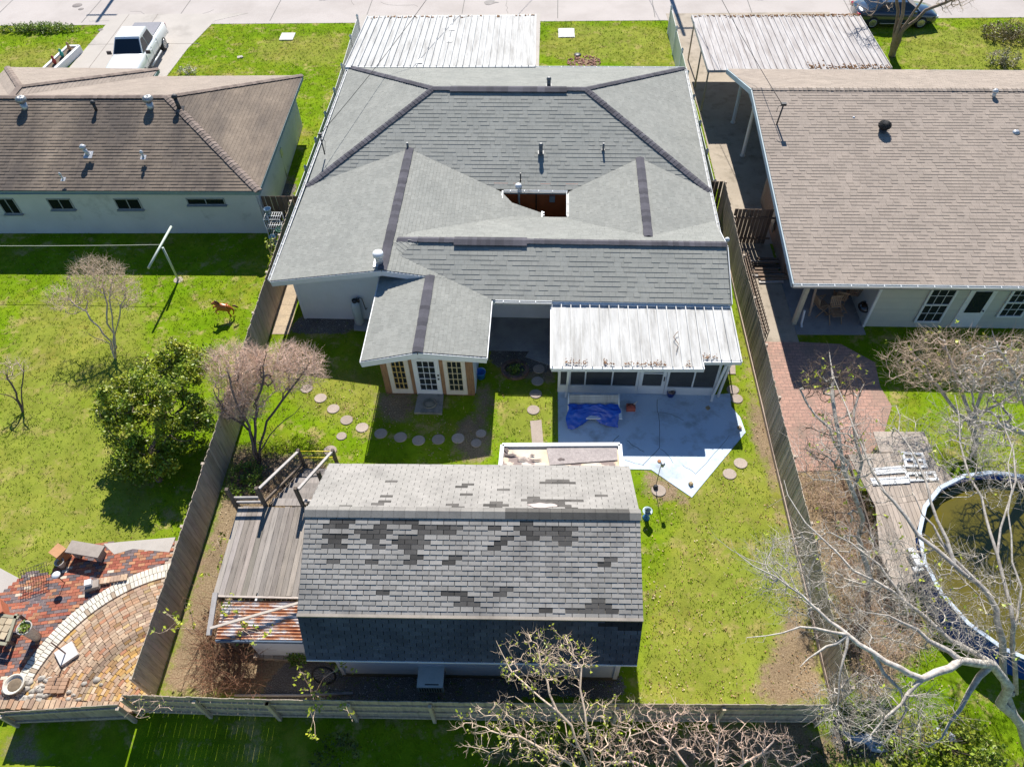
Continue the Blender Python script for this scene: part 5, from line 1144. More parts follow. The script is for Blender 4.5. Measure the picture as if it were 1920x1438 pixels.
brush("tangled bare brush between the right fence and the pool deck", [(1480, 870), (1570, 870), (1640, 960), (1690, 1080), (1740, 1200), (1640, 1280), (1600, 1260), (1545, 1000)], 0.7, 1500, bark_tan, 51)
brush("dead brown vines below the rusty lean-to roof", [(415, 1120), (460, 1210), (500, 1290), (450, 1305), (380, 1300), (385, 1200)], 0.9, 560, bark("dead_vine", (0.36, 0.20, 0.12), (0.22, 0.12, 0.07)), 52, 0.006)
brush("dry leafy brush at the foot of the deck steps", [(490, 850), (560, 870), (560, 930), (500, 950), (440, 900)], 0.3, 160, bark_brown, 53, 0.005)
# leafy saplings along the left fence and by the back fence
def sapling(label, base, tops, seed, nl=60, size=0.07, mat=None, name="sapling", bk=None, group=None):
    t = thing(name, label, "sapling", tuple(base), group); rg = np.random.default_rng(seed); mb = MB(); pts = []
    for tp in tops:
        tp = np.array(tp); n = 6; prev = np.array(base); line = [prev]
        for i in range(1, n+1): line.append(base+(tp-base)*i/n+rg.normal(size=3)*0.05+np.array([0, 0, 0.25*math.sin(math.pi*i/n)]))
        mb.tube(line, [0.014-0.010*i/n for i in range(n+1)], 4, cap=False)
        for _ in range(nl//len(tops)//4):
            q = line[rg.integers(2, n+1)]; d = rg.normal(size=3); d /= np.linalg.norm(d); e = q+d*rg.uniform(0.1, 0.35); mb.tube([q, e], [0.005, 0.003], 3, cap=False); pts += list(e+rg.normal(size=(4, 3))*0.05)
    mb.build("stem", bk or bark_tan, t); leafcloud("leaves", pts, size, mat or leaf_young, t, seed); return t
sapling("leafy sapling between the left fence and the weathered deck", v3(425, 1090, 0), [v3(405, 1010, 1.0), v3(420, 1030, 1.2), v3(430, 990, 0.8), v3(385, 1080, 0.9)], 61, 90)
sapling("scrawny branch leaning over the left fence top near the terrace", v3(375, 1190, 0.2), [v3(310, 1150, 1.9), v3(345, 1130, 1.7), v3(300, 1180, 1.8)], 62, 50)
sapling("thin bush poking through the rusty lean-to roof", v3(440, 1175, 0.6), [v3(425, 1110, 1.9), v3(480, 1200, 1.7), v3(500, 1190, 1.8), v3(450, 1120, 1.8)], 63, 110)
sapling("young shrub with bright leaves arching over the back fence", v3(590, 1300, 0), [v3(640, 1250, 1.5), v3(560, 1255, 1.4), v3(590, 1380, 1.9), v3(665, 1345, 1.8), v3(600, 1310, 1.6)], 64, 150)
sapling("bare pinkish shrub hanging off the fence corner by the brick terrace", v3(285, 1330, 0.9), [v3(235, 1345, 1.5), v3(300, 1300, 1.9), v3(240, 1320, 1.8), v3(325, 1330, 1.6), v3(260, 1350, 1.5)], 65, 70, 0.02, bk=bark_pink)
sapling("pale weedy vine climbing the left fence beside the house eave", np.array((-11.1, 24.4, 0)), [np.array((-10.85, 24.6, 1.9)), np.array((-10.95, 24.0, 2.0)), np.array((-11.2, 24.2, 1.7))], 66, 60, 0.06)
# shrubs in the front yards
def shrub(label, c, r, n, mat, seed, size=0.05, cat="shrub", tintr=(0.5, 1.5), name="shrub"):
    t = thing(name, label, cat, (c[0], c[1], 0)); rg = np.random.default_rng(seed); q = ellips((c[0], c[1], r[2]*0.7), r, n//14, rg, 0.6, 0.05); pts = []
    for p in q: pts += list(p+rg.normal(size=(14, 3))*0.06)
    mb = MB()
    for p in q[::4]: mb.tube([(c[0], c[1], 0), p], [0.012, 0.004], 3, cap=False)
    mb.build("stem", bark_brown, t); leafcloud("foliage", pts, size, mat, t, seed, tintr); return t
shrub("pale blossoming shrub in the right front lawn", G(1876, 122), (0.95, 0.6, 0.5), 1500, leafmat("pale_blossom", (0.42, 0.36, 0.30), (0.14, 0.16, 0.05)), 71)
shrub("flat clipped brown-green hedge at the upper right edge", G(1890, 70), (1.7, 1.2, 0.4), 3600, leafmat("bronze_hedge_leaf", (0.12, 0.12, 0.03), (0.20, 0.15, 0.06)), 72, 0.05, "hedge")
shrub("small white-flowering shrub behind the left neighbour's roof", G(351, 139), (0.6, 0.3, 0.3), 400, leafmat("white_flower", (0.6, 0.55, 0.55), (0.15, 0.2, 0.05)), 73)
o = shrub("dark green ground plants along the kerb of the left front lawn", G(75, 58), (2.6, 0.5, 0.25), 2600, leaf_weed, 74, 0.06, "border plants")
shrub("broad-leaved green plants at the outer corner of the right fence", G(1615, 1345), (0.8, 0.5, 0.45), 500, leafmat("broad_leaf", (0.06, 0.12, 0.02), (0.12, 0.16, 0.02)), 75, 0.12, "plants")
shrub("low green weeds behind the shed's lean-to", G(560, 1240), (0.3, 0.2, 0.25), 260, leaf_weed, 76, 0.05, "weeds")
shrub("leafy green weeds at the bottom right corner", G(1760, 1400), (1.6, 0.9, 0.4), 2600, leafmat("bright_weed", (0.24, 0.34, 0.03), (0.35, 0.38, 0.04)), 77, 0.06, "weeds")
shrub("green ground cover behind the left board fence by the deck steps", G(460, 905), (0.7, 0.8, 0.2), 1200, leaf_weed, 78, 0.05, "weeds", (0.6, 1.8))
# ------------------------------------------------------------------ grass blades and leaf litter
def lookup(a, x, y):
    i = np.clip(np.searchsorted(YS, y)-1, 0, ny-1); j = np.clip(np.searchsorted(XS, x)-1, 0, nx-1); return a[i, j]
FR = gp([(-40, -10), (1960, -10), (1960, 1500), (-40, 1500)])
# ------------------------------------------------------------------ vehicles
def car_paint(name, col, rough=0.25, coat=0.8, metal=0.0):
    m, nt, bs = _nodes(name); bs.inputs["Base Color"].default_value = tuple(col)+(1,); bs.inputs["Roughness"].default_value = rough; bs.inputs["Metallic"].default_value = metal
    bs.inputs["Coat Weight"].default_value = coat; bs.inputs["Coat Roughness"].default_value = 0.05; return m
tyre_m = M("tyre_rubber", (0.02, 0.02, 0.022), rough=0.85); rim_m = M("alloy_rim", (0.55, 0.56, 0.58), rough=0.3, metal=0.8)
lens_w = M("clear_lens", (0.7, 0.72, 0.75), rough=0.1); lens_r = M("red_lens", (0.35, 0.01, 0.01), rough=0.15)
cglass = M_glass("tinted_glass", (0.01, 0.018, 0.03))
def loft(mb, secs, col=(1, 1, 1), smooth=True, cap=True):
    n = len(secs[0]); vs = [p for s in secs for p in s]; fs = []
    for i in range(len(secs)-1):
        for k in range(n): k2 = (k+1) % n; fs.append((i*n+k, (i+1)*n+k, (i+1)*n+k2, i*n+k2))
    if cap: fs += [tuple(range(n)), tuple(range(len(secs)*n-1, (len(secs)-1)*n-1, -1))]
    return mb.add(vs, fs, col, smooth)
def carpos(o, c):     # local (x right, y forward, z) -> world through origin, angle
    return None
class Veh:
    def __init__(s, loc, ang): s.o = Vector(loc); s.m = Matrix.Rotation(ang, 3, 'Z')
    def __call__(s, x, y, z): return s.o+s.m@Vector((x, y, z))
def wheel(parent, V, x, y, r, w, side, spokes=10):
    mb = MB(); ax = V(1, 0, 0)-V(0, 0, 0); c = V(x, y, r)
    mb.lathe(c-ax*w/2, [(r*0.62, 0), (r*0.9, 0), (r, 0.04), (r, w-0.04), (r*0.9, w), (r*0.62, w)], 24, axis=ax); o = mb.build("wheel", tyre_m, parent)
    mb = MB(); f = c+ax*side*(w/2+0.012); mb.lathe(f-ax*side*0.006, [(r*0.60, 0), (r*0.58, 0.004)], 20, axis=ax*side, col=(0.25,)*3)
    for k in range(spokes):
        a = 2*math.pi*k/spokes; d = V(0, math.cos(a), math.sin(a))-V(0, 0, 0); mb.beam(f, f+d*r*0.62, 0.05, 0.02, up=ax)
    pts = [f+(V(0, math.cos(a), math.sin(a))-V(0, 0, 0))*r*0.62 for a in np.linspace(0, 2*math.pi, 25)]; mb.tube(pts, 0.02, 5); mb.lathe(f-ax*side*0.01, [(0.06, 0), (0.06, 0.02)], 10, axis=ax*side)
    sub(o, mb, "rim", rim_m)
def section(V, y, hw, z0, zs, zt, tw, lean=0.0):
    """closed cross-section at station y: sill, flank, shoulder, deck"""
    P = [(-hw*0.9, z0), (-hw, z0+0.12), (-hw, (z0+zs)/2), (-hw*0.985, zs-0.06), (-hw*0.93, zs), (-tw, zt), (0, zt+0.02), (tw, zt), (hw*0.93, zs), (hw*0.985, zs-0.06), (hw, (z0+zs)/2), (hw, z0+0.12), (hw*0.9, z0)]
    return [V(x, y, z) for x, z in P]
# pickup: bonnet towards the camera
wp = car_paint("white_car_paint", (0.78, 0.79, 0.80))
tr = thing("pickup_truck", "white crew-cab pickup truck with a grey bed cover on the left driveway", "pickup truck", (-23.35, 42.5, 0)); V = Veh((-23.35, 42.5, 0), math.pi+0.03)
mb = MB(); hw = 0.98
loft(mb, [section(V, y, w, z0, zs, zt, tw) for y, w, z0, zs, zt, tw in ((2.88, 0.80, 0.50, 0.92, 0.95, 0.6), (2.80, 0.92, 0.42, 1.0, 1.04, 0.7), (2.4, hw, 0.42, 1.07, 1.13, 0.78), (1.35, hw, 0.42, 1.12, 1.20, 0.80), (1.0, hw, 0.42, 1.13, 1.2, 0.82), (-1.0, hw, 0.42, 1.14, 1.2, 0.84), (-1.1, hw, 0.42, 1.14, 1.18, 0.84), (-2.75, hw, 0.48, 1.14, 1.17, 0.84), (-2.86, 0.95, 0.5, 1.12, 1.15, 0.82))])
mb.build("body", wp, tr)
mb = MB()
def gh(V, y, w, z): return [V(-w, y, z), V(w, y, z)]
def frustum(mb, V, yf0, yr0, yf1, yr1, w0, w1, z0, z1):
    vs = [V(-w0, yf0, z0), V(w0, yf0, z0), V(w0, yr0, z0), V(-w0, yr0, z0), V(-w1, yf1, z1), V(w1, yf1, z1), V(w1, yr1, z1), V(-w1, yr1, z1)]
    mb.add(vs, [(0, 1, 5, 4), (1, 2, 6, 5), (2, 3, 7, 6), (3, 0, 4, 7), (4, 5, 6, 7)])
frustum(mb, V, 1.15, -1.0, 0.45, -0.85, 0.86, 0.70, 1.16, 1.84); mb.box(V(0, -0.2, 1.85), (1.36, 1.24, 0.05), rz=math.pi+0.03)
cab = mb.build("cab", wp, tr)
def glassq(V, pts, off): 
    a, b, c, d = [V(*p) for p in pts]; n = (b-a).cross(d-a).normalized()*off; m = MB(); m.add([a+n, b+n, c+n, d+n], [(0, 1, 2, 3)]); return m
sub(cab, glassq(V, [(-0.80, 1.10, 1.21), (0.80, 1.10, 1.21), (0.66, 0.52, 1.78), (-0.66, 0.52, 1.78)], -0.014), "windscreen", cglass)
for s in (-1, 1):
    mb = MB()
    for y in (1.02, 0.08, -0.92): mb.beam(V(s*0.982, y, 0.5), V(s*0.975, y, 1.12), 0.012, 0.012)
    mb.beam(V(s*0.99, 1.0, 0.55), V(s*0.99, -0.9, 0.55), 0.012, 0.012); mb.build("panel_gap", dark, tr)
    for y in (0.2, -0.75): mb = MB(); mb.box(V(s*1.0, y, 0.98), (0.03, 0.18, 0.04), rz=0.03); mb.build("door_handle", white, tr)
    for ya, yb, yc, yd in ((0.98, 0.12, 0.12, 0.48), (0.04, -0.86, -0.78, 0.04)):
        sub(cab, glassq(V, [(s*0.862, ya, 1.20), (s*0.862, yb, 1.20), (s*0.722, yc, 1.74), (s*0.722, yd, 1.74)] if s < 0 else [(s*0.862, yb, 1.20), (s*0.862, ya, 1.20), (s*0.722, yd, 1.74), (s*0.722, yc, 1.74)], 0.014), "side_window", cglass)
    mb = MB(); mb.box(V(s*1.12, 0.95, 1.22), (0.24, 0.10, 0.18), rz=0.03); mb.build("mirror", M("mirror_shell", (0.05, 0.04, 0.04)), tr)
    mb = MB(); mb.box(V(s*0.80, 2.86, 0.82), (0.26, 0.06, 0.2), rz=0.03); mb.build("headlight", lens_w, tr); mb = MB(); mb.box(V(s*0.88, -2.86, 0.95), (0.14, 0.05, 0.3), rz=0.03); mb.build("tail_light", lens_r, tr)
    mb = MB(); mb.tube([V(s*1.02, 0.9, 0.36), V(s*1.02, -0.9, 0.36)], 0.05, 8); mb.build("running_board", steel, tr)
    for y in (1.85, -1.75): wheel(tr, V, s*0.86, y, 0.38, 0.26, s)
mb = MB(); mb.box(V(0, -1.95, 1.20), (1.62, 1.62, 0.03), rz=0.03); mb.build("bed_cover", M("grey_vinyl", (0.24, 0.24, 0.27), rough=0.8), tr)
mb = MB(); mb.box(V(0, 2.9, 0.72), (1.0, 0.05, 0.2), rz=0.03); mb.build("grille", dark, tr); mb = MB(); mb.box(V(0, 2.93, 0.52), (1.8, 0.14, 0.18), rz=0.03); mb.build("bumper", steel, tr); mb = MB(); mb.box(V(0, -2.93, 0.55), (1.8, 0.14, 0.18), rz=0.03); mb.build("bumper", steel, tr)
# dark sedan parked on the kerb, nose to the right
dp = car_paint("dark_blue_grey_paint", (0.035, 0.05, 0.075), 0.2, 1.0, 0.3)
cr_ = thing("parked_car", "dark blue-grey car parked on the street behind the forked tree", "car", (21.8, 47.1, 0)); V = Veh((21.8, 47.1, 0), -math.pi/2-0.02)
mb = MB(); hw = 0.92
loft(mb, [section(V, y, w, z0, zs, zt, tw) for y, w, z0, zs, zt, tw in ((2.40, 0.62, 0.35, 0.60, 0.64, 0.4), (2.3, 0.8, 0.25, 0.70, 0.75, 0.6), (1.9, 0.9, 0.22, 0.80, 0.86, 0.66), (1.0, hw, 0.22, 0.88, 0.96, 0.72), (-1.2, hw, 0.22, 0.94, 1.0, 0.74), (-2.1, 0.9, 0.25, 0.93, 0.99, 0.7), (-2.35, 0.78, 0.35, 0.86, 0.9, 0.6), (-2.42, 0.7, 0.45, 0.8, 0.84, 0.5))])
mb.build("body", dp, cr_)
mb = MB(); frustum(mb, V, 1.25, -1.85, 0.35, -1.0, 0.80, 0.60, 0.93, 1.43); rf = mb.build("cabin_roof", dp, cr_)
skyglass = cglass
sub(rf, glassq(V, [(0.74, -1.80, 0.97), (-0.74, -1.80, 0.97), (-0.57, -1.06, 1.40), (0.57, -1.06, 1.40)], -0.014), "rear_window", cglass)
sub(rf, glassq(V, [(-0.74, 1.18, 0.97), (0.74, 1.18, 0.97), (0.57, 0.42, 1.40), (-0.57, 0.42, 1.40)], -0.014), "windscreen", cglass)
for s in (-1, 1):
    pts = [(s*0.795, -1.35, 0.99), (s*0.795, 1.05, 0.99), (s*0.62, 0.40, 1.37), (s*0.62, -0.95, 1.37)]
    sub(rf, glassq(V, pts if s > 0 else [pts[1], pts[0], pts[3], pts[2]], 0.012), "side_window", cglass)
    for y in (1.42, -1.43): wheel(cr_, V, s*0.85, y, 0.34, 0.22, s, 12)
    mb = MB(); mb.box(V(s*0.70, -2.36, 0.78), (0.14, 0.34, 0.14), rz=-0.02); mb.build("tail_light", lens_r, cr_); mb = MB(); mb.box(V(s*0.66, 2.30, 0.62), (0.16, 0.3, 0.12), rz=-0.02); mb.build("headlight", lens_w, cr_)
    mb = MB(); mb.box(V(s*0.98, 0.85, 0.98), (0.14, 0.18, 0.12), rz=-0.02); mb.build("mirror", dp, cr_)
    mb = MB(); mb.beam(V(s*0.925, 1.0, 0.30), V(s*0.925, -1.0, 0.30), 0.02, 0.04); mb.build("sill_trim", steel, cr_)

# ------------------------------------------------------------------ the raised deck with steps beside the shed
deck_m = M("weathered_deck_board", (0.32, 0.285, 0.26), (0.21, 0.19, 0.175), 2.5, 0.9, stretch=(7, 0.7, 7), bmp=0.3, dirt=(0.11, 0.09, 0.08), dirt_scale=2.5, dirt_lo=0.58, dirt_hi=0.78)
post_m = M("dark_weathered_post", (0.16, 0.125, 0.10), (0.10, 0.08, 0.065), 4, 0.9, bmp=0.2)
dk = thing("wooden_deck", "weathered raised wooden deck with railed steps on the left of the shed", "deck", (-8.1, 10.4, 0)); zd = 1.4
mb = MB(); n = 17; x0, x1, y0, y1 = -9.3, -6.5, 8.95, 11.9
for i in range(n):
    w = (x1-x0)/n; c = rnd.uniform(0.72, 1.25); mb.box((x0+w*(i+0.5), (y0+y1)/2+rnd.uniform(-.02, .02), zd-0.018), (w-0.008, y1-y0, 0.036), col=(c, c*rnd.uniform(0.95, 1), c*rnd.uniform(0.9, 1)))
mb.build("deck_boards", deck_m, dk)
mb = MB(); 
for y in (y0+0.03, y1-0.03): mb.beam((x0, y, zd-0.12), (x1, y, zd-0.12), 0.04, 0.16)
for x in (x0+0.02, x1-0.02): mb.beam((x, y0, zd-0.12), (x, y1, zd-0.12), 0.04, 0.16)
mb.build("joist_frame", post_m, dk)
for x, y in ((x0+.1, y0+.1), (x1-.1, y0+.1), (x0+.1, (y0+y1)/2)): mb = MB(); mb.beam((x, y, 0), (x, y, zd-.1), .1, .1); mb.build("support_post", post_m, dk)
def rpost(x, y, z0, z1): mb = MB(); mb.beam((x, y, z0), (x, y, z1), 0.10, 0.10, (rnd.uniform(.8, 1.2),)*3); mb.build("rail_post", post_m, dk)
for x, y, a, b in ((-9.35, 11.9, 0, 2.45), (-8.45, 11.95, 0, 2.45), (-7.25, 11.95, 0, 2.45), (-7.95, 14.25, 0, 1.15), (-6.78, 14.25, 0, 1.15), (-6.85, 12.9, 0, 1.9), (-8.3, 13.1, 0, 1.7)): rpost(x, y, a, b)
rail_m = M("silvered_rail", (0.42, 0.39, 0.37), (0.30, 0.28, 0.27), 4, 0.8)
mb = MB(); mb.beam((-9.3, 11.95, 1.85), (-8.45, 11.97, 1.85), 0.05, 0.09); mb.build("rail", rail_m, dk); mb = MB(); mb.beam((-9.3, 11.95, 1.58), (-8.45, 11.97, 1.58), 0.05, 0.09); mb.build("rail", rail_m, dk)
mb = MB(); mb.beam((-8.42, 12.0, 2.3), (-7.95, 14.2, 1.1), 0.09, 0.05); mb.build("handrail", rail_m, dk); mb = MB(); mb.beam((-7.2, 12.0, 2.3), (-6.8, 14.2, 1.1), 0.09, 0.05); mb.build("handrail", rail_m, dk)
mb = MB(); mb.beam((-8.42, 11.95, 1.62), (-7.98, 14.15, 0.38), 0.06, 0.08); mb.build("rail", post_m, dk)
for s, x in ((0, -8.35), (1, -7.2)):
    mb = MB(); mb.beam((x, 11.95, 1.25), (x+0.45, 14.3, 0.05), 0.05, 0.25); mb.build("stringer", post_m, dk)
for i in range(7):
    t = (i+0.5)/7; mb = MB(); y = 12.02+t*2.1; z = 1.32-t*1.2; mb.box((-7.78+t*0.45, y, z), (1.18, 0.27, 0.04), col=(rnd.uniform(0.8, 1.2),)*3); mb.build("step", deck_m, dk)
mb = MB(); mb.beam((-7.2, 12.0, 1.62), (-6.3, 12.0, 1.62), 0.06, 0.09, (1.6, 1.5, 1.4)); mb.build("rail", rail_m, dk)
mb = MB()
for i in range(9):
    a = i/8; mb.beam((-7.15+a*0.9, 12.0, 0.9), (-7.15+min(1, a+.55)*0.9, 12.0, 0.9+min(.65, (1-a)*.9*1.2)), 0.01, 0.035); mb.beam((-7.15+a*0.9, 12.012, 1.55), (-7.15+min(1, a+.55)*0.9, 12.012, 1.55-min(.65, (1-a)*.9*1.2)), 0.01, 0.035)
mb.build("lattice_panel", post_m, dk)
tape = M("yellow_tape", (0.75, 0.62, 0.03), rough=0.5)
mb = MB(); mb.tube([(-7.95, 14.27, 1.02), (-7.4, 14.3, 0.99), (-6.78, 14.27, 1.02)], 0.018, 4); o = mb.build("barrier_tape", tape); tag(o, "upper yellow tape strung between the deck step posts", "tape"); mb = MB(); mb.tube([(-7.95, 14.27, 0.62), (-7.4, 14.3, 0.60), (-6.78, 14.27, 0.66)], 0.02, 4); o = mb.build("barrier_tape", tape); tag(o, "lower yellow tape strung between the deck step posts", "tape")
# lean-to with rusty sheet
lt = thing("lean_to", "small lean-to with a rusty corrugated iron roof below the deck", "lean-to", (-7.6, 8.2, 0))
def m_rust():
    m, nt, bs = _nodes("rusty_corrugated_iron"); v = worldpos(nt, (0.8, 2.5, 1))
    n1 = noise(nt, v, 2.4, 7, 0.75)
    c = ramp(nt, n1, [(0.42, (0.62, 0.60, 0.60)), (0.52, (0.50, 0.24, 0.12)), (0.64, (0.34, 0.115, 0.05))]); c = mix(nt, 1.0, c, tint(nt), 'MULTIPLY')
    nt.links.new(c, bs.inputs["Base Color"]); bs.inputs["Roughness"].default_value = 0.7; return m
mb = MB(); xs = (-8.85, -6.3); N_ = 84; yA, zA, yB, zB = 7.66, 1.42, 8.72, 1.62; prev = None
for i in range(N_+1):
    t = i/N_; y = yA+(yB-yA)*t; z = zA+(zB-zA)*t+0.022*math.sin(t*2*math.pi*12); cur = (y, z)
    if prev: mb.add([(xs[0], prev[0], prev[1]), (xs[1], prev[0], prev[1]), (xs[1], y, z), (xs[0], y, z)], [(0, 1, 2, 3)], smooth=True)
    prev = cur
mb.build("roof_sheet", m_rust(), lt)
mb = MB(); mb.beam((xs[0], 7.64, 1.36), (xs[1]-.1, 7.64, 1.36), 0.05, 0.12); mb.build("fascia_board", M("navy_board", (0.10, 0.14, 0.20)), lt)
mb = MB(); mb.beam((-8.98, 7.7, 1.62), (-9.05, 8.85, 1.82), 0.14, 0.06); mb.build("edge_board", rail_m, lt); mb = MB(); mb.beam((-9.0, 8.8, 1.70), (-6.4, 8.78, 1.70), 0.05, 0.05, (1.3, 1.2, 1.1)); mb.build("edge_board", rail_m, lt)
mb = MB(); mb.beam((-8.95, 7.85, 1.74), (-6.35, 8.68, 1.80), 0.07, 0.05); mb.build("loose_batten", M("pale_batten", (0.50, 0.44, 0.38), rough=0.85), lt)
siding_wall("wall", (-8.0, 7.72, 0.12), (-5.5, 7.72, 0.12), 1.22, lt, shed_white); mb = MB(); mb.box((-8.0, 8.4, 0.75), (0.06, 1.3, 1.3)); mb.build("wall", shed_white, lt)
mb = MB()
for i in range(9): mb.box((-8.0+i*0.3, 7.66+rnd.uniform(-.03, .03), 0.07), (0.28, 0.14, 0.15), rz=rnd.uniform(-.1, .1), col=(rnd.uniform(.8, 1.2),)*3)
mb.build("footing_blocks", concrete_old, lt)
for x in (-8.85, -8.55): mb = MB(); mb.beam((x, 7.75, 0), (x, 7.8, 1.4), 0.09, 0.09); mb.build("post", post_m, lt)
t = thing("bicycle_wheel", "spoked wheel leaning on the back corner of the shed", "wheel", tuple(P3(607, 1270, 0)))
mb = MB(); c = P3(607, 1266, 0.36); mb.tube([c+Vector((math.cos(a)*0.33, 0.12*math.sin(a), math.sin(a)*0.33)) for a in np.linspace(0, 2*math.pi, 25)], 0.028, 6); o = mb.build("tyre", tyre_m, t); mb = MB()
for k in range(14): a = k*math.pi/7; mb.tube([c, c+Vector((math.cos(a)*0.31, .12*math.sin(a), math.sin(a)*0.31))], 0.004, 3)
mb.build("spokes", galv, t)
mb = MB(); mb.tube([P3(440, 1303, 0.08), P3(560, 1303, 0.08), P3(662, 1299, 0.08)], 0.04, 6); tag(mb.build("timber_pole", rail_m), "long grey pole lying on the soil behind the shed along the back fence", "pole")

# ------------------------------------------------------------------ garden objects
stone_m = M("stepping_stone_concrete", (0.40, 0.33, 0.28), (0.33, 0.27, 0.225), 3, 0.9, bmp=0.2, finevar=0.2)
def stone(px, py, r, label, sy=0.95):
    x, y = G(px, py); t = MB(); k = 18
    t.lathe((x, y, -0.03), [(r*0.98, 0), (r, 0.045), (r*0.94, 0.062)], k, smooth=False, sy=sy, col=(rnd.uniform(0.88, 1.12),)*3); o = t.build("stepping_stone", stone_m, None, (x, y, 0)); tag(o, label, "stepping stone", "round stepping stones"); NOGRASS.append([(x+r*math.cos(a), y+r*math.sin(a)) for a in np.linspace(0, 6.2, 10)])
S = [((575, 729), "stepping stone half hidden by the pinkish tree, topmost of the left sunlit row"), ((601, 747), "second stepping stone down the left sunlit row"), ((625, 767), "third stepping stone down the left sunlit row"), ((650, 788), "fourth stepping stone down the left sunlit row"), ((679, 802), "pale stepping stone touching the edge of the sunroom's shadow"), ((640.5, 818), "small stepping stone branching off towards the deck steps"), ((619, 845), "stepping stone behind the yellow tape of the deck steps"),
     ((714, 813), "deep-set stepping stone, leftmost in the sunroom's shadow"), ((751, 820), "shaded stepping stone, second from the left in the sunroom's shadow"), ((785, 826), "shaded stepping stone directly below the concrete step"), ((822, 824), "shaded stepping stone, fourth from the left in the sunroom's shadow"), ((859, 822), "faded shaded stepping stone, fifth from the left"), ((902, 813), "small shaded stepping stone near the right edge of the sunroom's shadow"), ((893, 831), "muddy stepping stone just below the small shaded one"),
     ((1010.6, 692), "stepping stone right of the brick ring bed, nearest the gravel"), ((1008, 715), "stepping stone right below the one beside the brick ring bed"), ((1004.5, 739), "stepping stone cut by the shadow line left of the patio"), ((1000, 769), "sandy stepping stone in the sunny patch left of the patio"),
     ((1374, 731), "oval stepping stone by the right side of the screened porch"), ((1381, 748), "round stepping stone at the right corner of the patio by the porch"), ((1388.5, 869), "upper of the two round pavers off the patio's lower right edge"), ((1368, 889), "lower of the two round pavers off the patio's lower right edge")]
for (p, l) in S: stone(p[0], p[1], 0.235 if 'small' not in l else 0.19, l)
stone(1235, 920, 0.25, "round paver carrying the pole lantern below the patio")
def paver(pts, label, name="paver", mat=None): 
    P = gp(pts); mb = MB(); mb.prism(P, -0.02, 0.03); o = mb.build(name, mat or stone_m); tag(o, label, "paving slab"); NOGRASS.append(P)
paver([(994, 790), (1015, 788), (1019, 832), (998, 834)], "long narrow sandy slab in the sunny patch left of the patio")
paver([(1358, 680), (1378, 680), (1379, 702), (1358, 702)], "square sandy slab between the porch roof and the right fence")
paver([(1000, 648), (1045, 660), (1045, 690), (985, 670)], "dark grey flagstones in the gravel left of the porch", mat=concrete_dark)
# concrete step at the french doors
P = gp([(785, 739), (832, 740), (829, 778), (777, 776)]); mb = MB(); mb.prism(P, -0.02, 0.10); t = mb.build("door_step", M("mossy_concrete", (0.30, 0.29, 0.26), (0.21, 0.21, 0.19), 2, 0.95, bmp=0.3, dirt=(0.10, 0.10, 0.09), dirt_scale=2, dirt_lo=0.5)); tag(t, "square mossy concrete step below the white french door", "step"); NOGRASS.append(P)
c = P3(806, 757, 0.10); mb = MB(); mb.lathe((c.x, c.y, 0.10), [(0.24, 0), (0.235, 0.05), (0.21, 0.055), (0.18, 0.03), (0.17, 0.03), (0.12, 0.07), (0.02, 0.09)], 22, sx=1.1); tag(mb.build("round_stone", M("weathered_round_stone", (0.24, 0.23, 0.19), (0.15, 0.15, 0.12), 6, 0.95, bmp=0.3)), "round mossy stone dish on the concrete step", "stone")
# brick ring bed
t = thing("ring_planter", "sunken ring of old bricks around a small plant left of the porch", "planter", tuple(P3(966, 695, 0))); c = P3(966, 695, 0); mb = MB(); obr = M("old_garden_brick", (0.20, 0.12, 0.09), (0.13, 0.09, 0.075), 5, 0.95, bmp=0.3)
for k in range(20): a = k*2*math.pi/20; mb.box((c.x+0.46*math.cos(a), c.y+0.42*math.sin(a), 0.05), (0.17, 0.13, 0.16), rz=a+math.pi/2+rnd.uniform(-.15, .15), rx=rnd.uniform(-.2, .2), col=(rnd.uniform(.7, 1.3),)*3)
mb.build("brick_ring", obr, t); rg = np.random.default_rng(3); leafcloud("plant", [np.array((c.x, c.y, 0.08))+rg.normal(size=3)*np.array((0.17, 0.15, 0.07)) for _ in range(260)], 0.045, leaf_weed, t, 4)
# bucket
def bucket(label, px, py, r, h, m1, m2, cat="bucket"):
    c = P3(px, py, 0); t = thing("bucket", label, cat, tuple(c)); mb = MB(); mb.lathe((c.x, c.y, 0), [(r*0.78, 0), (r, h), (r*1.06, h), (r*1.06, h-0.03), (r*1.0, h-0.03), (r*0.93, h-0.02), (r*0.74, 0.03), (0.01, 0.03)], 22); mb.build("pail", m1, t)
    mb = MB(); mb.tube([c+Vector((r*math.cos(a), 0.04, h-0.02+0.16*math.sin(a))) for a in np.linspace(0, math.pi, 9)], 0.007, 5); mb.build("handle", galv, t); return t
blue = M("blue_plastic", (0.02, 0.19, 0.62), rough=0.35); bucket("bright blue bucket standing by the right corner of the sunroom", 902, 707, 0.19, 0.34, blue, galv)
t = bucket("small navy pail of rags against the porch wall right of the door", 1257, 742, 0.15, 0.24, M("navy_plastic", (0.02, 0.05, 0.28), rough=0.4), galv); mb = MB(); c = P3(1257, 742, 0)
for _ in range(7): mb.ball((c.x+rnd.uniform(-.08, .08), c.y+rnd.uniform(-.08, .08), 0.2), 0.06, jit=0.3, col=(rnd.uniform(.6, 1.3),)*3)
mb.build("rags", M("brownish_rag", (0.30, 0.22, 0.20)), t)
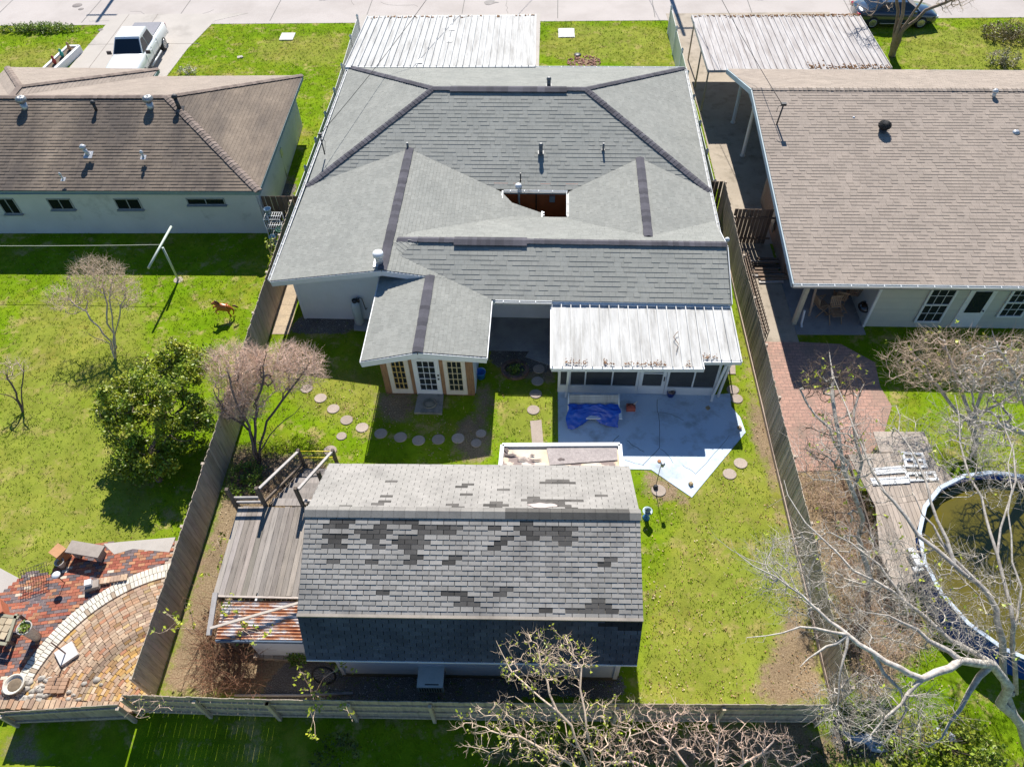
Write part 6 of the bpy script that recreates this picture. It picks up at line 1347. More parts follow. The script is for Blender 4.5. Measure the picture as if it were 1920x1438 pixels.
# gas cylinder against the left wing
c = P3(675, 607, 0); t = thing("gas_cylinder", "tall pale blue-white gas cylinder on a slab against the left wing wall", "gas cylinder", tuple(c)); mb = MB()
mb.lathe((c.x, c.y, 0.05), [(0.15, 0), (0.185, 0.05), (0.185, 1.0), (0.15, 1.12), (0.07, 1.19)], 20); mb.build("tank", M("pale_blue_enamel", (0.50, 0.58, 0.63), rough=0.4), t)
mb = MB(); mb.lathe((c.x, c.y, 1.22), [(0.09, 0), (0.1, 0.12), (0.085, 0.12), (0.07, 0.01)], 12); mb.tube([(c.x, c.y, 1.3), (c.x+0.1, c.y+0.1, 1.38), (c.x+0.28, c.y+0.12, 1.3), (c.x+0.36, c.y+0.05, 0.75), (c.x+0.38, c.y+0.2, 0.7)], 0.018, 5); mb.box((c.x+0.12, c.y+0.05, 1.25), (0.14, 0.1, 0.14)); mb.build("valve", dark, t)
P = gp([(664, 600), (690, 600), (690, 622), (664, 620)]); mb = MB(); mb.prism(P, 0, 0.05); tag(mb.build("slab", concrete_dark), "small dark slab under the gas cylinder", "slab")
# patio swing with tarpaulin
sw = thing("patio_glider", "white corrugated canopy seat half covered by a bright blue tarpaulin on the patio", "garden seat", (2.13, 16.7, 0))
mb = MB(); a, b = P3(1067, 750, 0.55), P3(1158, 752, 0.55)
xA, xB = a.x, b.x; prev = None
yb_, zb_, yt_, zt_ = 16.62, 0.52, 16.92, 0.86
for i in range(49):
    t_ = i/48; y = yb_+(yt_-yb_)*t_; z = zb_+(zt_-zb_)*t_+0.022*math.sin(t_*2*math.pi*8)
    if prev: mb.add([(xA, prev[0], prev[1]), (xB, prev[0], prev[1]), (xB, y, z), (xA, y, z)], [(0, 1, 2, 3)], smooth=True)
    prev = (y, z)
mb.build("backrest", metal_white, sw)
for x in (xA-0.03, xB+0.03):
    mb = MB(); mb.tube([(x, 16.95, 0.9), (x, 16.62, 0.56), (x, 16.5, 0.3), (x, 16.7, 0.03)], 0.03, 6); mb.build("arm", white, sw)
mb = MB(); mb.box((xB+0.06, 16.35, 0.5), (0.10, 0.45, 0.04), rx=0.1); mb.build("armrest", white, sw)
mb = MB(); mb.box(((xA+xB)/2, 16.45, 0.25), (xB-xA, 0.3, 0.05)); mb.build("seat", white, sw)
tarp = M("blue_tarpaulin", (0.008, 0.06, 0.42), (0.015, 0.10, 0.52), 3, 0.3, finevar=0.08)
mb = MB(); nu, nw = 46, 20; vs = []; rT = random.Random(4)
for j in range(nw+1):
    for i in range(nu+1):
        u, w = i/nu, j/nw; x = xA-0.08+(xB-xA+0.12)*u+0.05*math.sin(w*7+u*5); dip = 0.42*math.exp(-((u-0.52)/0.22)**2)*w
        y = 16.66-0.66*w+dip*0.9+0.05*math.sin(u*11+w*4)*w; z = 0.62-0.56*w**1.5+0.022*math.sin(u*23+w*9)+0.02*abs(math.sin(u*17-w*11))+0.02*abs(math.sin(u*9+w*19))+0.20*dip
        if 0.25 < w < 0.6: z += 0.05*math.sin(u*9)
        vs.append((x, y, max(0.03, z+rT.uniform(-.012, .012))))
mb.add(vs, [(j*(nu+1)+i, (j+1)*(nu+1)+i, (j+1)*(nu+1)+i+1, j*(nu+1)+i+1) for j in range(nw) for i in range(nu)], smooth=True); o = mb.build("tarpaulin", tarp, sw)
mb = MB()
for x in (1100, 1132): p = P3(x, 776, 0); mb.beam((p.x, p.y, 0.0), (p.x, p.y+0.25, 0.40), 0.07, 0.05)
p, q = P3(1100, 768, 0.25), P3(1132, 768, 0.25); mb.tube([p, (p+q)/2+Vector((0, 0.12, 0.08)), q], 0.035, 6); mb.build("leg_frame", black_rubber, sw)
# fuel can
c = P3(1182, 768, 0); t = thing("fuel_can", "faded red fuel can with a pale spout on the patio", "fuel can", tuple(c)); mb = MB(); mb.box(c+Vector((0, 0, 0.12)), (0.32, 0.22, 0.22)); mb.box(c+Vector((0, 0, 0.245)), (0.24, 0.15, 0.04)); mb.build("body", M("faded_red_plastic", (0.55, 0.14, 0.09), (0.46, 0.11, 0.07), 5, 0.5), t)
mb = MB(); mb.tube([c+Vector((-0.1, 0, 0.26)), c+Vector((-0.06, 0, 0.32)), c+Vector((0.04, 0, 0.32)), c+Vector((0.08, 0, 0.26))], 0.016, 5); mb.build("handle", black_rubber, t); mb = MB(); mb.tube([c+Vector((0.1, 0.04, 0.25)), c+Vector((0.24, 0.12, 0.36))], [0.025, 0.012], 6); mb.build("spout", cream, t)
for (px, py, l) in ((1386, 803, "small tan block on the right point of the patio"), (1295, 908, "small tan block near the lower tip of the patio"), (1327, 766, "small rusty lump in the shade of the patio")):
    c = P3(px, py, 0.02); mb = MB(); mb.box((c.x, c.y, 0.06), (0.12, 0.12, 0.09), rz=0.5); mb.box((c.x, c.y, 0.112), (0.08, 0.08, 0.015), rz=0.5); tag(mb.build("block", M("tan_block", (0.40, 0.30, 0.17))), l, "block")
c = P3(1236, 865, 0.02); mb = MB(); mb.lathe((c.x, c.y, 0.02), [(0.05, 0), (0.07, 0.02), (0.06, 0.03), (0.02, 0.02)], 14); tag(mb.build("rusty_lid", M("rust_disc", (0.38, 0.18, 0.08))), "small rusty disc lying on the white patio by the lantern", "lid")
c = P3(1229, 914, 0.03); t = thing("garden_lantern", "thin black pole lantern standing on a round paver below the patio", "lantern", tuple(c)); mb = MB(); mb.lathe((c.x, c.y, 0.03), [(0.09, 0), (0.08, 0.08), (0.03, 0.12)], 12); mb.build("base", dark, t)
mb = MB(); mb.tube([(c.x, c.y, 0.1), (c.x, c.y, 1.25), (c.x+0.04, c.y+0.02, 1.35)], 0.012, 6); mb.build("pole", dark, t); mb = MB(); mb.lathe((c.x+0.06, c.y+0.02, 1.3), [(0.03, 0), (0.06, 0.02), (0.06, 0.12), (0.08, 0.13), (0.02, 0.18)], 8); mb.build("lamp_head", galv, t)
# small blue bird bath by the shed
c = P3(1211, 968, 0); t = thing("bird_bath", "pale blue and white garden pedestal bowl beside the right end of the shed", "bird bath", (c.x+0.12, c.y-0.12, 0)); x, y = c.x+0.0, c.y-0.05
mb = MB(); mb.lathe((x, y, 0), [(0.13, 0), (0.10, 0.06), (0.07, 0.12), (0.07, 0.38)], 16); mb.build("pedestal", blue, t); mb = MB(); mb.lathe((x, y, 0.38), [(0.07, 0), (0.15, 0.04), (0.165, 0.07), (0.14, 0.06), (0.02, 0.03)], 18); mb.build("bowl", M("pale_blue_glaze", (0.40, 0.52, 0.60), rough=0.3), t); mb = MB(); mb.lathe((x, y, 0.41), [(0.08, 0), (0.10, 0.14), (0.05, 0.22), (0.01, 0.26)], 14); mb.build("finial", M("white_navy_glaze", (0.55, 0.68, 0.72), (0.03, 0.08, 0.22), 12, 0.3), t)

# ------------------------------------------------------------------ clothes line and horse in the left yard
c = P3(334.5, 525, 0); t = thing("clothesline_post", "pale green T-shaped clothesline post in the left neighbour's yard", "clothesline post", tuple(c)); pm = M("pale_green_pipe", (0.50, 0.56, 0.50), (0.42, 0.49, 0.43), 5, 0.5)
mb = MB(); mb.tube([c, c+Vector((0, 0, 1.8))], 0.045, 8); mb.build("post", pm, t); A_ = Vector(G(321, 425, 1.8)+(1.8,)); B_ = Vector(G(278, 503, 1.8)+(1.8,)); mb = MB(); mb.tube([A_, B_], 0.05, 8); mb.build("crossbar", pm, t)
mb = MB(); mb.lathe(c, [(0.22, -0.02), (0.2, 0.015)], 12); mb.build("footing", concrete_old, t)
m_ = (A_*0.55+B_*0.45); cable("clothesline", m_, m_+Vector((-17, 0.1, 0.05)), 0.12, 0.012, "thin pale clothesline stretched to the left across the shaded lawn", M("pale_cord", (0.7, 0.7, 0.6)), 16)
def skin_obj(name, parent, verts, edges, radii, mat, root=0):
    me = bpy.data.meshes.new(name); off = Vector(parent['_loc']); me.from_pydata([tuple(Vector(v)-off) for v in verts], edges, []); me.materials.append(mat)
    o = bpy.data.objects.new(name, me); COL.objects.link(o); o.parent = parent; o['_loc'] = parent['_loc']
    o.modifiers.new("skin", 'SKIN'); 
    if not me.skin_vertices: 
        bpy.context.view_layer.objects.active = o
        import bmesh; bm = bmesh.new(); bm.from_mesh(me); bm.verts.layers.skin.verify(); bm.to_mesh(me); bm.free()
    for i, r in enumerate(radii):
        me.skin_vertices[0].data[i].radius = (r if isinstance(r, tuple) else (r, r)); me.skin_vertices[0].data[i].use_root = (i == root)
    s = o.modifiers.new("sub", 'SUBSURF'); s.levels = 2; s.render_levels = 2; o.modifiers["skin"].use_smooth_shade = True; return o
hb = Vector((-12.62, 21.62, 0)); t = thing("horse_statue", "chestnut brown prancing horse figure on the left lawn near the fence", "horse figure", tuple(hb)); ca, sa = math.cos(0.10), math.sin(0.10)
def hv(x, z, y=0): return hb+Vector((x*ca-y*sa, x*sa+y*ca, z))
chest, _nt, _bs = _nodes("chestnut_plastic"); _bs.inputs["Base Color"].default_value = (0.42, 0.13, 0.035, 1); _bs.inputs["Roughness"].default_value = 0.35; mane = M("dark_mane", (0.09, 0.03, 0.015), rough=0.6)
Vv = [hv(0.20, .56), hv(0.0, .57), hv(-.16, .60), hv(-.23, .72), hv(-.28, .84), hv(-.36, .84), hv(-.47, .76), hv(-.30, .56, .06), hv(-.46, .58, .06), hv(-.48, .44, .06), hv(-.28, .50, -.07), hv(-.40, .42, -.07), hv(-.36, .30, -.07), hv(-.31, .29, -.07),
      hv(.22, .42, .07), hv(.28, .28, .07), hv(.22, .10, .07), hv(.20, .05, .07), hv(.12, .40, -.07), hv(.10, .26, -.07), hv(.16, .12, -.07), hv(.14, .06, -.07), hv(-.26, .93, 0.03)]
Ed = [(0, 1), (1, 2), (2, 3), (3, 4), (4, 5), (5, 6), (2, 7), (7, 8), (8, 9), (2, 10), (10, 11), (11, 12), (12, 13), (0, 14), (14, 15), (15, 16), (16, 17), (0, 18), (18, 19), (19, 20), (20, 21), (4, 22)]
skin_obj("body", t, Vv, Ed, [.14, .125, .13, .085, .07, .055, .035, .055, .032, .022, .05, .032, .02, .02, .06, .035, .022, .024, .06, .035, .022, .024, .015], chest, 1)
mb = MB(); mb.tube([hv(.33, .60), hv(.42, .60), hv(.50, .52), hv(.55, .47)], [.03, .045, .035, .01], 7); mb.build("tail", mane, t)
mb = MB(); mb.tube([hv(-.30, .94), hv(-.23, .90), hv(-.17, .80), hv(-.13, .70)], [.02, .035, .04, .02], 6); mb.build("mane", mane, t); mb = MB(); mb.tube([hv(0.1, .45), hv(0.08, 0)], 0.018, 6); mb.build("support_rod", dark, t)
# saddle-less base
# ------------------------------------------------------------------ brick terrace at the bottom left
CT = Vector(G(305, 1330)+(0,)); RO = 4.62; bl = M("terrace_brick", (0.80, 0.78, 0.76), (0.66, 0.64, 0.62), 9, 0.9, bmp=0.2, finevar=0.22, fine=18)
FL = lambda y: LB0[0]+(LB1[0]-LB0[0])*(y-LB0[1])/(LB1[1]-LB0[1])-0.06
ylow = G(100, 1318, 0.1)[1]
def okb(x, y): return x < FL(y)-0.02 and y > ylow and y < 12.5
mbw, mbt = MB(), MB(); rB = random.Random(12)
tans = [(0.58, 0.42, 0.29), (0.56, 0.42, 0.30), (0.52, 0.37, 0.26), (0.66, 0.51, 0.38), (0.44, 0.31, 0.23), (0.52, 0.32, 0.20)]; ochre = [(0.62, 0.38, 0.12), (0.55, 0.33, 0.12), (0.60, 0.44, 0.22), (0.44, 0.27, 0.13)]
r = 0.25
while r < RO-0.50:
    nb = max(6, int(2*math.pi*r/0.205)); o_ = rB.random()
    for k in range(nb):
        a = 2*math.pi*(k+o_)/nb; x, y = CT.x+r*math.cos(a), CT.y+r*math.sin(a)
        if not okb(x, y): continue
        oc = (r < 2.3 and rB.random() < 0.6) or (RO-0.62 < r and rB.random() < .3) or rB.random() < 0.08; c = rB.choice(ochre if oc else tans); f = rB.uniform(0.8, 1.2)
        if 2.3 < r < 2.6: f *= 0.6
        if rB.random() < 0.03: c = (0.50, 0.24, 0.14)
        mbt.box((x, y, 0.02+rB.uniform(-.006, .006)), (0.19, 0.092, 0.06), rz=a+math.pi/2+rB.uniform(-.04, .04), rx=rB.uniform(-.04, .04), col=tuple(z*f for z in c))
    r += 0.102
for j, r in enumerate((RO-0.39, RO-0.16)):
    nb = int(2*math.pi*r/0.118)
    for k in range(nb):
        a = 2*math.pi*k/nb; x, y = CT.x+r*math.cos(a), CT.y+r*math.sin(a)
        if not okb(x, y): continue
        f = rB.uniform(0.88, 1.08); c = (0.86*f, 0.82*f, 0.72*f) if rB.random() < 0.93 else (0.5, 0.4, 0.3)
        mbw.box((x, y, 0.03), (0.215, 0.10, 0.06), rz=a, col=c)
o = struct(mbt.build("brick_terrace", bl)); o = struct(mbw.build("white_brick_edging", bl))
reds = [(0.45, 0.15, 0.09), (0.50, 0.19, 0.11), (0.38, 0.11, 0.07), (0.20, 0.16, 0.17), (0.17, 0.14, 0.15), (0.24, 0.18, 0.18), (0.52, 0.26, 0.14), (0.42, 0.17, 0.11)]
TP = gp([(-60, 1150), (60, 1070), (95, 1078), (140, 1030), (200, 1018), (315, 1015), (330, 1010), (300, 1100), (120, 1320), (-60, 1330)]); mbr = MB(); ra = 0.15; ca, sa = math.cos(ra), math.sin(ra)
xs_ = [p[0] for p in TP]; ys_ = [p[1] for p in TP]
for j in range(-60, 110):
    for i in range(-60, 80):
        u, w = i*0.208+(j % 2)*0.104, j*0.104; x, y = -14+u*ca-w*sa, 8+u*sa+w*ca
        if not (min(xs_) < x < max(xs_) and min(ys_) < y < max(ys_)) or (x-CT.x)**2+(y-CT.y)**2 < (RO-0.04)**2 or x > FL(y)-0.05: continue
        if not inpoly(np.array([x]), np.array([y]), TP)[0]: continue
        c = rB.choice(reds); f = rB.uniform(0.8, 1.2); 
        if rB.random() < 0.07: c = (0.72, 0.62, 0.50)
        mbr.box((x, y, 0.01+rB.uniform(-.004, .004)), (0.198, 0.095, 0.05), rz=ra+rB.uniform(-.02, .02), col=tuple(z*f for z in c))
struct(mbr.build("red_brick_paving", bl)); NOGRASS.append(TP); NOGRASS.append([(CT.x+RO*math.cos(a), CT.y+RO*math.sin(a)) for a in np.linspace(0, 6.2, 40)])
mort = M("terrace_mortar", (0.44, 0.36, 0.29), (0.32, 0.26, 0.21), 4, 0.95, fine=30, finevar=0.3)
mb = MB(); P2 = [(x, y) for x, y in [(-19, ylow-0.1), (LB0[0]-0.05, ylow-0.1), (FL(11.4), 11.4), G(315, 1013), G(200, 1018), G(140, 1030), G(95, 1078), G(60, 1070), G(-60, 1150)]]; mb.prism(P2, -0.05, 0.004); struct(mb.build("terrace_bed", mort)); NOGRASS.append(P2)
slab("garden_path", gp([(-40, 1050), (0, 1065), (62, 1098), (100, 1115), (60, 1160), (0, 1195), (-60, 1210)]), 0.028, concrete)
slab("garden_path", gp([(195, 1020), (235, 1016), (330, 1008), (318, 1036), (250, 1030), (215, 1040)]), 0.04, concrete)
# brick wall coping along the bottom edge of the terrace
wl = thing("low_wall", "low crumbling brick wall with pale mortar at the bottom left corner", "wall", (-13.5, ylow-0.1, 0)); mb = MB()
for k in range(52):
    x = -18.2+k*0.15; 
    if x > LB0[0]-0.15: break
    c = rB.choice(tans); f = rB.uniform(.75, 1.15); mb.box((x, ylow-0.12+rB.uniform(-.03, .03), 0.30), (0.13, 0.24, 0.10), rz=rB.uniform(-.1, .1), rx=rB.uniform(-.1, .1), col=tuple(z*f for z in c))
mb.box((-14.6, ylow-0.12, 0.12), (7.3, 0.2, 0.26), col=(0.3, 0.24, 0.2)); mb.build("brick_course", bl, wl)
mb = MB()
for k in range(60):
    x = rB.uniform(G(20, 1280)[0], G(105, 1280)[0]) if k < 45 else rB.uniform(G(10, 1280)[0], G(200, 1280)[0]); y = rB.uniform(ylow, ylow+0.7); s = rB.uniform(0.05, 0.13); f = rB.uniform(.7, 1.05)
    mb.ball((x, y, 0.05), s, 6, 4, (0.6*f, 0.57*f, 0.52*f), 0.25, (1.2, 1, 0.6))
o = mb.build("rubble", bl); tag(o, "scattered white rubble and broken stones along the terrace's lower edge", "rubble"); o['kind'] = 'stuff'
# terrace furniture
bst = M("weathered_bench_concrete", (0.36, 0.31, 0.27), (0.26, 0.22, 0.19), 3, 0.9, bmp=0.2)
a = P3(160, 1030, 0.45); ang = -0.16; t = thing("garden_bench", "stone garden bench with a slab seat at the top of the brick terrace", "bench", (a.x, a.y, 0)); mb = MB(); mb.box((a.x, a.y, 0.45), (1.15, 0.42, 0.09), rz=ang); mb.build("seat", bst, t)
for s in (-0.38, 0.38): mb = MB(); mb.box((a.x+s*math.cos(ang), a.y+s*math.sin(ang), 0.21), (0.16, 0.32, 0.41), rz=ang); mb.build("leg", bst, t)
mb = MB(); c = P3(116, 1040, 0.2); mb.box((c.x, c.y, 0.24), (0.36, 0.34, 0.48), rz=-0.5); mb.box((c.x, c.y, 0.49), (0.40, 0.38, 0.03), rz=-0.5); tag(mb.build("wooden_stool", M("orange_wood", (0.50, 0.26, 0.12), (0.40, 0.20, 0.09), 5, 0.7)), "square orange-brown stool at the left end of the stone bench", "stool")
def pot(label, px, py, r, h, m_, soil, name="plant_pot", plant=0, prm=0.9):
    c = P3(px, py, 0.03); t = thing(name, label, "plant pot", tuple(c)); mb = MB(); mb.lathe((c.x, c.y, 0.03), [(r*prm*0.8, 0), (r*prm, h*0.9), (r, h), (r, h+0.02), (r*0.86, h+0.02), (r*0.82, h-0.05), (0.01, h-0.05)], 20); mb.build("pot", m_, t); mb = MB(); mb.lathe((c.x, c.y, h-0.03), [(r*0.8, 0), (r*0.5, 0.02), (0.01, 0.03)], 14); mb.build("soil", soil, t)
    if plant: rg = np.random.default_rng(int(px)); leafcloud("plant", [np.array((c.x, c.y, h+0.05))+rg.normal(size=3)*np.array((r*.4, r*.4, .05)) for _ in range(plant)], 0.05, leaf_weed, t, 4)
    return t
soilm = M("pot_soil", (0.20, 0.15, 0.10), (0.12, 0.09, 0.06), 10, 0.95); sand = M("orange_sand", (0.60, 0.30, 0.10)); pale = M("pale_glazed_pot", (0.62, 0.58, 0.50), (0.55, 0.50, 0.42), 4, 0.6)
pot("small pale pot with orange filling beside the square stool", 118, 1060, 0.15, 0.25, pale, sand); pot("tall pale planter with green plants standing on the terrace beside a bare stand", 70, 1195, 0.22, 0.75, M("greyish_white_planter", (0.50, 0.47, 0.43), (0.38, 0.34, 0.31), 4, 0.8), soilm, plant=90, prm=0.75)
pot("wide white bowl planter at the lower left of the terrace", 34, 1288, 0.30, 0.25, pale, soilm)
c = P3(122, 1093, 0.0); t = thing("garden_ornament", "small white round-topped garden lamp on a thin stem by the pale pot", "garden lamp", tuple(c)); mb = MB(); mb.tube([c, c+Vector((0, 0, 0.55))], 0.012, 5); mb.build("stem", dark, t); mb = MB(); mb.lathe(c+Vector((0, 0, 0.55)), [(0.05, 0), (0.13, 0.02), (0.12, 0.05), (0.02, 0.08)], 16); mb.build("lamp_head", white, t)
c = P3(176, 1100, 0.03); t = thing("concrete_pedestal", "little white and grey stone pedestal block on the edge of the white brick ring", "pedestal", tuple(c)); mb = MB(); mb.box((c.x, c.y, 0.12), (0.42, 0.26, 0.18), rz=0.3); mb.build("base", bst, t); mb = MB(); mb.box((c.x-0.07, c.y+0.02, 0.27), (0.2, 0.18, 0.14), rz=0.3); mb.build("top_block", white_trim, t)
c = P3(126, 1227, 0.03); t = thing("umbrella_stand", "square white slab stand with a thin dark upright pole on the tan bricks", "umbrella stand", tuple(c)); mb = MB(); mb.box((c.x+0.02, c.y, 0.09), (0.52, 0.52, 0.11), rz=0.75); mb.build("base", M("pale_slab", (0.60, 0.58, 0.57), rough=0.7), t); mb = MB(); mb.tube([(c.x, c.y, 0.1), (c.x, c.y, 1.0)], 0.02, 6, col=(1, 1, 1)); mb.build("pole", M("rust_pole", (0.14, 0.07, 0.05)), t)
c = P3(108, 1285, 0.05); mb = MB(); 
for i in range(3):
    for j in range(4): mb.box((c.x-0.2+i*0.2, c.y-0.18+j*0.11, 0.09), (0.19, 0.10, 0.09), rz=0.1, col=(rB.uniform(.8, 1.15),)*3)
tag(mb.build("brick_stack", M("brown_stacked_brick", (0.36, 0.22, 0.14))), "neat square stack of brown bricks near the low wall", "bricks")
c = P3(210, 1092, 0.05); mb = MB()
for i in range(9): mb.box((c.x-0.4+i*0.1, c.y+0.02*i, 0.09), (0.09, 0.2, 0.10), rz=0.2+rB.uniform(-.1, .1), ry=0.2, col=tuple(z*1.2 for z in rB.choice(tans)))
tag(mb.build("brick_row", bl), "leaning row of loose tan bricks above the white brick ring", "bricks")
c = P3(20, 1185, 0.05); t = thing("patio_table", "low brick-topped table frame at the left edge of the terrace", "table", tuple(c)); mb = MB(); x, y = c.x-0.1, c.y
for i in range(3):
    for j in range(3): mb.box((x-0.25+i*0.22, y-0.25+j*0.22, 0.42), (0.20, 0.20, 0.05), rz=-0.15, col=(rB.uniform(.8, 1.15),)*3)
mb.build("top", M("tan_tabletop", (0.45, 0.36, 0.24)), t); mb = MB(); 
for sx in (-.4, .4): mb.beam((x+sx, y-.42, .42), (x+sx-.1, y+.42, .42), .09, .07)
for sy in (-.4, .4): mb.beam((x-.42, y+sy, .42), (x+.42, y+sy-.1, .42), .09, .07)
mb.build("frame", M("mossy_frame", (0.30, 0.28, 0.20)), t)
for sx, sy in ((-.38, -.38), (.38, -.38), (-.38, .38), (.38, .38)): mb = MB(); mb.box((x+sx, y+sy, .2), (.07, .07, .4)); mb.build("leg", post_m, t)
mb = MB(); c = P3(5, 1150, 0.2); mb.box((c.x-.15, c.y, 0.25), (.5, .5, .5), rz=.6); mb.box((c.x-.15, c.y, 0.52), (.54, .54, .05), rz=.6); tag(mb.build("terracotta_box", M("terracotta", (0.48, 0.16, 0.08), (0.36, 0.11, 0.06), 4, 0.8)), "terracotta-coloured square planter box cut by the left frame edge", "planter box")
c = P3(70, 1085, 0.0); t = thing("wire_trellis", "leaning black wire trellis between the path and the brick terrace", "trellis", tuple(c)); mb = MB(); ax = Vector(G(40, 1105)+(0,)); bx = Vector(G(92, 1085)+(0,)); up_ = Vector((0.15, 0.25, 0.7))
for i in range(12): p = ax+(bx-ax)*(i/11); mb.tube([p, p+up_], 0.008, 3)
for j in range(6): q = up_*(j/5); mb.tube([ax+q, bx+q], 0.008, 3)
mb.build("wire_grid", dark, t)

# ------------------------------------------------------------------ right side: path, pool, deck
slab("side_path", [(8.5, 20.2), (10.4, 20.2), (10.4, 26.2), (8.5, 26.2)], 0.014, concrete_old)
slab("porch_slab", [(10.4, 20.7), (13.1, 20.7), (13.1, 24.2), (10.4, 24.2)], 0.03, concrete_dark)
pinkb = M_brick("pink_brick_paving", (0.44, 0.26, 0.20), (0.36, 0.215, 0.17), (0.24, 0.16, 0.13), 0.30, 0.155, 0.012, rot=-0.02, dirt=(0.25, 0.18, 0.14), dscale=1.1)
slab("brick_path", [(8.47, 12.2), (8.47, 20.3), (10.5, 20.3), (12.0, 20.2)]+gp([(1640, 680), (1650, 725), (1672, 762), (1655, 820), (1610, 880), (1480, 885)]), 0.018, pinkb)
lb = M_glass("blue_liner", (0.01, 0.04, 0.22)); liner = M("blue_pool_liner", (0.01, 0.05, 0.26), (0.02, 0.09, 0.36), 4, 0.3)
PC = Vector((14.8, 10.4, 0)); PR = 3.15; pool = thing("swimming_pool", "round above-ground pool of murky olive water with a blue liner", "swimming pool", tuple(PC)); n = 40
mb = MB(); mb.lathe(PC, [(PR, 0), (PR, 1.15)], n, smooth=False)
mb.v = mb.v; mb.f = [f for f in mb.f if len(f) == 4]; mb.c = mb.c[:len(mb.f)]; mb.sm = mb.sm[:len(mb.f)]; mb.mi = mb.mi[:len(mb.f)]; mb.uv = mb.uv[:len(mb.f)]
vs = []; mb2 = MB()
mb.build("wall", liner, pool)
def ringlathe(prof, n, name, mat):
    vs = []; fs = []; m = MB()
    for r, z in prof:
        for k in range(n): a = 2*math.pi*k/n; vs.append(PC+Vector((r*math.cos(a), r*math.sin(a), z)))
    for i in range(len(prof)-1):
        for k in range(n): k2 = (k+1) % n; fs.append((i*n+k, i*n+k2, (i+1)*n+k2, (i+1)*n+k))
    m.add(vs, fs, smooth=False); return m.build(name, mat, pool)
ringlathe([(PR-0.03, 0.6), (PR-0.03, 1.15)][::-1], n, "liner", liner); ringlathe([(PR+0.07, 1.12), (PR+0.09, 1.18), (PR-0.03, 1.18), (PR-0.05, 1.12)], 20, "top_rail", M("pale_blue_rail", (0.58, 0.66, 0.76), rough=0.3))
mw, nt, bs = _nodes("murky_water"); v = worldpos(nt); bs.inputs["Roughness"].default_value = 0.04; bs.inputs["Specular IOR Level"].default_value = 0.5
nt.links.new(ramp(nt, noise(nt, v, 0.5, 3), [(0.3, (0.085, 0.075, 0.009)), (0.7, (0.135, 0.108, 0.014))]), bs.inputs["Base Color"]); bump(nt, bs, noise(nt, v, 5, 2), 0.05, 0.02)
mb = MB(); mb.add([PC+Vector(((PR-0.04)*math.cos(2*math.pi*k/n), (PR-0.04)*math.sin(2*math.pi*k/n), 0.84)) for k in range(n)], [tuple(range(n))]); mb.build("water", mw, pool)
pd = thing("pool_deck", "silver-grey plank deck wrapping the left side of the pool", "deck", (11, 11, 0)); plank = M("silver_plank", (0.42, 0.36, 0.31), (0.32, 0.27, 0.23), 3, 0.9, stretch=(5, 0.6, 5), bmp=0.2); zp = 1.0
mb = MB(); PD = [Vector(G(a, b, zp)+(zp,)) for a, b in ((1590, 852), (1735, 846), (1790, 900), (1740, 935), (1715, 1000), (1724, 1088), (1678, 1098), (1650, 1040))]; PP = [(p.x, p.y) for p in PD]
def planks(mb, poly, z, ang, w=0.14, th=0.035):
    ca, sa = math.cos(ang), math.sin(ang); P = [(x*ca+y*sa, -x*sa+y*ca) for x, y in poly]; u = min(p[0] for p in P)
    while u < max(p[0] for p in P):
        c = clip(clip(P, (1, 0), u), (1, 0), u+w-0.01, False); u += w
        if len(c) < 3: continue
        f = rnd.uniform(0.75, 1.2); c2_ = [(x*ca-y*sa, x*sa+y*ca) for x, y in c]; mb.prism(c2_, z-th, z, (f, f*.98, f*.95))
PPm = [p for p in PP if True]
# split the concave deck into a north and a west piece
nth = [PP[0], PP[1], PP[2], PP[3], (PP[0][0]+0.35, PP[3][1]-0.3)]; wst = [(PP[0][0]+0.35, PP[3][1]-0.305), (PP[3][0]+0.05, PP[3][1]-0.01), PP[4], PP[5], PP[6], PP[7]]
planks(mb, nth, zp, 0.0); planks(mb, wst, zp, 0.0); mb.build("deck_boards", plank, pd)
mb = MB(); 
for a, b in zip(PD, PD[1:]+PD[:1]): mb.beam(a-Vector((0, 0, .12)), b-Vector((0, 0, .12)), 0.04, 0.16)
mb.build("joist_frame", post_m, pd)
for p in (PD[0], PD[7], PD[6]): mb = MB(); mb.beam((p.x, p.y, 0), (p.x, p.y, zp-.05), .1, .1); mb.build("support_post", post_m, pd)
for i in range(4):
    mb = MB(); a = Vector(G(1640+i*3, 815+i*9, zp-0.55+i*0.13)+(zp-0.55+i*0.13,)); mb.box((a.x+0.85, a.y, a.z), (1.75, 0.26, 0.04), col=(rnd.uniform(.85, 1.2),)*3); mb.build("step", plank, pd)
def lattice(label, px, py, z, w, d, rz, cells=(2, 2)):
    c = P3(px, py, z); mb = MB(); R_ = Matrix.Rotation(rz, 3, 'Z')
    for i in range(cells[0]+1): q = c+R_@Vector((-w/2+w*i/cells[0], 0, 0)); mb.box(q, (0.09, d, 0.03), rz=rz)
    for j in range(cells[1]+1): q = c+R_@Vector((0, -d/2+d*j/cells[1], 0.004)); mb.box(q, (w+0.09, 0.09, 0.03), rz=rz)
    tag(mb.build("window_frame", white), label, "window frame")
lattice("white four-light sash frame lying on the pool deck", 1714, 862, zp+0.03, 0.62, 0.5, -0.05); lattice("white narrow frame lying at the deck edge above the pool", 1728, 893, zp+0.03, 0.9, 0.25, 0.06, (3, 1)); 
for (a, b, l) in (((1634, 884), (1698, 879), "upper white board lying across the pool deck"), ((1634, 903), (1704, 899), "lower white board lying across the pool deck")):
    mb = MB(); mb.beam(P3(a[0], a[1], zp+.03), P3(b[0], b[1], zp+.03), 0.26, 0.03); mb.beam(P3(a[0], a[1]-4, zp+.05), P3(b[0], b[1]-4, zp+.05), 0.03, 0.02); tag(mb.build("board", white), l, "board")
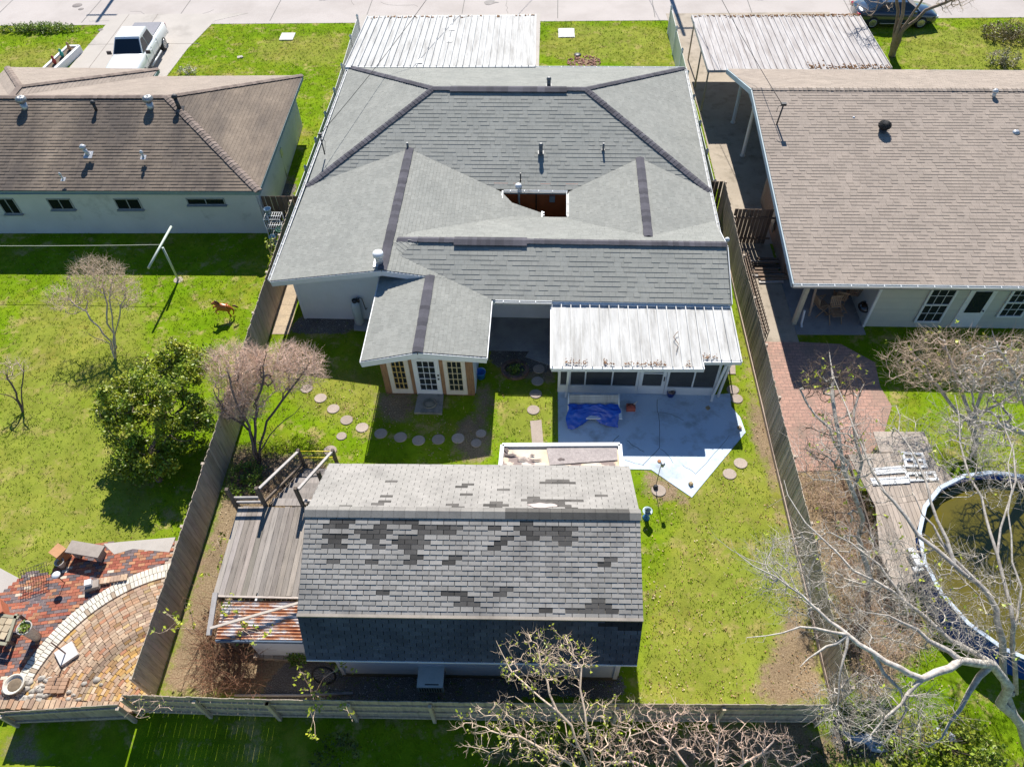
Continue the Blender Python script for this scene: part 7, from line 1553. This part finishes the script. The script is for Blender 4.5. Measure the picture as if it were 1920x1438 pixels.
c = P3(1716, 1045, 1.2); mb = MB(); mb.box((c.x, c.y, 1.2), (0.22, 0.6, 0.12), rz=0.2); mb.box((c.x-.02, c.y-.35, 1.16), (0.3, 0.14, 0.1), rz=0.2); tag(mb.build("skimmer_box", white_trim), "white skimmer box on the pool's left rim", "skimmer")
# clutter right of the fence
gt = thing("wooden_gate", "brown plank gate standing open between the right fence and the brick wall", "gate", (9.3, 26.3, 0)); mb = MB(); ga, gb = Vector((8.5, 26.25, 0)), Vector((10.15, 26.2, 0)); gd = (gb-ga)
for i in range(10):
    p = ga+gd*((i+.5)/10); c = rnd.uniform(.75, 1.2); mb.box((p.x, p.y, 0.95), (gd.length/10-0.018, 0.02, 1.85+rnd.uniform(-.02, .02)), col=(c,)*3)
mb.build("gate_boards", fw_brown, gt)
for z in (0.35, 1.45): mb = MB(); mb.beam(ga+Vector((0, -.04, z)), gb+Vector((0.15, -.04, z)), .04, .09); mb.build("gate_rail", fw_brown, gt)
sg = thing("stub_fence", "short dark board fence between the house wall and the right fence corner", "fence", (7.8, 28, 0)); mb = MB()
for i in range(8): mb.box((7.0+i*0.18, 28.3, 0.9), (0.15, 0.02, 1.8), col=(rnd.uniform(.6, 1.1),)*3)
mb.build("board_panel", fw_brown, sg)
lp = thing("lattice_stack", "stack of dark wooden lattice panels leaning on the far side of the right fence", "lattice panels", (8.75, 21.5, 0))
for k, dx in enumerate((0.0, 0.12, 0.24)):
    mb = MB(); x = 8.62+dx; ya, yb = 19.6+k*0.1, 24.2
    for z in (0.15, 1.25-k*0.05): mb.beam((x, ya, z), (x, yb, z), 0.03, 0.06, (1.6, 1.5, 1.4))
    for i in range(26):
        y = ya+(yb-ya)*i/25; mb.beam((x, y, 0.15), (x, y+0.0, 1.25), 0.02, 0.035)
    for j in range(5): mb.beam((x+0.015, ya, 0.3+j*0.2), (x+0.015, yb, 0.3+j*0.2), 0.015, 0.03)
    mb.build("lattice_panel", post_m, lp)
ls = thing("lumber_pile", "pile of dark planks and scrap timber beside the old brick wall", "lumber", (9.9, 24.6, 0))
for k in range(11):
    mb = MB(); y = 23.7+k*0.14; z = 0.06+0.05*(k % 3); L = rnd.uniform(0.9, 1.5); mb.box((10.0+rnd.uniform(-.15, .15), y, z), (L, 0.12, 0.04), rz=rnd.uniform(-.08, .08), col=(rnd.uniform(.5, 1.4),)*3); mb.build("plank", fw_brown if k % 3 else rail_m, ls)
mb = MB(); mb.beam(P3(1455, 475, .03), P3(1475, 509, .03), 0.12, 0.03); tag(mb.build("loose_board", M("pale_yellow_board", (0.46, 0.40, 0.28))), "single pale board lying in the shade of the right side path", "board")
# porch furniture of the right neighbour
teak = M("folding_chair_wood", (0.40, 0.27, 0.17), (0.30, 0.19, 0.12), 5, 0.7)
def chair(label, px, py, rz):
    c = P3(px, py, 0.03); t = thing("folding_chair", label, "chair", tuple(c), "wooden folding chairs"); R_ = Matrix.Rotation(rz, 3, 'Z'); L = lambda x, y, z: c+R_@Vector((x, y, z))
    mb = MB(); 
    for i in range(6): mb.beam(L(-.22, -.2+i*.08, .42), L(.22, -.2+i*.08, .42), .06, .02)
    mb.build("seat", teak, t); mb = MB()
    for i in range(6): x = -.19+i*.076; mb.beam(L(x, .24, .45), L(x, .38, .98), .05, .015, up=(0, 1, 0))
    for z, y in ((.5, .25), (.97, .375)): mb.beam(L(-.23, y, z), L(.23, y, z), .04, .05)
    mb.build("backrest", teak, t)
    for s in (-1, 1):
        mb = MB(); mb.beam(L(s*.24, -.28, 0), L(s*.24, .28, .55), .03, .04); mb.build("leg", teak, t); mb = MB(); mb.beam(L(s*.24, .30, 0), L(s*.24, -.24, .62), .03, .04); mb.build("leg", teak, t)
        mb = MB(); mb.beam(L(s*.26, -.28, .63), L(s*.26, .3, .63), .05, .025); mb.build("armrest", teak, t)
chair("wooden folding chair out front on the right porch, nearest the lawn", 1562, 600, 0.1); chair("wooden folding chair deeper under the right porch roof behind the front one", 1568, 570, 2.9); chair("wooden folding chair tipped beside the porch post", 1535, 585, 1.9); chair("wooden folding chair at the back beside the grill", 1595, 562, 2.8)
mb = MB(); mb.beam(P3(1517, 592, 0.05), Vector(G(1530, 540, 1.6)+(1.6,)), 0.08, 0.05); tag(mb.build("timber_prop", M("pinkish_timber", (0.42, 0.31, 0.24))), "loose length of timber leaning against the right porch beam", "timber")
c = P3(1612, 598, 0.03); t = thing("kettle_grill", "round black kettle grill beside the pale siding wall", "grill", tuple(c)); mb = MB(); mb.lathe((c.x, c.y, .5), [(.05, 0), (.2, .05), (.28, .16), (.29, .2), (.28, .24), (.2, .36), (.03, .41)], 20); mb.build("kettle", car_paint("black_enamel", (.01, .01, .012)), t)
for k in range(3): a = k*2.1; mb = MB(); mb.tube([(c.x+.12*math.cos(a), c.y+.12*math.sin(a), .6), (c.x+.32*math.cos(a), c.y+.32*math.sin(a), 0.03)], .012, 5); mb.build("leg", galv, t)
mb = MB(); mb.lathe((c.x, c.y, .9), [(.03, 0), (.05, .03), (.03, .06)], 10); mb.build("handle", galv, t)
c = P3(1600, 560, 0); t = thing("covered_bundle", "teal plastic sheet bundled against the porch wall behind the grill", "bundle", tuple(c)); mb = MB(); mb.ball((c.x+.2, c.y, .5), .42, 12, 8, jit=.18, squash=(.7, .6, 1.2)); mb.build("sheet", M("teal_sheet", (0.05, 0.16, 0.2), rough=.35), t)
# rack with pots in the gap beside the left fence
c = Vector((-11.45, 26.3, 0)); t = thing("wire_rack", "white wire shelf rack crammed between the left house corner and the fence", "rack", tuple(c)); mb = MB()
for x in (-.35, .35):
    for y in (-.25, .25): mb.tube([c+Vector((x, y, 0)), c+Vector((x, y, 1.5))], .018, 5)
for z in (.5, 1.0, 1.5):
    for i in range(8): mb.tube([c+Vector((-.35+i*.1, -.25, z)), c+Vector((-.35+i*.1, .25, z))], .010, 4)
    for y in (-.25, 0, .25): mb.tube([c+Vector((-.35, y, z)), c+Vector((.35, y, z))], .014, 4)
mb.build("wire_frame", white, t)
def tub(label, x, y, z, r, h, m_): mb = MB(); mb.lathe((x, y, z), [(r*.8, 0), (r, h), (r*1.05, h), (r*.9, h-.02), (r*.7, .04), (.01, .03)], 16); tag(mb.build("plant_tub", m_), label, "tub")
tub("pale blue tub on top of the wire rack", -11.65, 26.45, 1.53, .15, .25, M("pale_blue_plastic", (.22, .32, .42))); tub("turquoise bin standing before the wire rack", -11.25, 25.6, 0, .24, .55, M("turquoise_plastic", (.03, .22, .30))); tub("striped light-blue pot beside the turquoise bin", -11.55, 25.75, .5, .15, .3, M("striped_blue_pot", (.30, .45, .52))); tub("dark green basin stacked behind the turquoise bin", -11.15, 26.0, .9, .22, .14, M("green_basin", (.03, .12, .08)))
t = thing("dark_bin", "dark grey refuse bin behind the wire rack by the fence", "bin", (-10.95, 26.7, 0)); mb = MB(); mb.box((-10.95, 26.75, .5), (.4, .5, 1.0)); mb.build("body", dark, t); mb = MB(); mb.box((-10.95, 26.75, 1.03), (.46, .56, .06), rx=.08); mb.build("lid", black_rubber, t)
mb = MB(); 
for i in range(7): mb.box((-12.1+i*.25, 27.3, .9), (.22, .02, 1.8), col=(rnd.uniform(.5, 1),)*3)
tag(mb.build("stub_fence", fw_brown), "short dark board fence closing the gap beside the left house", "fence")
# ------------------------------------------------------------------ front yard bits
def vfence(label, pts, h, mat, n):
    t = thing("picket_fence", label, "fence", (pts[0][0], pts[0][1], 0)); pts = [Vector((a, b, 0)) for a, b in pts]
    for a, b in zip(pts[:-1], pts[1:]):
        d = (b-a); L = d.length; d.normalize(); k = max(1, int(L/0.12)); mb = MB()
        for i in range(k): p = a+d*(L*(i+.5)/k); mb.box((p.x, p.y, h/2), (0.02, L/k-.002, h), rz=math.atan2(d.y, d.x)-math.pi/2, col=(rnd.uniform(.93, 1.05),)*3)
        mb.build("panel", mat, t)
    for p in pts: mb = MB(); mb.beam(p, p+Vector((0, 0, h+.1)), .11, .11); mb.lathe(p+Vector((0, 0, h+.1)), [(.09, 0), (.05, .06), (.01, .12)], 4, smooth=False); mb.build("post", white, t)
vin = M("pale_vinyl", (0.58, 0.62, 0.60), (0.48, 0.54, 0.50), 2, .5)
lx = [HP(-0.75, v)[:2] for v in (6.3, 8.6, 10.9, 13.2, 15.5)]; 
vfence("pale vinyl fence running up the left side of the central house to the street", [tuple(p) for p in lx]+[(-10.55, 39.2), (-10.6, 42.5), (-10.6, 45.0)], 1.5, vin, 5)
vfence("pale green-white vinyl fence running up the right side of the central house to the street", [(8.05, y) for y in (28.6, 31, 33.4, 35.8, 38.2, 40.6, 43.2, 45.8)], 1.5, vin, 5)
mb = MB(); p = P3(539, 70, 0); mb.box((p.x, p.y, .03), (.85, .9, .05)); 
for i in range(3): mb.lathe((p.x-.2+i*.2, p.y+.05, .055), [(.07, 0), (.06, .01)], 10)
tag(mb.build("meter_cover", M("pale_cover", (.62, .60, .56))), "square pale utility cover in the front lawn left of the carport", "cover"); p = P3(350, 0, 0)
x, y = G(1062, 63); mb = MB()
for i in range(9): mb.box((x-.4+i*.1, y, .03), (.07, 1.1, .05), col=(rnd.uniform(.8, 1.1),)*3)
mb.box((x, y, .01), (1.0, 1.15, .03), col=(.5, .5, .5)); tag(mb.build("metal_grate", M("grey_grate", (.42, .44, .47), rough=.5)), "grey metal grate in the front lawn right of the carport", "grate")
x, y = G(450, 108); mb = MB(); mb.box((x, y, .02), (.3, .25, .04), rz=.3); mb.ball((x+.12, y-.05, .04), .1, squash=(1, 1, .4)); tag(mb.build("water_meter", concrete), "small pale stone cap sunk in the left front lawn", "cover")
x, y = G(1095, 117); t = thing("mulch_ring", "round mulch bed with a low border in the front lawn against the house", "flower bed", (x, y, 0)); mb = MB()
for i in range(160): a, r_ = rnd.uniform(0, 6.28), .75*math.sqrt(rnd.random()); mb.box((x+r_*math.cos(a)*1.3, y+r_*math.sin(a), .03), (.12, .04, .03), rz=rnd.uniform(0, 3), col=(rnd.uniform(.6, 1.4),)*3)
mb.build("mulch", M("red_mulch", (.30, .13, .10)), t); x, y = G(1083, 104); mb = MB(); mb.lathe((x, y, 0), [(.22, 0), (.2, .05), (.05, .06)], 12); tag(mb.build("drain_cover", dark), "small dark drain cover above the mulch bed", "cover")
t = thing("raised_planter", "long white block planter of garden ornaments beside the left driveway", "planter", (-28.2, 41, 0)); mb = MB(); a, b = Vector(G(102, 129, .4)+(0,)), Vector(G(148, 86, .4)+(0,)); mb.beam(a+Vector((0, 0, .2)), b+Vector((0, 0, .2)), .18, .42); mb.beam(a+Vector((-.7, 0, .2)), b+Vector((-.7, 0, .2)), .16, .42); mb.beam(b+Vector((-.7, 0, .2)), b+Vector((0, 0, .2)), .16, .42); mb.build("block_wall", white_trim, t)
mb = MB(); mb.beam(a+Vector((-.35, 0, .33)), b+Vector((-.35, 0, .33)), .5, .02); mb.build("soil", soilm, t)
for i, (cm, l) in enumerate((((.35, .05, .04), "small red ornament standing in the long block planter"), ((.05, .35, .30), "small teal ornament standing in the long block planter"), ((.45, .28, .15), "tan figure at the street end of the long block planter"))):
    p = a+(b-a)*(.25+.3*i)+Vector((-.35, 0, .35)); mb = MB(); mb.lathe(p, [(.08, 0), (.12, .15), (.06, .3), (.09, .38), (.02, .48)], 10); tag(mb.build("ornament", M("ornament_paint", cm)), l, "ornament")
for (px, py, l) in ((145, 11, "larger round iron cover in the street at the upper left"), (152, 18, "smaller iron cover in the street at the upper left"), (189, 57, "round cover in the left driveway apron")):
    x, y = G(px, py); mb = MB(); mb.lathe((x, y, .012), [(.32 if 'larger' in l else .18, 0), (.3 if 'larger' in l else .16, .012), (.05, .014)], 18); tag(mb.build("manhole_cover", M("iron_cover", (.22, .19, .18))), l, "manhole cover")
# dropped fence rails, sign of clutter in the alley
sf = MB()
for i in range(7): p = P3((1600, 1612, 1624, 1636, 1645, 1760, 1775)[i], (1372, 1380, 1384, 1390, 1398, 1376, 1380)[i], 0.05); sf.ball(p, .18, 8, 5, (1, 1, 1), .3, (1.4, 1, .5))
o = sf.build("rubble", M("white_plastic_litter", (.5, .52, .56), (.3, .34, .42), 8, .5)); tag(o, "pale rags and litter on the ground beyond the outer corner of the right fence", "rubble"); o['kind'] = 'stuff'
# ------------------------------------------------------------------ blades and litter, last
def scatter(n, xr, yr_, dens, rg):
    x = rg.uniform(xr[0], xr[1], n); y = rg.uniform(yr_[0], yr_[1], n); ok = inpoly(x, y, FR)
    for P in NOGRASS:
        px = [p[0] for p in P]; py = [p[1] for p in P]; bb = (x > min(px)) & (x < max(px)) & (y > min(py)) & (y < max(py))
        if bb.any(): idx = np.where(bb)[0]; ok[idx[inpoly(x[idx], y[idx], P)]] = False
    for (a, b, c, d) in ((-10.0, 6.9, 21.6, 36.9), (-36, -12.2, 27, 36), (10.6, 34, 24, 36), (-5.45, 2.38, 7.2, 12.8), (11.6, 18, 7.2, 13.6)): ok &= ~((x > a) & (x < b) & (y > c) & (y < d))
    x, y = x[ok], y[ok]; k = rg.random(len(x)) < dens(x, y); return x[k], y[k]
rg = np.random.default_rng(77)
def gd(x, y): return 1-0.85*np.clip(lookup(mD, x, y)*1.3, 0, 1)
x, y = scatter(150000, (-34, 32), (2.5, 48), gd, rg); n = len(x)
def blades(x, y, h, w, k, rg, lean=0.6):
    X = np.repeat(x, k)+rg.normal(0, 0.035, len(x)*k); Y = np.repeat(y, k)+rg.normal(0, 0.035, len(x)*k); m = len(X)
    a = rg.uniform(0, 6.28, m); H_ = h*rg.uniform(0.5, 1.4, m); lx_, ly_ = rg.normal(0, lean, m)*H_, rg.normal(0, lean, m)*H_; dx, dy = np.cos(a)*w, np.sin(a)*w; z = np.zeros(m)
    V = np.stack([np.stack([X-dx, Y-dy, z], 1), np.stack([X+dx, Y+dy, z], 1), np.stack([X+lx_, Y+ly_, H_], 1)], 1).reshape(-1, 3); return V, np.arange(m*3).reshape(m, 3), m
V, F, m = blades(x, y, 0.055, 0.012, 3, rg)
def gnoise(X, Y, s, ph): return np.sin(X*s+ph)*np.cos(Y*s*1.13+ph*2)+np.sin(X*s*.37+Y*s*.51+ph)
def vnoise(x, y, sc, seed):
    r = np.random.default_rng(seed).random((512, 512)); u, w = x/sc+200, y/sc+200; i, j = np.floor(u).astype(int), np.floor(w).astype(int); a, b = u-i, w-j; a = a*a*(3-2*a); b = b*b*(3-2*b); i %= 511; j %= 511
    return (r[i, j]*(1-a)+r[i+1, j]*a)*(1-b)+(r[i, j+1]*(1-a)+r[i+1, j+1]*a)*b
XX, YY = V[::3, 0], V[::3, 1]; q = 0.5*vnoise(XX, YY, 1.6, 1)+0.4*vnoise(XX, YY, 0.5, 2)+0.3*vnoise(XX, YY, 0.2, 3)-0.08+rg.normal(0, .12, m); q = np.clip(q+lookup(mY, XX, YY)*.05, 0, 1)
colA, colB, colC = np.array((.125, .245, .003)), np.array((.205, .285, .010)), np.array((.37, .29, .12)); dn = np.clip((0.5*vnoise(XX, YY, 0.9, 7)+0.5*vnoise(XX, YY, 0.3, 8)-0.52)*4, 0, 1); dry = rg.random(m) < (0.05+dn*(0.35+0.6*lookup(mY, XX, YY))+0.3*lookup(mD, XX, YY))
cc = colA[None]*(1-q[:, None])+colB[None]*q[:, None]; cc[dry] = colC; cc *= (rg.uniform(.8, 1.25, m)*(0.75+0.5*vnoise(XX, YY, 1.1, 41)))[:, None]
gm, nt, bs = _nodes("grass_blade"); nt.links.new(tint(nt), bs.inputs["Base Color"]); bs.inputs["Roughness"].default_value = .9; bs.inputs["Specular IOR Level"].default_value = .03
g = fast_mesh("grass", V, F, gm, np.repeat(cc, 3, axis=0)); stuff(g, "short green and straw-coloured grass blades of the lawns", "grass")
# leaf litter
x, y = scatter(9000, (-20, 10), (3.0, 5.6), lambda x, y: np.clip((vnoise(x, y, 1.3, 31)-0.3)*1.6, 0, 1), rg)
wp_ = np.stack([np.repeat(x, 5)+rg.normal(0, .05, len(x)*5), np.repeat(y, 5)+rg.normal(0, .05, len(x)*5), rg.uniform(.02, .22, len(x)*5)], 1)
stuff(leafcloud("alley_weeds", wp_, 0.05, leafmat("rank_weed_leaf", (0.06, 0.10, 0.015), (0.10, 0.14, 0.02)), None, 91, (0.35, 1.6)), "rank green weeds covering the shaded alley behind the back fence", "weeds")
mR = mask([[(1400, 640), (1440, 760), (1560, 1320), (1200, 1320), (1210, 960), (1300, 940), (1400, 830)], [(330, 1120), (600, 1200), (600, 1310), (296, 1306)], [(430, 830), (560, 850), (560, 960), (400, 960)], [(1480, 870), (1700, 1080), (1900, 1438), (1500, 1438)], [(560, 700), (1045, 740), (1045, 870), (560, 870)]], 4)
x, y = scatter(60000, (-14, 18), (2.5, 20), lambda x, y: (0.5*lookup(mR, x, y)+0.2*lookup(mD, x, y))*np.clip((vnoise(x, y, 0.7, 21)-0.35)*2.5, 0, 1)+0.015, rg); m = len(x)
a = rg.uniform(0, 6.28, m); s = rg.uniform(.008, .024, m); t1 = rg.uniform(-.02, .02, (m, 4)); z = .035
V = np.stack([np.stack([x+s*1.5*np.cos(a+k*math.pi/2)*(1 if k % 2 == 0 else .6), y+s*1.5*np.sin(a+k*math.pi/2)*(1 if k % 2 == 0 else .6), z+t1[:, k]], 1) for k in range(4)], 1).reshape(-1, 3)
pal = np.array([(.42, .28, .14), (.30, .18, .09), (.50, .36, .20), (.22, .12, .07), (.50, .40, .27)]); cc = pal[rg.integers(0, 5, m)]*rg.uniform(.7, 1.2, m)[:, None]
stuff(fast_mesh("fallen_leaves", V, np.arange(m*4).reshape(m, 4), gm, np.repeat(cc, 4, axis=0)), "dry fallen leaves scattered over the back yard", "fallen leaves")
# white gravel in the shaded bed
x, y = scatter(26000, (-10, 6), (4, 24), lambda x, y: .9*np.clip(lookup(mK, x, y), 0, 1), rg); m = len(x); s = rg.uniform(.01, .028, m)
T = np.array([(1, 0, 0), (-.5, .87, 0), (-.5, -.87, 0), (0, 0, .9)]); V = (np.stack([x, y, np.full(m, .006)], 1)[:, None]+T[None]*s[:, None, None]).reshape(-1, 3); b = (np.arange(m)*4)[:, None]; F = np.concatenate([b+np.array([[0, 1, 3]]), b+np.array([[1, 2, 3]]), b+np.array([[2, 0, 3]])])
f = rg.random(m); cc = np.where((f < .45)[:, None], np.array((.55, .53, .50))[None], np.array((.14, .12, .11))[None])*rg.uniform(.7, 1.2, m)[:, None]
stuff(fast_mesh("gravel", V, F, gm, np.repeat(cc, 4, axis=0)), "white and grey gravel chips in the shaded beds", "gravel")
for o in bpy.data.objects:
    if '_loc' in o: del o['_loc']
